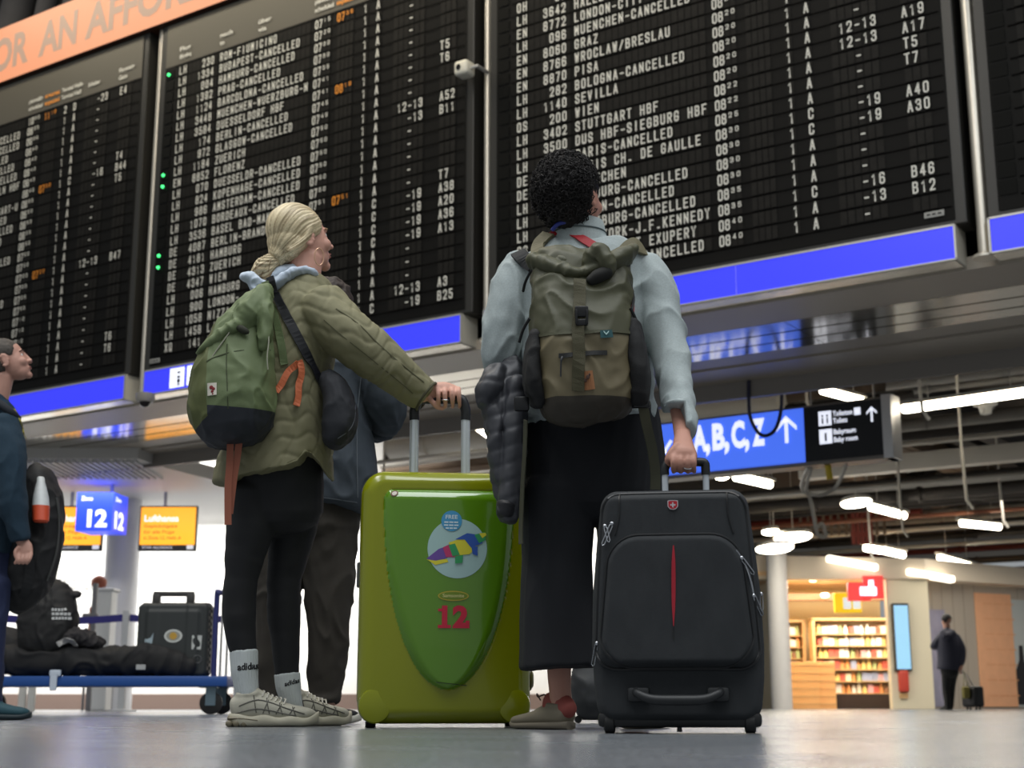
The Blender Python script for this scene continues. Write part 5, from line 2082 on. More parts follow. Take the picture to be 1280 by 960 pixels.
limb(bm, [(370, 610, 4.72, 20, .06), (364, 660, 4.73, 18, .05), (356, 720, 4.73, 12, .034), (355, 770, 4.74, 12, .034), (359, 850, 4.74, 9, .025), (364, 880, 4.74, 9, .025), (380, 898, 4.79, 8, .014)])
# right hand closed over the green case handle
zb_ = G_BAR.z
def hp(x, y, Y):
    return P(x, y, Y)
limbw(bm, [(hp(528, 494, 4.565), .022, .017), (hp(540, 489, 4.572), .027, .020), (hp(556, 488.5, 4.575), .030, .022), (hp(569, 491, 4.577), .024, .018)], n=16)
fingers(bm, [([hp(x0, 486, 4.568), hp(x1, 490, 4.545), hp(x2, 500, 4.548), hp(x2 + .5, 508, 4.570), hp(x2 - .5, 509, 4.592)], r) for x0, x1, x2, r in
             ((547, 547.5, 548, .0088), (556, 556, 556.5, .0094), (565, 565, 565.5, .0094), (573, 573.5, 574, .0088))])
fingers(bm, [([hp(535, 497, 4.565), hp(541, 503, 4.556), hp(546, 509, 4.562), hp(553, 511, 4.575)], .0095)])
# left hand, resting at the front
fingers(bm, [([P(398, 508 + 4 * k, 4.80), P(410, 512 + 4 * k, 4.80), P(416, 520 + 3 * k, 4.79)], .0075) for k in range(4)] + [([P(398, 506, 4.79), P(405, 500, 4.78)], .009)])
me = fuse(bm, .0036, 3)
blond = mobj('person', me, m_skB, None, 'person with blond ponytail in quilted olive jacket, one hand on the green suitcase handle', 'person')
face_parts(cB, MB_, blond, brow=mat('brow_blond', (150, 120, 84), 0.8))


def LB(x, y, z):
    return cB + MB_ @ V((x, y, z))


bm = nb()
p_ = P(556.5, 500, 4.549)
tube(bm, [p_ + V((.0108 * math.cos(a), .0108 * math.sin(a), .002 * math.sin(a))) for a in [2 * PI * k / 20 for k in range(20)]], .002, 6, closed=True)
obj('finger_ring', bm, m_zip, blond, 'silver ring', smooth=True)
# hair drawn back into a low ponytail
bm = nb()
ball(bm, LB(0, -.024, .036), (.083, .095, .088), MB_, 28)
ball(bm, LB(0, -.050, -.010), (.072, .070, .070), MB_, 24)
for q in (-1, 1):
    ball(bm, LB(q * .060, -.006, .034), (.024, .058, .050), MB_, 20)
    limbw(bm, [(LB(q * .066, .010, .030), .014, .022), (LB(q * .068, -.020, -.018), .012, .022), (LB(q * .050, -.075, -.055), .02, .02)], n=14)
knot = P(349, 322, 4.585)
limbw(bm, [(LB(0, -.07, -.03), .06, .055), (LB(0, -.098, -.062), .034, .034), (knot, .018, .018)], n=18)
me = fuse(bm, .0036, 2)
kn = knot


def strands(co, n):
    d = co - kn
    ax = MB_ @ V((0, .8, .45))
    e1 = ax.cross(ZU).normalized()
    e2 = ax.cross(e1).normalized()
    th = math.atan2(d.dot(e2), d.dot(e1)) + .10 * noise.noise(co * 14)
    rr = d.length
    return .0011 * math.sin(th * 58 + 1.2 * noise.noise(co * 16)) * min(1, rr / .05) + .0010 * math.sin(th * 23 + 1.3) * min(1, rr / .06)


displace(me, strands)
m_hairB = mat('hair_blond', (214, 196, 156), 0.42, spec=.5)
_nt = m_hairB.node_tree
_at = _nt.nodes.new('ShaderNodeAttribute')
_at.attribute_name = 'strand_tone'
_rp = _nt.nodes.new('ShaderNodeValToRGB')
_rp.color_ramp.elements[0].color = lin((122, 100, 68))
_rp.color_ramp.elements[0].position = .15
_rp.color_ramp.elements[1].color = lin((228, 211, 172))
_rp.color_ramp.elements[1].position = .75
_nt.links.new(_at.outputs['Fac'], _rp.inputs[0])
_nt.links.new(_rp.outputs[0], _nt.nodes['Principled BSDF'].inputs['Base Color'])


def tone(me, axis=None, cen=None, k=26):
    """strand colour: streaks that converge on the hair tie"""
    at = me.attributes.new('strand_tone', 'FLOAT', 'POINT')
    ax = axis or MB_ @ V((0, .8, .45))
    c0 = cen or kn
    e1 = ax.cross(ZU).normalized()
    e2 = ax.cross(e1).normalized()
    for i, v in enumerate(me.vertices):
        d = v.co - c0
        th = math.atan2(d.dot(e2), d.dot(e1)) + .06 * noise.noise(v.co * 14)
        at.data[i].value = .55 + .55 * noise.noise(V((th * k, d.length * 5, 1.7))) + .30 * noise.noise(V((th * k * 2.7, d.length * 9, 4.1)))


tone(me)
hairB = mobj('hair', me, m_hairB, blond, 'blond hair pulled back')
bm = nb()
limbw(bm, [(knot + V((.006, 0, .004)), .016, .016), (P(341, 327, 4.575), .030, .030), (P(330, 334, 4.57), .034, .032), (P(322, 341, 4.57), .024, .024), (P(317, 347, 4.57), .008, .010)], n=18)
limbw(bm, [(P(341, 328, 4.572), .022, .022), (P(335, 340, 4.565), .022, .02), (P(331, 352, 4.565), .008, .008)], n=14)
me = fuse(bm, .003, 2)
tip = P(322, 342, 4.57)
displace(me, lambda co, n: .0020 * math.sin(math.atan2((co - kn).z * 1.2, (co - kn).y) * 26 + 3 * noise.noise(co * 22)))
tone(me, V((-1, 0, -.6)), kn + V((.05, 0, .03)), 9)
pt = mobj('ponytail', me, m_hairB, hairB)
bm = nb()
rs_h = random.Random(3)
for k in range(70):
    a0 = knot + V((rs_h.uniform(-.012, .012), rs_h.uniform(-.014, .014), rs_h.uniform(-.012, .012)))
    e = P(rs_h.uniform(315, 336), rs_h.uniform(336, 356), 4.57 + rs_h.uniform(-.03, .03))
    mid = (a0 + e) / 2 + V((rs_h.uniform(-.012, .004), rs_h.uniform(-.03, .03), rs_h.uniform(0, .024)))
    tube(bm, smooth_path([a0, mid, e], 4), [.0014, .0016, .0016, .0016, .0016, .0014, .0012, .001, .0005], 5)
obj('loose_strands', bm, m_hairB, hairB, smooth=True)
bm = nb()
tube(bm, [knot + (MB_ @ V((math.cos(a) * .019, 0, math.sin(a) * .019))) + V((-.004, 0, 0)) for a in [2 * PI * k / 20 for k in range(20)]], .004, 8, closed=True)
obj('hair_tie', bm, mat('hair_tie', (120, 92, 60), 0.6), hairB, smooth=True)
bm = nb()
ce = P(399, 321, 4.527)
tube(bm, [ce + V((math.cos(a) * .022 * .62, math.cos(a) * .010, math.sin(a) * .029)) for a in [2 * PI * k / 28 for k in range(28)]], .0022, 8, closed=True)
obj('hoop_earring', bm, mat('earring_rose', (214, 170, 140), 0.3, metal=.4), blond, 'large thin hoop earring', smooth=True)

# quilted jacket
bm = nb()
trunk(bm, [(358, 402, 350, 4.62, .085), (346, 418, 366, 4.62, .115), (332, 424, 392, 4.61, .145), (322, 420, 430, 4.60, .15), (312, 414, 470, 4.60, .15), (298, 414, 520, 4.60, .155),
           (284, 416, 560, 4.61, .16), (270, 417, 592, 4.61, .165), (267, 414, 612, 4.61, .16)], n=36, cap1=.05, cap0=.2)
limb(bm, [(402, 384, 4.52, 32, .085), (428, 413, 4.49, 33, .085), (455, 434, 4.49, 31, .080), (482, 456, 4.51, 28, .072), (510, 479, 4.54, 24, .060), (531, 495, 4.56, 20, .05)], n=24, cap1=.1)
limb(bm, [(355, 385, 4.73, 28, .07), (350, 440, 4.80, 28, .07), (372, 490, 4.83, 26, .06), (392, 506, 4.80, 22, .05)], n=20)
me = fuse(bm, .0052, 5)


def hem(co):
    x = 640 + co.x * 1800 / 4.5
    pts = [(266, 600), (285, 601), (300, 591), (330, 586), (356, 581), (370, 574), (379, 561), (386, 562), (396, 572), (408, 590), (420, 580)]
    yy = pts[0][1]
    for (a, p), (b, q) in zip(pts[:-1], pts[1:]):
        if a <= x <= b:
            yy = p + (q - p) * (x - a) / (b - a)
    if x > 420:
        yy = 580
    return P(x, yy, 4.45).z


for v in me.vertices:
    h = hem(v.co) if v.co.y < 4.62 else hem(v.co) + .01
    if v.co.z < h and v.co.x < .0 and v.co.z < .95:
        v.co.z = h + (v.co.z - h) * .03
me.update()
displace(me, quilt())
m_jack = mat('quilt_olive', (126, 122, 92), 0.72, var=.10, vscale=10, bump=.25, bscale=500)
jackB = mobj('quilted_jacket', me, m_jack, blond, 'olive quilted jacket')
tj = bvh(jackB)
bm = nb()
strap(bm, tj, [(420, 386), (447, 404), (475, 432), (505, 458), (530, 478)], .0016, .001, .001, k=6)
strap(bm, tj, [(405, 400), (428, 420), (462, 447), (500, 478), (516, 492)], .0013, .001, .001, k=6)
obj('sleeve_seams', bm, mat('seam_olive', (84, 82, 58), 0.8), jackB)
bm = nb()
a_ = P(531, 494, 4.56)
d_ = (P(540, 501, 4.57) - a_).normalized()
n1 = d_.cross(V((0, 1, 0))).normalized()
tube(bm, [a_ + d_ * .006 + n1 * .052 * math.cos(q) + V((0, 1, 0)) * .050 * math.sin(q) for q in [2 * PI * k / 24 for k in range(24)]], .005, 8, closed=True)
obj('cuff', bm, mat('cuff_dark', (74, 72, 52), 0.8), jackB, smooth=True)
# pale hood of the sweatshirt underneath
bm = nb()
limb(bm, [(308, 349, 4.56, 5, .03), (316, 350, 4.54, 8, .04), (326, 358, 4.53, 8, .03)], n=14)
limb(bm, [(312, 346, 4.55, 3, .02), (316, 356, 4.54, 4, .03), (322, 366, 4.53, 4, .03)], n=14)
limb(bm, [(336, 361, 4.50, 5, .02), (347, 354, 4.50, 6, .03), (362, 344, 4.515, 6, .035), (380, 339, 4.535, 5, .03), (394, 342, 4.55, 4, .02)], n=14)
limb(bm, [(333, 358, 4.60, 9, .05), (352, 348, 4.62, 12, .07), (372, 345, 4.64, 13, .075)], n=16)
me = fuse(bm, .004, 3)
displace(me, folds(.005, (26, 26, 26), 2))
mobj('sweatshirt_hood', me, mat('hood_paleblue', (190, 202, 216), 0.85, bump=.3, bscale=600), blond, 'pale blue grey hood of a sweatshirt')

# leggings
bm = nb()
trunk(bm, [(296, 404, 560, 4.64, .13), (286, 405, 600, 4.65, .135), (284, 404, 640, 4.66, .13)], n=30, cap0=.1)
limb(bm, [(318, 620, 4.61, 34, .095), (313, 660, 4.60, 30, .085), (306, 695, 4.60, 25, .070), (302, 722, 4.60, 20.5, .058), (299.5, 745, 4.605, 20.8, .060), (299, 770, 4.61, 21, .062), (301, 795, 4.61, 18.5, .052), (304.5, 816, 4.61, 16.5, .044)], n=26, cap1=.1)
limb(bm, [(370, 620, 4.73, 35, .095), (366, 660, 4.73, 30, .082), (360, 695, 4.73, 25, .068), (355.5, 722, 4.73, 21.5, .056), (355, 745, 4.735, 21, .056), (355, 770, 4.74, 21, .056), (357, 800, 4.74, 18, .048), (358.5, 845, 4.74, 15, .040)], n=26, cap1=.1)
me = fuse(bm, .0052, 4)
displace(me, lambda co, n: .0022 * max(0, noise.noise(V((co.x * 6, co.y * 6, co.z * 38)))) * math.exp(-((co.z - .47) / .10) ** 2) + .0015 * noise.noise(V((co.x * 14, co.y * 14, co.z * 30))))
mobj('leggings', me, mat('leggings_black', (22, 23, 26), 0.75, bump=.2, bscale=900), blond, 'black leggings')
# socks
m_sock = mat('sock_white', (206, 212, 212), 0.85, bump=.4, bscale=160, stretch=(6, 6, .5))
for data, tx in (([(304.5, 813, 4.61, 17.6, .047), (305.5, 835, 4.61, 17, .045), (308, 858, 4.61, 15, .038), (312, 878, 4.61, 13, .032), (317, 890, 4.61, 11, .028)], ((297, 838), (323, 836))),
                 ([(358.8, 842, 4.74, 16, .043), (360.5, 858, 4.74, 15.6, .042), (364, 874, 4.74, 13, .034), (368, 886, 4.745, 11, .028)], ((356, 858), (374, 853)))):
    bm = nb()
    limb(bm, data, n=28, cap0=.05)
    me = fuse(bm, .004, 2)
    displace(me, lambda co, n: .0010 * math.sin(math.atan2(n.x, n.y) * 26))
    sk = mobj('sock', me, m_sock, blond, 'white ribbed sports sock')
    tr = bvh(sk)
    bm = nb()
    (xa, ya), (xb, yb) = tx
    vs, fs = word('adidas', .03)
    x0, x1 = min(v[0] for v in vs), max(v[0] for v in vs)
    sx = (xb - xa) / (x1 - x0)
    new = [bm.verts.new(hit(tr, xa + (x - x0) * sx, ya + (yb - ya) * (x - x0) / (x1 - x0) - y * sx * 1.15, .0012, 4.56)[0]) for x, y in vs]
    for f in fs:
        try:
            bm.faces.new([new[i] for i in f])
        except ValueError:
            pass
    obj('sock_lettering', bm, m_ink, sk, fix=False)
# pale running shoes
m_sh, m_so = mat('shoe_cream', (186, 182, 166), 0.6, bump=.3, bscale=500), mat('sole_cream', (190, 184, 164), 0.6)
m_shl = mat('shoe_line', (96, 94, 86), 0.5)
for hx, Y, yaw, lg in ((288, 4.60, .12, .268), (346, 4.74, .62, .262)):
    hl = P(hx, 900, Y)
    hl.z = 0
    up, sf, T_ = shoe('shoe', hl, yaw, lg, blond, (m_sh, m_so), .118, .047, .036, 'cream running shoe', True)
    bm = nb()
    for k in range(7):
        s0 = .30 + k * .075
        s1 = s0 + (.06 if k % 2 else -.04)
        tube(bm, [sf(s0 + (s1 - s0) * j / 5, -1, .15 + .62 * j / 5) for j in range(6)], .0016, 5)
    tube(bm, [sf(.06 + .70 * j / 14, -1, .12 + .20 * math.sin(PI * j / 14)) for j in range(15)], .002, 5)
    tube(bm, [sf(.10 + .75 * j / 14, -1, .30 + .38 * math.sin(PI * j / 14 * .9 + .2)) for j in range(15)], .002, 5)
    obj('shoe_overlays', bm, m_shl, up, smooth=True)
    bm = nb()
    for k in range(6):
        s = .36 + k * .05
        tube(bm, [sf(s, -1, .80), sf(s + .02, -1, .97) + ZU * .005, sf(s, 1, .97) + ZU * .005, sf(s + .02, 1, .80)], .0026, 6)
    obj('shoelaces', bm, mat('lace_cream', (206, 202, 190), 0.7), up, smooth=True)
    bm = nb()
    for c_ in (-.002, .020, .044):
        limbw(bm, [(T_(c_, -.034, .010), .011, .010), (T_(c_, .034, .010), .011, .010)], n=10)
    limbw(bm, [(T_(-.004, 0, .026), .030, .010), (T_(.03, 0, .026), .0405, .009), (T_(.085, 0, .020), .0425, .006)], n=16, bdir=V((0, 0, 1)))
    obj('heel_cage', bm, mat('heel_taupe', (120, 112, 92), 0.45), up, smooth=True)

# black shoulder strap and bag
bm = nb()
strap(bm, tj, [(337, 346), (345, 366), (356, 390), (369, 416), (384, 446), (398, 474), (410, 498)], [.0125, .0135, .0145, .015, .015, .0145, .013], .006, .0022, k=6)
strap_o = None
t = thing('shoulder_bag', 'black shoulder bag on a wide black strap worn over the quilted jacket', 'bag', P(424, 555, 4.50))
obj('shoulder_strap', bm, mat('strap_black', (26, 27, 32), 0.6), t)
bm = nb()
trunk(bm, [(402, 424, 478, 4.53, .06), (404, 438, 492, 4.51, .08), (405, 445, 515, 4.50, .085), (404, 444, 535, 4.50, .085), (404, 430, 552, 4.50, .07)], n=24, p=2.8)
me = fuse(bm, .005, 3)
displace(me, folds(.005, (16, 16, 12), 5))
sb_ = mobj('bag_body', me, mat('bag_black', (34, 36, 42), 0.75, bump=.3, bscale=500), t)
ts = bvh(sb_)
bm = nb()
strap(bm, ts, [(444, 506), (443, 524), (436, 538), (422, 548)], .0014, .001, .0008, Y=4.42)
obj('bag_piping', bm, mat('bag_grey', (92, 96, 104), 0.6), t)

# ---------------------------------------------------------------- olive rucksack with a dark bottom
t = thing('backpack', 'olive green rucksack with dark bottom and orange straps on the quilted jacket', 'backpack', P(295, 552, 4.42))
bm = nb()
trunk(bm, [(316, 340, 372, 4.44, .05), (296, 340, 392, 4.43, .085), (272, 341, 418, 4.42, .115), (256, 342, 446, 4.415, .135), (244, 343, 475, 4.41, .15), (239, 344, 500, 4.41, .155),
           (240, 343, 520, 4.41, .15), (248, 338, 538, 4.41, .135), (258, 330, 549, 4.41, .10)], n=40, p=2.7, cap0=.4, cap1=.25)
me = fuse(bm, .0048, 4)
displace(me, folds(.0065, (13, 13, 9), 8))
# straight cuts between the cloth panels
bm = nb()
bm.from_mesh(me)
pA, pB = P(285, 512, 4.41), P(342, 516, 4.41)
cut = V((0, 1, .12))
n_low = (pB - pA).cross(cut).normalized()
if n_low.z > 0:
    n_low = -n_low
n_side = (P(284, 470, 4.41) - P(285, 512, 4.41)).cross(V((.25, 1, 0))).normalized()
if n_side.x > 0:
    n_side = -n_side
pC, pD = P(285, 513, 4.41), P(246, 545, 4.41)
n_l2 = (pC - pD).cross(cut).normalized()
if n_l2.z > 0:
    n_l2 = -n_l2
for pc, nn in ((pA, n_low), (P(285, 512, 4.41), n_side), (pC, n_l2)):
    bmesh.ops.bisect_plane(bm, geom=bm.verts[:] + bm.edges[:] + bm.faces[:], plane_co=pc, plane_no=nn)
for f in bm.faces:
    c = f.calc_center_median()
    left = (c - P(285, 512, 4.41)).dot(n_side) > 0
    low = (c - pC).dot(n_l2) > 0 if left else (c - pA).dot(n_low) > 0
    f.material_index = 2 if low else (1 if left else 0)
bm.to_mesh(me)
bm.free()
m_p1 = mat('pack_green', (102, 116, 78), 0.62, var=.08, vscale=12, bump=.2, bscale=420)
m_p2 = mat('pack_moss', (88, 94, 52), 0.65, var=.10, vscale=12, bump=.2, bscale=420)
m_p3 = mat('pack_navy', (34, 38, 46), 0.6, bump=.2, bscale=420)
pk = mobj('pack_body', me, [m_p1, m_p2, m_p3], t)
tp = bvh(pk)
bm = nb()
strap(bm, tp, [(284, 430), (283, 455), (284, 480), (285, 511)], .0013, .001, .0008)
strap(bm, tp, [(258, 452), (270, 446), (300, 438), (338, 438)], .0015, .001, .0008)
obj('pack_seams', bm, mat('seam_green', (62, 70, 44), 0.8), t)
# folded top with its handle loop
bm = nb()
limb(bm, [(334, 362, 4.39, 6, .03), (327, 376, 4.37, 13, .06), (316, 392, 4.35, 19, .07), (304, 408, 4.35, 20, .065), (292, 424, 4.35, 14, .04), (284, 436, 4.34, 6, .02)], n=18)
limb(bm, [(330, 366, 4.36, 7, .04), (332, 392, 4.325, 9, .04), (331, 418, 4.31, 8, .03), (328, 436, 4.305, 5, .012)], n=16)
limb(bm, [(251, 441, 4.345, 4, .02), (260, 433, 4.315, 7, .03), (278, 420, 4.31, 8, .035), (296, 408, 4.315, 9, .04)], n=16)
me = fuse(bm, .0042, 12)
displace(me, folds(.007, (20, 20, 14), 4))
mobj('top_flap', me, m_p1, t)
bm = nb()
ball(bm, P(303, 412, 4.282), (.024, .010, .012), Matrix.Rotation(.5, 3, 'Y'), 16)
obj('flap_hole_shade', bm, mat('pack_hole_shade', (40, 42, 28), 0.8), t, smooth=True)  # dark ball, its colour stands in for the shade inside the flap
bm = nb()
tube(bm, smooth_path([P(300, 396, 4.30), P(285, 418, 4.28), P(272, 436, 4.275), P(264, 448, 4.275)]), .0022, 6)
tube(bm, smooth_path([P(334, 408, 4.30), P(336, 425, 4.285), P(334, 446, 4.275), P(335, 462, 4.275)]), .002, 6)
obj('drawcord', bm, mat('cord_grey', (150, 150, 132), 0.6), t, smooth=True)
bm = nb()
strap(bm, tp, [(259.5, 487), (266, 486.5), (271, 486)], .0195, .002, .0006, k=3)
pt_ = obj('logo_patch', bm, mat('patch_cream', (206, 200, 186), 0.7), t, 'small cream patch with a dark red emblem')
bm = nb()
for x, y, r in ((264.5, 484.5, .0062), (267.2, 486.2, .0050), (265.8, 489.4, .0046), (266.4, 492.6, .0028)):
    p, n_ = hit(tp, x, y, .0032)
    M_ = frame(n_ if abs(n_.z) < .95 else V((0, -1, 0)))
    ball(bm, p, (r, .0008, r), M_, 12)
obj('fox_emblem', bm, mat('emblem_darkred', (124, 28, 32), 0.6), pt_, smooth=True)
m_or = mat('strap_orange', (206, 108, 66), 0.6, bump=.3, bscale=700)
for k, (pts, lab) in enumerate((([(369, 452), (361, 466), (353, 480), (347, 492)], 'upper left orange strap end'), ([(375, 453), (374, 470), (371, 490), (369, 509)], 'upper right orange strap end'))):
    bm = nb()
    strap(bm, tj, pts, .0105, .016, .0016, k=4)
    obj('strap_end', bm, m_or, t, lab)
for k, (pts, lab) in enumerate((([(288, 552), (287, 580), (285, 610), (285, 656)], 'left hanging orange strap'), ([(299, 552), (296, 575), (292, 600), (287, 642)], 'right hanging orange strap'))):
    bm = nb()
    ribbon(bm, smooth_path([P(x, y, 4.36 + .01 * k) for x, y in pts]), V((.25, -1, 0)).normalized(), .0105, .0014)
    obj('hanging_strap', bm, mat('strap_rust', (148, 84, 62), 0.6), t, lab)
bm = nb()
strap(bm, tj, [(331, 352), (338, 374), (346, 400), (352, 430), (356, 456)], .012, .004, .0022, k=5)
obj('shoulder_strap', bm, m_p1, t)

# ---------------------------------------------------------------- curly dark haired person seen from behind
YD = 4.06
HD = V((.54, .83, .16))
MD = frame(HD)
cD = P(716, 247, 4.02)
m_skD = skin((190, 140, 122))
bm = nb()
head_shapes(bm, cD, MD)
limb(bm, [(722, 268, 4.03, 21, .052), (722, 288, 4.05, 19, .045), (722, 316, 4.08, 22, .045)])
trunk(bm, [(695, 750, 325, 4.09, .05), (665, 788, 350, 4.08, .08), (668, 795, 430, 4.07, .10), (672, 800, 500, 4.08, .10), (668, 812, 560, 4.09, .10), (672, 808, 610, 4.09, .09)])
limb(bm, [(655, 345, 4.07, 16, .04), (636, 395, 4.06, 16, .04), (630, 440, 4.07, 15, .04), (634, 464, 4.12, 13, .035), (640, 462, 4.28, 10, .028), (645, 462, 4.32, 11, .018)])
limb(bm, [(800, 345, 4.06, 16, .04), (825, 400, 4.03, 16, .04), (836, 445, 3.97, 15, .04), (846, 490, 3.85, 13, .033), (851, 525, 3.76, 11, .028), (853, 545, 3.70, 10.5, .022)])
limb(bm, [(700, 600, 4.08, 36, .08), (698, 700, 4.08, 26, .06), (699, 780, 4.07, 20, .045), (699, 840, 4.07, 15.0, .034), (700, 862, 4.07, 14, .032), (701, 888, 4.07, 14, .034), (690, 900, 4.09, 13, .02)])
limb(bm, [(780, 600, 4.12, 34, .08), (786, 700, 4.16, 26, .06), (792, 780, 4.20, 20, .045), (795, 840, 4.22, 14, .034), (796, 885, 4.22, 13, .034), (800, 898, 4.28, 12, .02)])
# right hand as a fist round the black case handle
Yb = B_BAR.y
limbw(bm, [(P(853, 543, 3.69), .020, .016), (P(854, 555, 3.66), .027, .018), (P(855, 566, Yb - .006), .033, .019), (P(856, 573, Yb - .010), .034, .016)], n=18)
fingers(bm, [([P(x0, 568, Yb - .012), P(x1, 576, Yb - .026), P(x1, 585, Yb - .022), P(x1 + .5, 590, Yb - .004), P(x1 + 1, 586, Yb + .012)], r) for x0, x1, r in
             ((842.5, 841.5, .0086), (851, 850.5, .0092), (859.5, 859.5, .0092), (867, 867.5, .0082))])
fingers(bm, [([P(846, 557, Yb - .004), P(838, 566, Yb - .012), P(834, 575, Yb - .012), P(836, 582, Yb - .004)], .0095)])
fingers(bm, [([P(644, 458 + 5 * k, 4.33), P(656, 460 + 5 * k, 4.34), P(664, 464 + 5 * k, 4.33)], .0078) for k in range(4)] + [([P(644, 456, 4.32), P(652, 450, 4.31)], .0092)])
me = fuse(bm, .0036, 3)
dark = mobj('person', me, m_skD, None, 'person with curly dark hair in pale grey shirt, gripping the black suitcase handle', 'person')
face_parts(cD, MD, dark)
bm = nb()
p_ = P(859.5, 584, Yb - .024)
tube(bm, [p_ + V((.0105 * math.cos(a), .0105 * math.sin(a) * .8, .0105 * math.sin(a) * .6)) for a in [2 * PI * k / 20 for k in range(20)]], .002, 6, closed=True)
obj('finger_ring', bm, m_zip, dark, 'silver ring', smooth=True)
# curly hair
def LDh(x, y, z):
    return cD + MD @ V((x, y, z))


hc = P(707, 238, 4.01)
bm = nb()
ball(bm, hc, (.094, .104, .102), None, 26)
ball(bm, LDh(0, -.024, .036), (.076, .098, .086), MD, 24)
ball(bm, P(707, 262, 3.99), (.062, .062, .060), None, 20)
me = fuse(bm, .006, 2)
displace(me, lambda co, n: .008 * noise.noise(co * 42) + .006 * noise.noise(co * 90))
m_hairD = mat('hair_curly_dark', (30, 27, 26), 0.65, var=.3, vscale=60, spec=.3)
hairD = mobj('hair', me, m_hairD, dark, 'short curly dark hair')
rc = random.Random(17)
bm = nb()
for k in range(1900):
    d = V((rc.gauss(0, 1), rc.gauss(0, 1), rc.gauss(0, 1))).normalized()
    p = hc + V((d.x * .097, d.y * .106, d.z * .112)) if rc.random() < .80 else P(707, 262, 3.99) + V((d.x * .064, d.y * .064, d.z * .062))
    lo = MD.transposed() @ (p - cD)
    if lo.y > .030 and lo.z < .055:
        continue
    if abs(lo.x) > .058 and -.035 < lo.y and lo.z < .028:
        continue
    if lo.z < -.055 and lo.y > -.02:
        continue
    if d.z < -.75:
        continue
    a = d.cross(V((rc.gauss(0, 1), rc.gauss(0, 1), rc.gauss(0, 1)))).normalized()
    b = d.cross(a)
    r = rc.uniform(.005, .0095)
    turns = rc.uniform(1.0, 1.7)
    n_ = 9
    pts = [p + d * (rc.uniform(-.003, .001) + .014 * j / n_ * rc.uniform(.7, 1.0)) + (a * math.cos(2 * PI * turns * j / n_) + b * math.sin(2 * PI * turns * j / n_)) * r for j in range(n_)]
    tube(bm, pts, [.0016] * (n_ - 2) + [.0012, .0006], 4)
obj('curls', bm, m_hairD, hairD, smooth=True)

# pale grey shirt
bm = nb()
trunk(bm, [(690, 760, 296, 4.05, .075), (672, 778, 304, 4.055, .09), (648, 806, 322, 4.06, .115), (642, 816, 345, 4.06, .13), (648, 815, 400, 4.06, .135), (650, 814, 460, 4.07, .135),
           (652, 818, 505, 4.08, .14), (653, 820, 528, 4.08, .14)], n=36, cap1=.05, cap0=.2)
limb(bm, [(655, 335, 4.06, 24, .065), (641, 365, 4.05, 28, .072), (632, 405, 4.04, 27, .070), (627, 440, 4.05, 25, .065), (630, 462, 4.10, 23, .06), (638, 466, 4.20, 20, .05), (642, 464, 4.29, 17, .042)], n=24)
limb(bm, [(800, 335, 4.05, 24, .065), (817, 365, 4.03, 27, .070), (829, 405, 4.00, 25, .068), (838, 445, 3.95, 22.5, .062), (846, 488, 3.85, 19, .05), (851, 520, 3.77, 17.5, .042), (853.5, 541, 3.715, 17, .040)], n=24, cap1=.08)
me = fuse(bm, .005, 5)
for v in me.vertices:
    h = P(700, 527, 4.0).z + .012 * math.sin((v.co.x - .05) * 9)
    if v.co.z < h and abs(v.co.x - .24) < .28 and v.co.x < .455:
        v.co.z = h + (v.co.z - h) * .03
me.update()
displace(me, folds(.009, (11, 11, 7), 12))
m_shirt = mat('shirt_greyblue', (172, 182, 182), 0.88, var=.22, vscale=220, bump=.5, bscale=700)
shirt = mobj('shirt', me, m_shirt, dark, 'pale grey blue wool shirt')
tsh = bvh(shirt)
bm = nb()
rs = []
for z_, kx_, ky_ in ((310, 1.12, 1.05), (300, 1.05, 1.02), (292, 1.0, .98), (285, .97, .94), (281, .93, .90), (278, .90, .86)):
    c = P(724, z_, 4.05)
    rs.append(ell(c, V((.078 * kx_, 0, 0)), V((0, .078 * ky_, 0)), 32))
for z_, kx_, ky_ in ((277, .84, .80), (286, .88, .85)):
    c = P(724, z_, 4.05)
    rs.append(ell(c, V((.078 * kx_, 0, 0)), V((0, .078 * ky_, 0)), 32))
rings(bm, rs, cap=False)
obj('collar', bm, m_shirt, shirt, smooth=True)
bm = nb()
tube(bm, [P(724, 293, 4.05) + V((.079 * math.cos(a), .079 * math.sin(a), 0)) for a in [2 * PI * k / 36 for k in range(36)]], .0022, 6, closed=True)
obj('shirt_seams', bm, mat('seam_dark', (84, 96, 98), 0.8), shirt, smooth=True)
bm = nb()
strap(bm, tsh, [(683, 300), (694, 293), (706, 291), (722, 297), (738, 306), (752, 314)], .0135, .006, .002, k=6)
obj('bag_strap', bm, mat('strap_red', (168, 18, 32), 0.55), dark, 'red shoulder strap')
bm = nb()
tube(bm, smooth_path([P(690, 288, 3.975), P(698, 280, 3.965), P(712, 277, 3.96)]), .006, 8)
obj('lanyard', bm, mat('lanyard_blue', (44, 56, 140), 0.5), dark, 'strip of a blue collar at the nape', smooth=True)

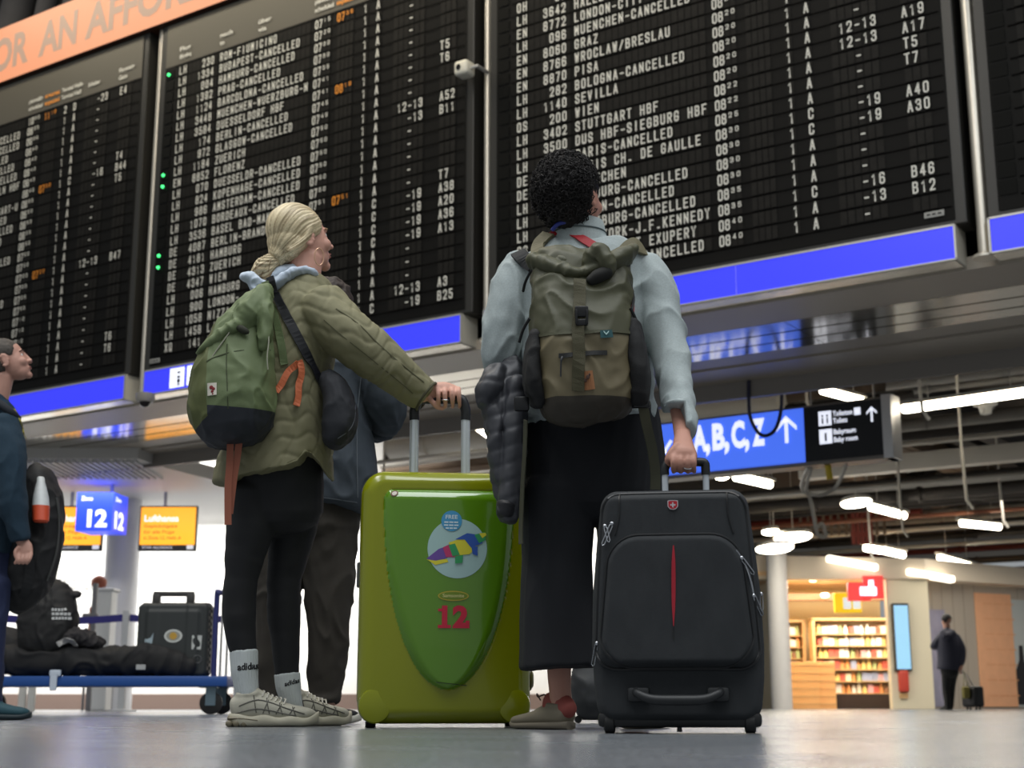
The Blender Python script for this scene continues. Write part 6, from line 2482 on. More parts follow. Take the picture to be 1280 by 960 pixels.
# wide black trousers
bm = nb()
trunk(bm, [(656, 818, 505, 4.09, .135), (654, 826, 540, 4.09, .14), (653, 831, 580, 4.10, .145), (652, 832, 620, 4.10, .14)], n=34, cap0=.1)
limb(bm, [(697, 615, 4.09, 44.5, .125), (696, 660, 4.09, 44.5, .12), (695.5, 700, 4.085, 42.5, .115), (695.5, 740, 4.08, 44, .118), (698, 790, 4.08, 47, .122), (700.5, 834, 4.08, 50.5, .128)], n=32, cap1=.02, p=2.4)
limb(bm, [(787, 615, 4.12, 44, .125), (790, 660, 4.14, 43, .12), (793, 700, 4.16, 43, .115), (795, 740, 4.17, 44, .118), (796, 790, 4.18, 48, .122), (797, 834, 4.19, 52, .128)], n=32, cap1=.02, p=2.4)
me = fuse(bm, .0055, 4)
displace(me, folds(.0045, (9, 9, 2.2), 21))
mobj('trousers', me, mat('trousers_black', (23, 25, 30), 0.85, var=.12, vscale=150, bump=.3, bscale=800), dark, 'wide cropped black trousers')
m_ts, m_tso = mat('shoe_taupe', (126, 118, 100), 0.75, bump=.25, bscale=500), mat('sole_taupe', (112, 104, 90), 0.7)
for hx, Y, yaw in ((712, 4.03, math.radians(128)), (786, 4.20, math.radians(62))):
    hl = P(hx, 905, Y)
    hl.z = 0
    up, sf, T_ = shoe('shoe', hl, yaw, .240, dark, (m_ts, m_tso), .082, .046, .020, 'taupe canvas shoe with rust red heel')
    bm = nb()
    limbw(bm, [(T_(.002, 0, .052), .026, .024), (T_(.03, 0, .060), .037, .026), (T_(.085, 0, .060), .040, .024)], n=16)
    obj('heel_panel', bm, mat('heel_rust', (150, 74, 66), 0.7), up, smooth=True)
    bm = nb()
    tube(bm, smooth_path([T_(.112, .01, .078), T_(.118, .018, .096), T_(.128, .006, .088), T_(.122, -.012, .094), T_(.112, -.008, .078)]), .0022, 6)
    obj('lace_bow', bm, mat('lace_dark', (74, 60, 56), 0.7), up, smooth=True)

# ---------------------------------------------------------------- her rolltop backpack
t = thing('backpack', 'dark olive rolltop backpack with black side pockets on the grey shirted back', 'backpack', P(730, 515, 3.84))
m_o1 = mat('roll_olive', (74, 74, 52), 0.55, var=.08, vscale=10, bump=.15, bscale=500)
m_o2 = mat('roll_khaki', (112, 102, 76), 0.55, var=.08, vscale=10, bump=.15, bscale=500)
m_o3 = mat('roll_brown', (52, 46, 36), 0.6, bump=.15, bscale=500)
bm = nb()
trunk(bm, [(672, 786, 326, 3.86, .06), (666, 788, 345, 3.85, .085), (664, 789, 375, 3.84, .11), (664, 790, 410, 3.83, .125), (668, 790, 440, 3.825, .13), (672, 792, 475, 3.825, .13),
           (676, 794, 500, 3.83, .125), (684, 790, 513, 3.84, .10)], n=44, p=3.0, cap0=.3, cap1=.3)
me = fuse(bm, .0048, 4)
displace(me, folds(.0075, (11, 11, 10), 33))
bm = nb()
bm.from_mesh(me)
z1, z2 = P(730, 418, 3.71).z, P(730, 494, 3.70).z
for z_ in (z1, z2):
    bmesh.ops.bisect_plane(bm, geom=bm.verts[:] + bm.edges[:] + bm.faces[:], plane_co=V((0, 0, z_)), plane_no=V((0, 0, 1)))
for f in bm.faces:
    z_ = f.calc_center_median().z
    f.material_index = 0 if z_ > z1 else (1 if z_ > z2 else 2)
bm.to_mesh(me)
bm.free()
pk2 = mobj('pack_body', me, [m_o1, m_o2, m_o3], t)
tp2 = bvh(pk2)
bm = nb()
strap(bm, tp2, [(672, 420), (700, 417), (730, 416), (760, 414), (786, 416)], .004, .003, .002, k=5)
obj('flap_hem', bm, m_o1, t)
for pts, nm in (([(670, 422, 3.83, 9, .09), (667, 450, 3.83, 12, .11), (667, 480, 3.83, 12, .115), (674, 505, 3.84, 9, .10)], 'l'),
                ([(789, 416, 3.83, 10, .09), (792, 445, 3.82, 15, .11), (795, 475, 3.82, 16, .115), (795, 502, 3.83, 14, .10)], 'r')):
    bm = nb()
    limb(bm, pts, n=22, p=2.6)
    me = fuse(bm, .0055, 2)
    displace(me, folds(.004, (18, 18, 14), 5))
    mobj('side_pocket', me, mat('mesh_black', (22, 22, 23), 0.8, bump=.5, bscale=420), t, 'black mesh side pocket')
# rolled top
bm = nb()
limb(bm, [(668, 328, 3.83, 9, .04), (690, 336, 3.80, 12, .05), (712, 344, 3.78, 11, .05), (728, 345, 3.77, 9, .045)], n=16)
limb(bm, [(728, 345, 3.77, 9, .045), (750, 336, 3.78, 12, .05), (772, 326, 3.80, 12, .05), (788, 318, 3.83, 8, .04)], n=16)
limb(bm, [(735, 330, 3.76, 9, .03), (746, 316, 3.75, 12, .035), (757, 326, 3.745, 11, .035), (762, 340, 3.75, 9, .03)], n=16)
limb(bm, [(697, 336, 3.79, 6, .02), (702, 324, 3.79, 6, .02), (708, 334, 3.785, 5, .02)], n=12)
me = fuse(bm, .0045, 3)
displace(me, folds(.005, (22, 22, 18), 3))
mobj('rolled_top', me, m_o1, t)
bm = nb()
limb(bm, [(738, 352, 3.735, 7, .02), (748, 345, 3.73, 9, .022), (760, 340, 3.735, 8, .02)], n=14)
obj('top_opening', bm, mat('roll_dark', (24, 24, 20), 0.8), t, smooth=True)  # dark lump set at the mouth of the rolled top
bm = nb()
strap(bm, tp2, [(724, 352), (725, 375), (722.7, 410), (724, 450), (723, 489)], .0165, .008, .0018, k=6)
obj('centre_strap', bm, mat('web_olive', (68, 64, 40), 0.7, bump=.4, bscale=500), t)
p_, n_ = hit(tp2, 727, 391, .014)
bm = nb()
cbox(bm, p_, .036, .010, .030, .004)
cbox(bm, p_ + V((0, 0, -.030)), .032, .010, .018, .003)
for s in (-1, 1):
    obox(bm, p_ + V((s * .014 - .003, -.008, .004)), V((.006, 0, 0)), V((0, .006, 0)), V((0, 0, -.04)), .001)
obj('buckle', bm, mat('buckle_black', (20, 20, 22), 0.3), t, smooth=True)
bm = nb()
strap(bm, tp2, [(699, 445), (715, 444), (735, 442), (759, 441)], .0062, .004, .0012, k=5)
z_ = obj('front_zip', bm, mat('zip_black', (36, 36, 36), 0.5), t)
bm = nb()
a_, _n = hit(tp2, 704, 446, .008)
b_, _n = hit(tp2, 702, 471, .008)
tube(bm, smooth_path([a_, a_ + V((-.004, -.002, -.014)), b_]), [.0032] * 6 + [.002] * 7, 8)
obj('zip_cord', bm, mat('cord_dark', (50, 52, 56), 0.5), z_, smooth=True)
bm = nb()
strap(bm, tp2, [(750, 419), (757, 418.5), (764, 418)], .0105, .009, .0008, k=3)
q_ = obj('teal_tag', bm, mat('tag_teal', (30, 78, 82), 0.6), t, 'small dark teal tag')
bm = nb()
p_, n_ = hit(tp2, 757, 418, .0118)
for s in (-1, 1):
    obox(bm, p_ + V((-.001, 0, -.005)), V((s * .007, 0, .008)), V((0, -.001, 0)), V((0, 0, .004)))
obj('tag_mark', bm, mat('tag_pale', (190, 220, 216), 0.6), q_)
bm = nb()
strap(bm, tp2, [(729.5, 476), (736, 475.5), (742, 475)], .0250, .004, .0012, k=3)
q_ = obj('leather_patch', bm, mat('leather_tan', (150, 100, 62), 0.6, var=.15, vscale=60), t, 'tan leather patch')
bm = nb()
for x, y, r in ((734.5, 471.5, .0052), (733, 475, .0042), (735.5, 468.8, .003)):
    p_, n_ = hit(tp2, x, y, .0062)
    ball(bm, p_, (r, .0008, r * 1.2), None, 10)
obj('patch_mark', bm, mat('leather_dark', (66, 40, 26), 0.6), q_, smooth=True)
for pts, hw, lab in (([(676, 332), (674, 318), (676, 306), (686, 296)], .021, 'left'), ([(776, 322), (786, 312), (794, 308), (800, 320)], .023, 'right')):
    bm = nb()
    strap(bm, tsh, pts, hw, .010, .004, k=5)
    obj('shoulder_strap', bm, mat('strap_khaki', (110, 104, 78), 0.65, bump=.3, bscale=500), t)
bm = nb()
strap(bm, tsh, [(668, 332), (656, 326), (648, 318)], .022, .008, .004, k=4)
obj('strap_pad', bm, mat('pad_black', (20, 21, 23), 0.7), t)
for pts in ([(664, 338, 3.80), (657, 352, 3.84), (654, 364, 3.88)], [(662, 398, 3.76), (654, 412, 3.78), (649, 428, 3.80)], [(788, 385, 3.75), (795, 400, 3.76), (800, 418, 3.77)], [(786, 350, 3.80), (792, 372, 3.79), (790, 388, 3.76)]):
    bm = nb()
    tube(bm, smooth_path([P(*q) for q in pts]), .0042, 6)
    obj('side_webbing', bm, MATS['pad_black'], t, smooth=True)
bm = nb()
tube(bm, smooth_path([P(789, 360, 3.80), P(791, 378, 3.79), P(790, 396, 3.77)]), .005, 8)
obj('red_loop', bm, MATS['strap_red'], t, 'small red loop at the right side', smooth=True)
for k, (pts, lab) in enumerate((([(804, 508, 3.78), (808, 530, 3.80), (815, 560, 3.84), (819, 590, 3.87), (819, 612, 3.88)], 'right hanging hip belt'), ([(657, 525, 3.80), (656, 560, 3.84), (653, 610, 3.90), (651, 660, 3.92), (651, 680, 3.92)], 'left hanging hip belt'))):
    bm = nb()
    ribbon(bm, smooth_path([P(*q) for q in pts]), V((.3, -1, 0)).normalized() if k == 0 else V((-.7, -.7, 0)).normalized(), .0145 if k == 0 else .007, .0016)
    obj('hip_belt', bm, mat('belt_khaki', (80, 80, 62), 0.7), t, lab)
for a_ in ((P(802, 505, 3.765), .045, .014, .022, .004), (P(652, 505, 3.79), .04, .02, .04, .006)):
    bm = nb()
    cbox(bm, *a_)
    obj('belt_buckle', bm, MATS['buckle_black'], t, smooth=True)

# ---------------------------------------------------------------- grey puffer jacket over her left arm
t = thing('puffer_jacket', 'dark grey puffer jacket hanging over the left forearm above the green suitcase', 'jacket', P(632, 650, 4.02))
bm = nb()
limb(bm, [(640, 462, 4.05, 14, .06), (632, 490, 4.02, 22, .07), (628, 520, 4.01, 22, .07), (632, 560, 4.0, 18, .06), (634, 600, 4.0, 18, .055), (637, 640, 4.0, 12, .045)], n=22)
limb(bm, [(622, 468, 4.0, 12, .05), (613, 490, 3.98, 16, .055), (608, 503, 3.98, 11, .045)], n=18)
limb(bm, [(645, 480, 3.97, 10, .05), (643, 530, 3.96, 13, .05), (640, 580, 3.96, 13, .05), (637, 625, 3.96, 14, .05), (634, 645, 3.97, 10, .04)], n=18)
limb(bm, [(618, 515, 3.99, 12, .05), (622, 545, 3.98, 11, .05), (624, 580, 3.98, 10, .045), (627, 606, 3.98, 8, .03)], n=16)
me = fuse(bm, .005, 3)


def puff(co, n):
    q = (co.z + .014 * math.sin(co.x * 34 + co.y * 20)) / .048
    f = q % 1.0
    d = min(f, 1 - f) * .048
    g = 1 - abs(noise.noise(V((co.x * 17, co.y * 17, co.z * 4)))) * 2.4
    return .0032 * (1 - math.exp(-(d / .008) ** 2)) + .008 * g * abs(g) + .004 * noise.noise(V((co.x * 40, co.y * 40, co.z * 30)))


displace(me, puff)
mobj('quilted_shell', me, mat('puffer_grey', (62, 63, 68), 0.5, var=.12, vscale=20), t)
bm = nb()
limb(bm, [(634, 632, 3.955, 14, .052), (632, 643, 3.955, 12, .046)], n=18)
obj('dark_cuff', bm, mat('puffer_dark', (34, 34, 38), 0.6), t, smooth=True)

# ---------------------------------------------------------------- person in dark denim behind the blond one
YH = 5.36
cH = P(414, 388, YH)
MH = frame((.75, .6, .1))
bm = nb()
head_shapes(bm, cH, MH)
limb(bm, [(416, 405, YH, 17, .055), (418, 430, YH, 20, .058)])
trunk(bm, [(390, 450, 440, YH, .09), (385, 458, 480, YH, .11), (390, 450, 560, YH, .11), (350, 440, 640, YH, .10)])
limb(bm, [(452, 455, YH - .05, 14, .04), (478, 500, YH, 13, .04), (470, 530, YH + .15, 10, .03), (455, 528, YH + .25, 9, .02)])
limb(bm, [(385, 455, YH + .1, 14, .04), (375, 520, YH + .15, 13, .04), (410, 545, YH + .25, 9, .03)])
limb(bm, [(410, 640, YH, 22, .07), (412, 760, YH, 17, .05), (408, 875, YH, 11, .03), (415, 896, YH + .02, 10, .02)])
limb(bm, [(350, 640, YH, 22, .07), (345, 760, YH, 17, .05), (342, 875, YH, 11, .03), (350, 896, YH + .02, 10, .02)])
fingers(bm, [([P(452, 524 + 4 * k, YH + .26), P(442, 526 + 4 * k, YH + .27), P(436, 532 + 3 * k, YH + .26)], .008) for k in range(4)] + [([P(452, 520, YH + .25), P(446, 514, YH + .24)], .009)])
fingers(bm, [([P(412, 541 + 4 * k, YH + .26), P(424, 543 + 4 * k, YH + .27), P(430, 548 + 3 * k, YH + .26)], .008) for k in range(4)] + [([P(412, 538, YH + .25), P(420, 532, YH + .24)], .009)])
me = fuse(bm, .005, 3)
hid = mobj('person', me, skin((196, 150, 132)), None, 'person in dark denim jacket and dark brown trousers, mostly hidden behind the blond person', 'person')
face_parts(cH, MH, hid)
bm = nb()
ball(bm, cH + V((-.015, -.01, .045)), (.088, .098, .085), MH, 22)
ball(bm, cH + MH @ V((0, -.05, 0)), (.076, .066, .08), MH, 20)
me = fuse(bm, .006, 2)
displace(me, lambda co, n: .009 * noise.noise(co * 38) + .006 * noise.noise(co * 85))
mobj('hair', me, mat('hair_brown_dark', (58, 48, 42), 0.7), hid)
bm = nb()
trunk(bm, [(395, 440, 425, YH, .08), (380, 466, 445, YH, .13), (378, 462, 490, YH, .15), (380, 462, 540, YH, .15), (382, 470, 590, YH, .15), (375, 460, 632, YH, .15)], n=30, cap1=.05)
limb(bm, [(448, 450, YH - .06, 26, .075), (470, 478, YH - .05, 28, .08), (482, 508, YH - .02, 24, .075), (478, 530, YH + .1, 20, .06), (460, 532, YH + .2, 17, .05)], n=22)
limb(bm, [(388, 450, YH + .06, 22, .07), (372, 505, YH + .12, 22, .07), (400, 540, YH + .24, 18, .05)], n=20)
me = fuse(bm, .007, 4)
displace(me, folds(.010, (9, 9, 7), 14))
m_den = mat('denim_dark', (58, 66, 74), 0.85, var=.18, vscale=40, bump=.3, bscale=500)
den = mobj('denim_jacket', me, m_den, hid, 'dark grey blue denim jacket')
td = bvh(den)
bm = nb()
strap(bm, td, [(404, 622), (420, 624), (446, 628)], .0014, .002, .0008, Y=5.2)
strap(bm, td, [(452, 470), (446, 520), (446, 580), (447, 622)], .0014, .002, .0008, Y=5.2)
obj('stitching', bm, mat('stitch_grey', (100, 106, 112), 0.8), den)
bm = nb()
trunk(bm, [(330, 450, 618, YH, .13), (328, 448, 660, YH, .13)], n=26, cap0=.1)
limb(bm, [(408, 650, YH, 37, .11), (410, 700, YH, 34, .10), (411, 760, YH, 28, .09), (409, 820, YH, 23, .08), (405, 876, YH, 17, .07)], n=24, cap1=.05)
limb(bm, [(355, 650, YH, 36, .11), (350, 700, YH, 32, .10), (346, 760, YH, 27, .09), (344, 820, YH, 22, .08), (343, 876, YH, 17, .07)], n=24, cap1=.05)
me = fuse(bm, .007, 4)
displace(me, folds(.010, (9, 9, 6), 27))
mobj('trousers', me, mat('trousers_brown', (52, 47, 40), 0.85, var=.2, vscale=20, bump=.3, bscale=500), hid, 'loose dark brown trousers')
for hx, yaw in ((352, .25), (290, .3)):
    hl = P(hx, 900, YH)
    hl.z = 0
    shoe('shoe', hl, yaw, .285, hid, (mat('shoe_black', (28, 28, 29), 0.6), mat('sole_offwhite', (196, 192, 180), 0.6)), .095, .05, .034, 'black sneaker with off white sole')

# ---------------------------------------------------------------- man at the left edge looking up
YL = 6.9
cL = P(10, 452, YL)
ML = frame((.90, .20, .36))
bm = nb()
head_shapes(bm, cL, ML)
limb(bm, [(2, 470, YL, 15, .055), (-6, 495, YL, 17, .058), (-14, 515, YL, 24, .07)])
trunk(bm, [(-50, 14, 520, YL, .10), (-55, 18, 580, YL, .12), (-46, 2, 660, YL, .08), (-42, -6, 740, YL, .06)])
limb(bm, [(0, 530, YL - .14, 13, .045), (6, 590, YL - .16, 13, .045), (16, 640, YL - .15, 10, .035), (28, 676, YL - .14, 8, .026)])
limb(bm, [(-40, 530, YL + .14, 13, .045), (-44, 600, YL + .16, 12, .04), (-30, 680, YL + .14, 9, .02)])
limb(bm, [(-15, 738, YL - .04, 14, .05), (-15, 800, YL - .05, 13, .045), (-18, 870, YL - .05, 9, .03), (-8, 889, YL - .05, 6, .015)])
limb(bm, [(-40, 738, YL + .05, 14, .05), (-50, 800, YL + .06, 13, .045), (-56, 870, YL + .06, 9, .03), (-46, 889, YL + .06, 6, .015)])
limbw(bm, [(P(28, 676, YL - .14), .026, .018), (P(31, 684, YL - .145), .036, .020), (P(32, 691, YL - .15), .036, .018)], n=16)
fingers(bm, [([P(x, 692, YL - .155), P(x - 2, 699, YL - .17), P(x - 5, 704, YL - .165)], .0098) for x in (24, 29, 34, 39)] + [([P(23, 684, YL - .16), P(19, 690, YL - .17), P(20, 697, YL - .17)], .010)])
fingers(bm, [([P(-32 + 4 * k, 682, YL + .14), P(-32 + 4 * k, 694, YL + .13), P(-33 + 4 * k, 702, YL + .12)], .0095) for k in range(4)] + [([P(-38, 680, YL + .14), P(-42, 690, YL + .13)], .010)])
me = fuse(bm, .0045, 3)
man = mobj('person', me, skin((186, 142, 126)), None, 'man in dark teal fleece at the left edge, head tilted up to the boards', 'person')
face_parts(cL, ML, man)
bm = nb()


def LL(x, y, z):
    return cL + ML @ V((x, y, z))


ball(bm, LL(0, -.022, .044), (.078, .094, .080), ML, 24)
ball(bm, LL(0, -.052, -.008), (.070, .055, .060), ML, 20)
for q in (-1, 1):
    ball(bm, LL(q * .058, .012, .040), (.020, .032, .036), ML, 16)
me = fuse(bm, .005, 2)
displace(me, lambda co, n: .0025 * noise.noise(co * 90))
mobj('hair', me, mat('hair_greybrown', (66, 60, 54), 0.7, var=.3, vscale=80), man, 'short greying brown hair')
bm = nb()
trunk(bm, [(-30, 10, 500, YL, .085), (-48, 24, 522, YL, .13), (-58, 30, 560, YL, .15), (-60, 30, 610, YL, .16), (-56, 24, 660, YL, .15), (-54, 16, 690, YL, .14)], n=30, cap1=.05)
limb(bm, [(2, 532, YL - .12, 22, .075), (10, 575, YL - .16, 22, .075), (14, 620, YL - .17, 18, .065), (21, 655, YL - .155, 14, .05), (26, 675, YL - .145, 12, .042)], n=22, cap1=.1)
limb(bm, [(-40, 530, YL + .12, 22, .07), (-46, 600, YL + .16, 20, .065), (-32, 672, YL + .14, 13, .045)], n=20)
me = fuse(bm, .007, 4)
displace(me, folds(.008, (9, 9, 7), 41))
fl_ = mobj('fleece_jacket', me, mat('fleece_teal', (26, 50, 66), 0.9, var=.15, vscale=90, bump=.5, bscale=400), man, 'dark teal fleece jacket')
tf = bvh(fl_)
bm = nb()
tube(bm, smooth_path([P(-8, 500, YL - .09), P(4, 508, YL - .14), P(14, 516, YL - .15), P(22, 524, YL - .10)]), .020, 10)
obj('fleece_collar', bm, mat('fleece_dark', (24, 30, 38), 0.9), fl_, smooth=True)
bm = nb()
strap(bm, tf, [(17, 512), (22, 522), (27, 535), (31, 548)], .004, .006, .002, Y=6.75)
obj('cord', bm, mat('cord_mustard', (150, 140, 60), 0.7), fl_, 'mustard yellow cord along the collar')
bm = nb()
trunk(bm, [(-57, 15, 662, YL, .135), (-57, 14, 700, YL, .135), (-56, 13, 730, YL, .13)], n=24, cap0=.1)
limb(bm, [(-12, 730, YL - .05, 25, .09), (-14, 790, YL - .05, 21, .075), (-15, 845, YL - .05, 18, .065), (-15, 880, YL - .05, 17, .06)], n=20, cap1=.05)
limb(bm, [(-46, 730, YL + .06, 24, .09), (-50, 790, YL + .06, 21, .075), (-53, 880, YL + .06, 17, .06)], n=20, cap1=.05)
me = fuse(bm, .007, 4)
displace(me, folds(.006, (9, 9, 6), 2))
mobj('jeans', me, mat('jeans_navy', (30, 40, 72), 0.85, var=.15, vscale=60), man, 'dark blue jeans')
for hx, Y, yaw in ((-42, YL - .07, .12), (-88, YL + .05, .12)):
    hl = P(hx, 898, Y)
    hl.z = 0
    shoe('shoe', hl, yaw, .285, man, (mat('shoe_teal', (36, 74, 84), 0.7), mat('sole_darkteal', (24, 40, 46), 0.6)), .125, .055, .03, 'teal shoe')
# his black backpack held low, with a bottle in the side pocket
t = thing('backpack', 'black backpack beside the man at the left edge, bottle in its side pocket', 'backpack', P(40, 750, 6.98))
bm = nb()
trunk(bm, [(36, 52, 585, 6.98, .06), (30, 66, 598, 6.98, .10), (26, 75, 625, 6.98, .12), (20, 77, 655, 6.98, .13), (14, 73, 690, 6.98, .13), (8, 64, 720, 6.98, .12), (4, 50, 742, 6.98, .10), (2, 30, 755, 6.98, .08)], n=30, p=2.5)
me = fuse(bm, .0065, 3)
displace(me, folds(.010, (9, 9, 7), 6))
bp3 = mobj('pack_body', me, mat('pack_black', (27, 27, 28), 0.7, bump=.2, bscale=300), t)
tb = bvh(bp3)
bm = nb()
strap(bm, tb, [(70, 622), (73, 650), (70, 690), (58, 726)], .006, .004, .002, Y=6.88)
obj('pack_zip', bm, mat('zip_grey', (70, 72, 70), 0.6), t)
bm = nb()
strap(bm, tb, [(34, 600), (33, 640), (34, 680), (38, 715), (30, 745)], .022, .006, .004, Y=6.85)
obj('pack_strap', bm, MATS['pad_black'], t)
t = thing('drink_bottle', 'white bottle with an orange base standing in the black backpack at the left', 'bottle', P(51, 655, 6.80))
a_, b_ = P(51, 653, 6.81), P(51, 596, 6.86)
ax_ = (b_ - a_)
bm = nb()
rings(bm, [ell(a_ + ax_ * s, V((r, 0, 0)), V((0, r, 0)), 22) for s, r in ((.0, .030), (.04, .038), (.36, .041))])
obj('bottle_base', bm, mat('bottle_orange', (202, 78, 44), 0.45), t, 'orange base', smooth=True)
bm = nb()
rings(bm, [ell(a_ + ax_ * s, V((r, 0, 0)), V((0, r, 0)), 22) for s, r in ((.36, .040), (.55, .037), (.78, .026), (.88, .020), (.98, .017), (1.0, .012))])
obj('bottle_body', bm, mat('bottle_white', (196, 200, 200), 0.4, var=.15, vscale=40), t, smooth=True)

# ---------------------------------------------------------------- person walking away on the right
YW = 26.0
def wpt(x, y, dY=0.0):
    return P(x, y, YW + dY)
def wl(data, **k):
    limb(wb, [(x, y, YW + dy, r, d) for x, y, dy, r, d in data], **k)
cW = wpt(1183, 776)
MW = frame((-.25, .95, 0))
wb = nb()
head_shapes(wb, cW, MW)
wl([(1183, 780, 0, 4, .055), (1184, 789, 0, 5, .06)])
wl([(1184, 795, 0, 11, .09), (1185, 815, 0, 10, .1), (1186, 836, 0, 10, .1)])
wl([(1175, 797, 0, 3.5, .045), (1169, 808, .1, 3.5, .045), (1168, 805, .35, 3, .035), (1168, 803, .5, 2, .03)])
wl([(1195, 797, 0, 3.5, .045), (1202, 812, -.05, 3.2, .045), (1203, 826, -.1, 2.5, .035), (1201, 836, -.15, 2, .03)])
wl([(1183, 838, 0, 5, .08), (1182, 858, .05, 4, .06), (1184, 880, .0, 2.8, .04), (1183, 886, .0, 2.5, .04)])
wl([(1190, 838, 0, 5, .08), (1189, 858, .15, 4, .06), (1188, 878, .25, 2.8, .04), (1188, 885, .25, 2.5, .04)])
me = fuse(wb, .010, 2)
wk = mobj('person', me, skin((180, 136, 118)), None, 'person in navy hooded jacket walking away on the right, pulling a small black case', 'person')
wb = nb()
ball(wb, cW + V((0, -.01, .04)), (.085, .098, .09), MW, 18)
obj('hair', wb, mat('hair_black', (24, 23, 24), 0.7), wk, smooth=True)
wb = nb()
wl([(1183, 787, 0, 5, .10), (1184, 794, 0, 13, .15), (1186, 808, 0, 15, .18), (1187, 822, 0, 15, .19), (1187, 837, 0, 15.5, .19)], n=24, cap1=.05)
wl([(1176, 796, 0, 5, .08), (1169, 806, .05, 5.5, .08), (1167, 808, .3, 4.5, .06), (1167, 806, .45, 3.5, .05)], n=16)
wl([(1195, 796, 0, 5, .08), (1202, 810, -.05, 5, .075), (1203, 824, -.1, 4, .06), (1201, 831, -.13, 3, .05)], n=16)
wl([(1178, 790, -.08, 4, .06), (1184, 796, -.14, 6, .07), (1191, 790, -.08, 4, .06)], n=14)
me = fuse(wb, .014, 2)
mobj('hooded_jacket', me, mat('jacket_navy', (36, 38, 56), 0.7), wk, 'navy hooded jacket')
wb = nb()
wl([(1187, 832, 0, 12, .15), (1187, 842, 0, 11, .14)], n=18)
wl([(1183, 842, 0, 6, .09), (1182.5, 860, .05, 5, .075), (1184, 878, .0, 4, .06), (1184, 886, 0, 4, .06)], n=16, cap1=.1)
wl([(1191, 842, 0, 6, .09), (1189, 860, .15, 5, .075), (1188, 884, .25, 4, .06)], n=16, cap1=.1)
me = fuse(wb, .012, 2)
mobj('trousers', me, mat('trousers_dark', (24, 24, 26), 0.8), wk)
for x, dy in ((1184, 0), (1188, .25)):
    hl = V((wpt(x, 886, dy).x, YW + dy - .06, 0))
    shoe('shoe', hl, math.radians(100), .28, wk, (mat('shoe_black', (28, 28, 29), 0.6), MATS['rubber_black']), .10, .05, .03)
fing = nb()
for k in range(4):
    limbw(fing, [(wpt(1201, 836, -.15) + V((.012 * k - .018, 0, 0)), .009, .009), (wpt(1201, 836, -.15) + V((.012 * k - .018, -.01, -.05)), .008, .008), (wpt(1201, 836, -.15) + V((.012 * k - .018, .02, -.08)), .007, .007)], n=8)
limbw(fing, [(wpt(1201, 836, -.15) + V((-.03, 0, .0)), .011, .011), (wpt(1201, 836, -.15) + V((-.035, -.02, -.04)), .009, .009)], n=8)
obj('fingers', fing, MATS['skin_180'], wk, smooth=True)
t = thing('trolley_case', 'small black trolley case rolling behind the walking person on the right', 'suitcase', V((wpt(1212, 886).x, YW - .2, 0)))
a_ = V((wpt(1211.5, 886).x, YW - .25, 0))
bm = nb()
cbox(bm, a_ + V((0, 0, .23)), .24, .34, .36, .05, 3, rz=.5)
obj('case_body', bm, mat('trolley_black', (26, 26, 28), 0.5), t, smooth=True)
for s in (-.08, .08):
    for q in (-.09, .09):
        bm = nb()
        rings(bm, [ell(a_ + V((s + w_, q, .027)), V((0, .027, 0)), V((0, 0, .027)), 12) for w_ in (-.012, .012)])
        obj('wheel', bm, MATS['rubber_black'], t, smooth=True)
bm = nb()
tube(bm, [a_ + V((-.05, .0, .40)), wpt(1202, 838, -.18)], .012, 8)
tube(bm, [a_ + V((.05, .06, .40)), wpt(1204, 838, -.12)], .012, 8)
obj('pull_handle', bm, m_silver, t, smooth=True)
bm = nb()
a2 = V((wpt(1200, 870).x, YW - .35, wpt(1200, 866).z))
cbox(bm, a2, .12, .12, .2, .03, 2)
tube(bm, [a2 + V((-.03, 0, .1)), a2 + V((.02, .1, .36)), a2 + V((.04, 0, .1))], .008, 6)
obj('carrier_bag', bm, mat('bag_yellowgreen', (120, 112, 50), 0.6), None, 'small yellowish bag hanging in front of the trolley case', 'bag', smooth=True)

# ---------------------------------------------------------------- head of a person sitting behind the kiosk
cK = P(124, 731, 22.7)
MK = frame((-.3, .9, -.15))
bm = nb()
head_shapes(bm, cK, MK)
limb(bm, [(124, 745, 22.7, 4.5, .055), (124, 754, 22.7, 6, .06)])
limb(bm, [(124, 752, 22.7, 7, .09), (124, 775, 22.7, 8, .11), (124, 810, 22.7, 8, .12), (124, 830, 22.6, 9, .15)])
for q in (-1, 1):
    limb(bm, [(124 + q * 8, 760, 22.7, 4, .05), (124 + q * 10, 790, 22.6, 4, .05), (124 + q * 7, 806, 22.5, 3, .04)])
    limb(bm, [(124 + q * 7, 828, 22.6, 6, .09), (124 + q * 8, 832, 22.5, 5, .07), (124 + q * 8, 880, 22.5, 3.5, .05)])
    fingers(bm, [([P(124 + q * (10 - 1.2 * k), 806, 22.5), P(124 + q * (8 - 1.2 * k), 809, 22.45), P(124 + q * (7 - 1.2 * k), 812, 22.43)], .010) for k in range(5)])
me = fuse(bm, .010, 2)
cl_ = mobj('person', me, skin((176, 120, 100)), None, 'seated person with reddish brown hair, only the head showing above the white kiosk', 'person')
bm = nb()
ball(bm, cK + V((0, -.01, .03)), (.12, .12, .112), MK, 20)
me = fuse(bm, .012, 1)
displace(me, lambda co, n: .006 * noise.noise(co * 40))
mobj('hair', me, mat('hair_auburn', (156, 84, 62), 0.6), cl_)
bm = nb()
limb(bm, [(124, 757, 22.7, 8.5, .12), (124, 775, 22.7, 9.5, .14), (124, 810, 22.7, 9.5, .15), (124, 826, 22.7, 10, .16)])
me = fuse(bm, .014, 1)
mobj('blouse', me, mat('blouse_white', (220, 220, 222), 0.7), cl_)
bm = nb()
cbox(bm, (P(124, 835, 22.7).x, 22.7, .42), .42, .42, .06, .02)
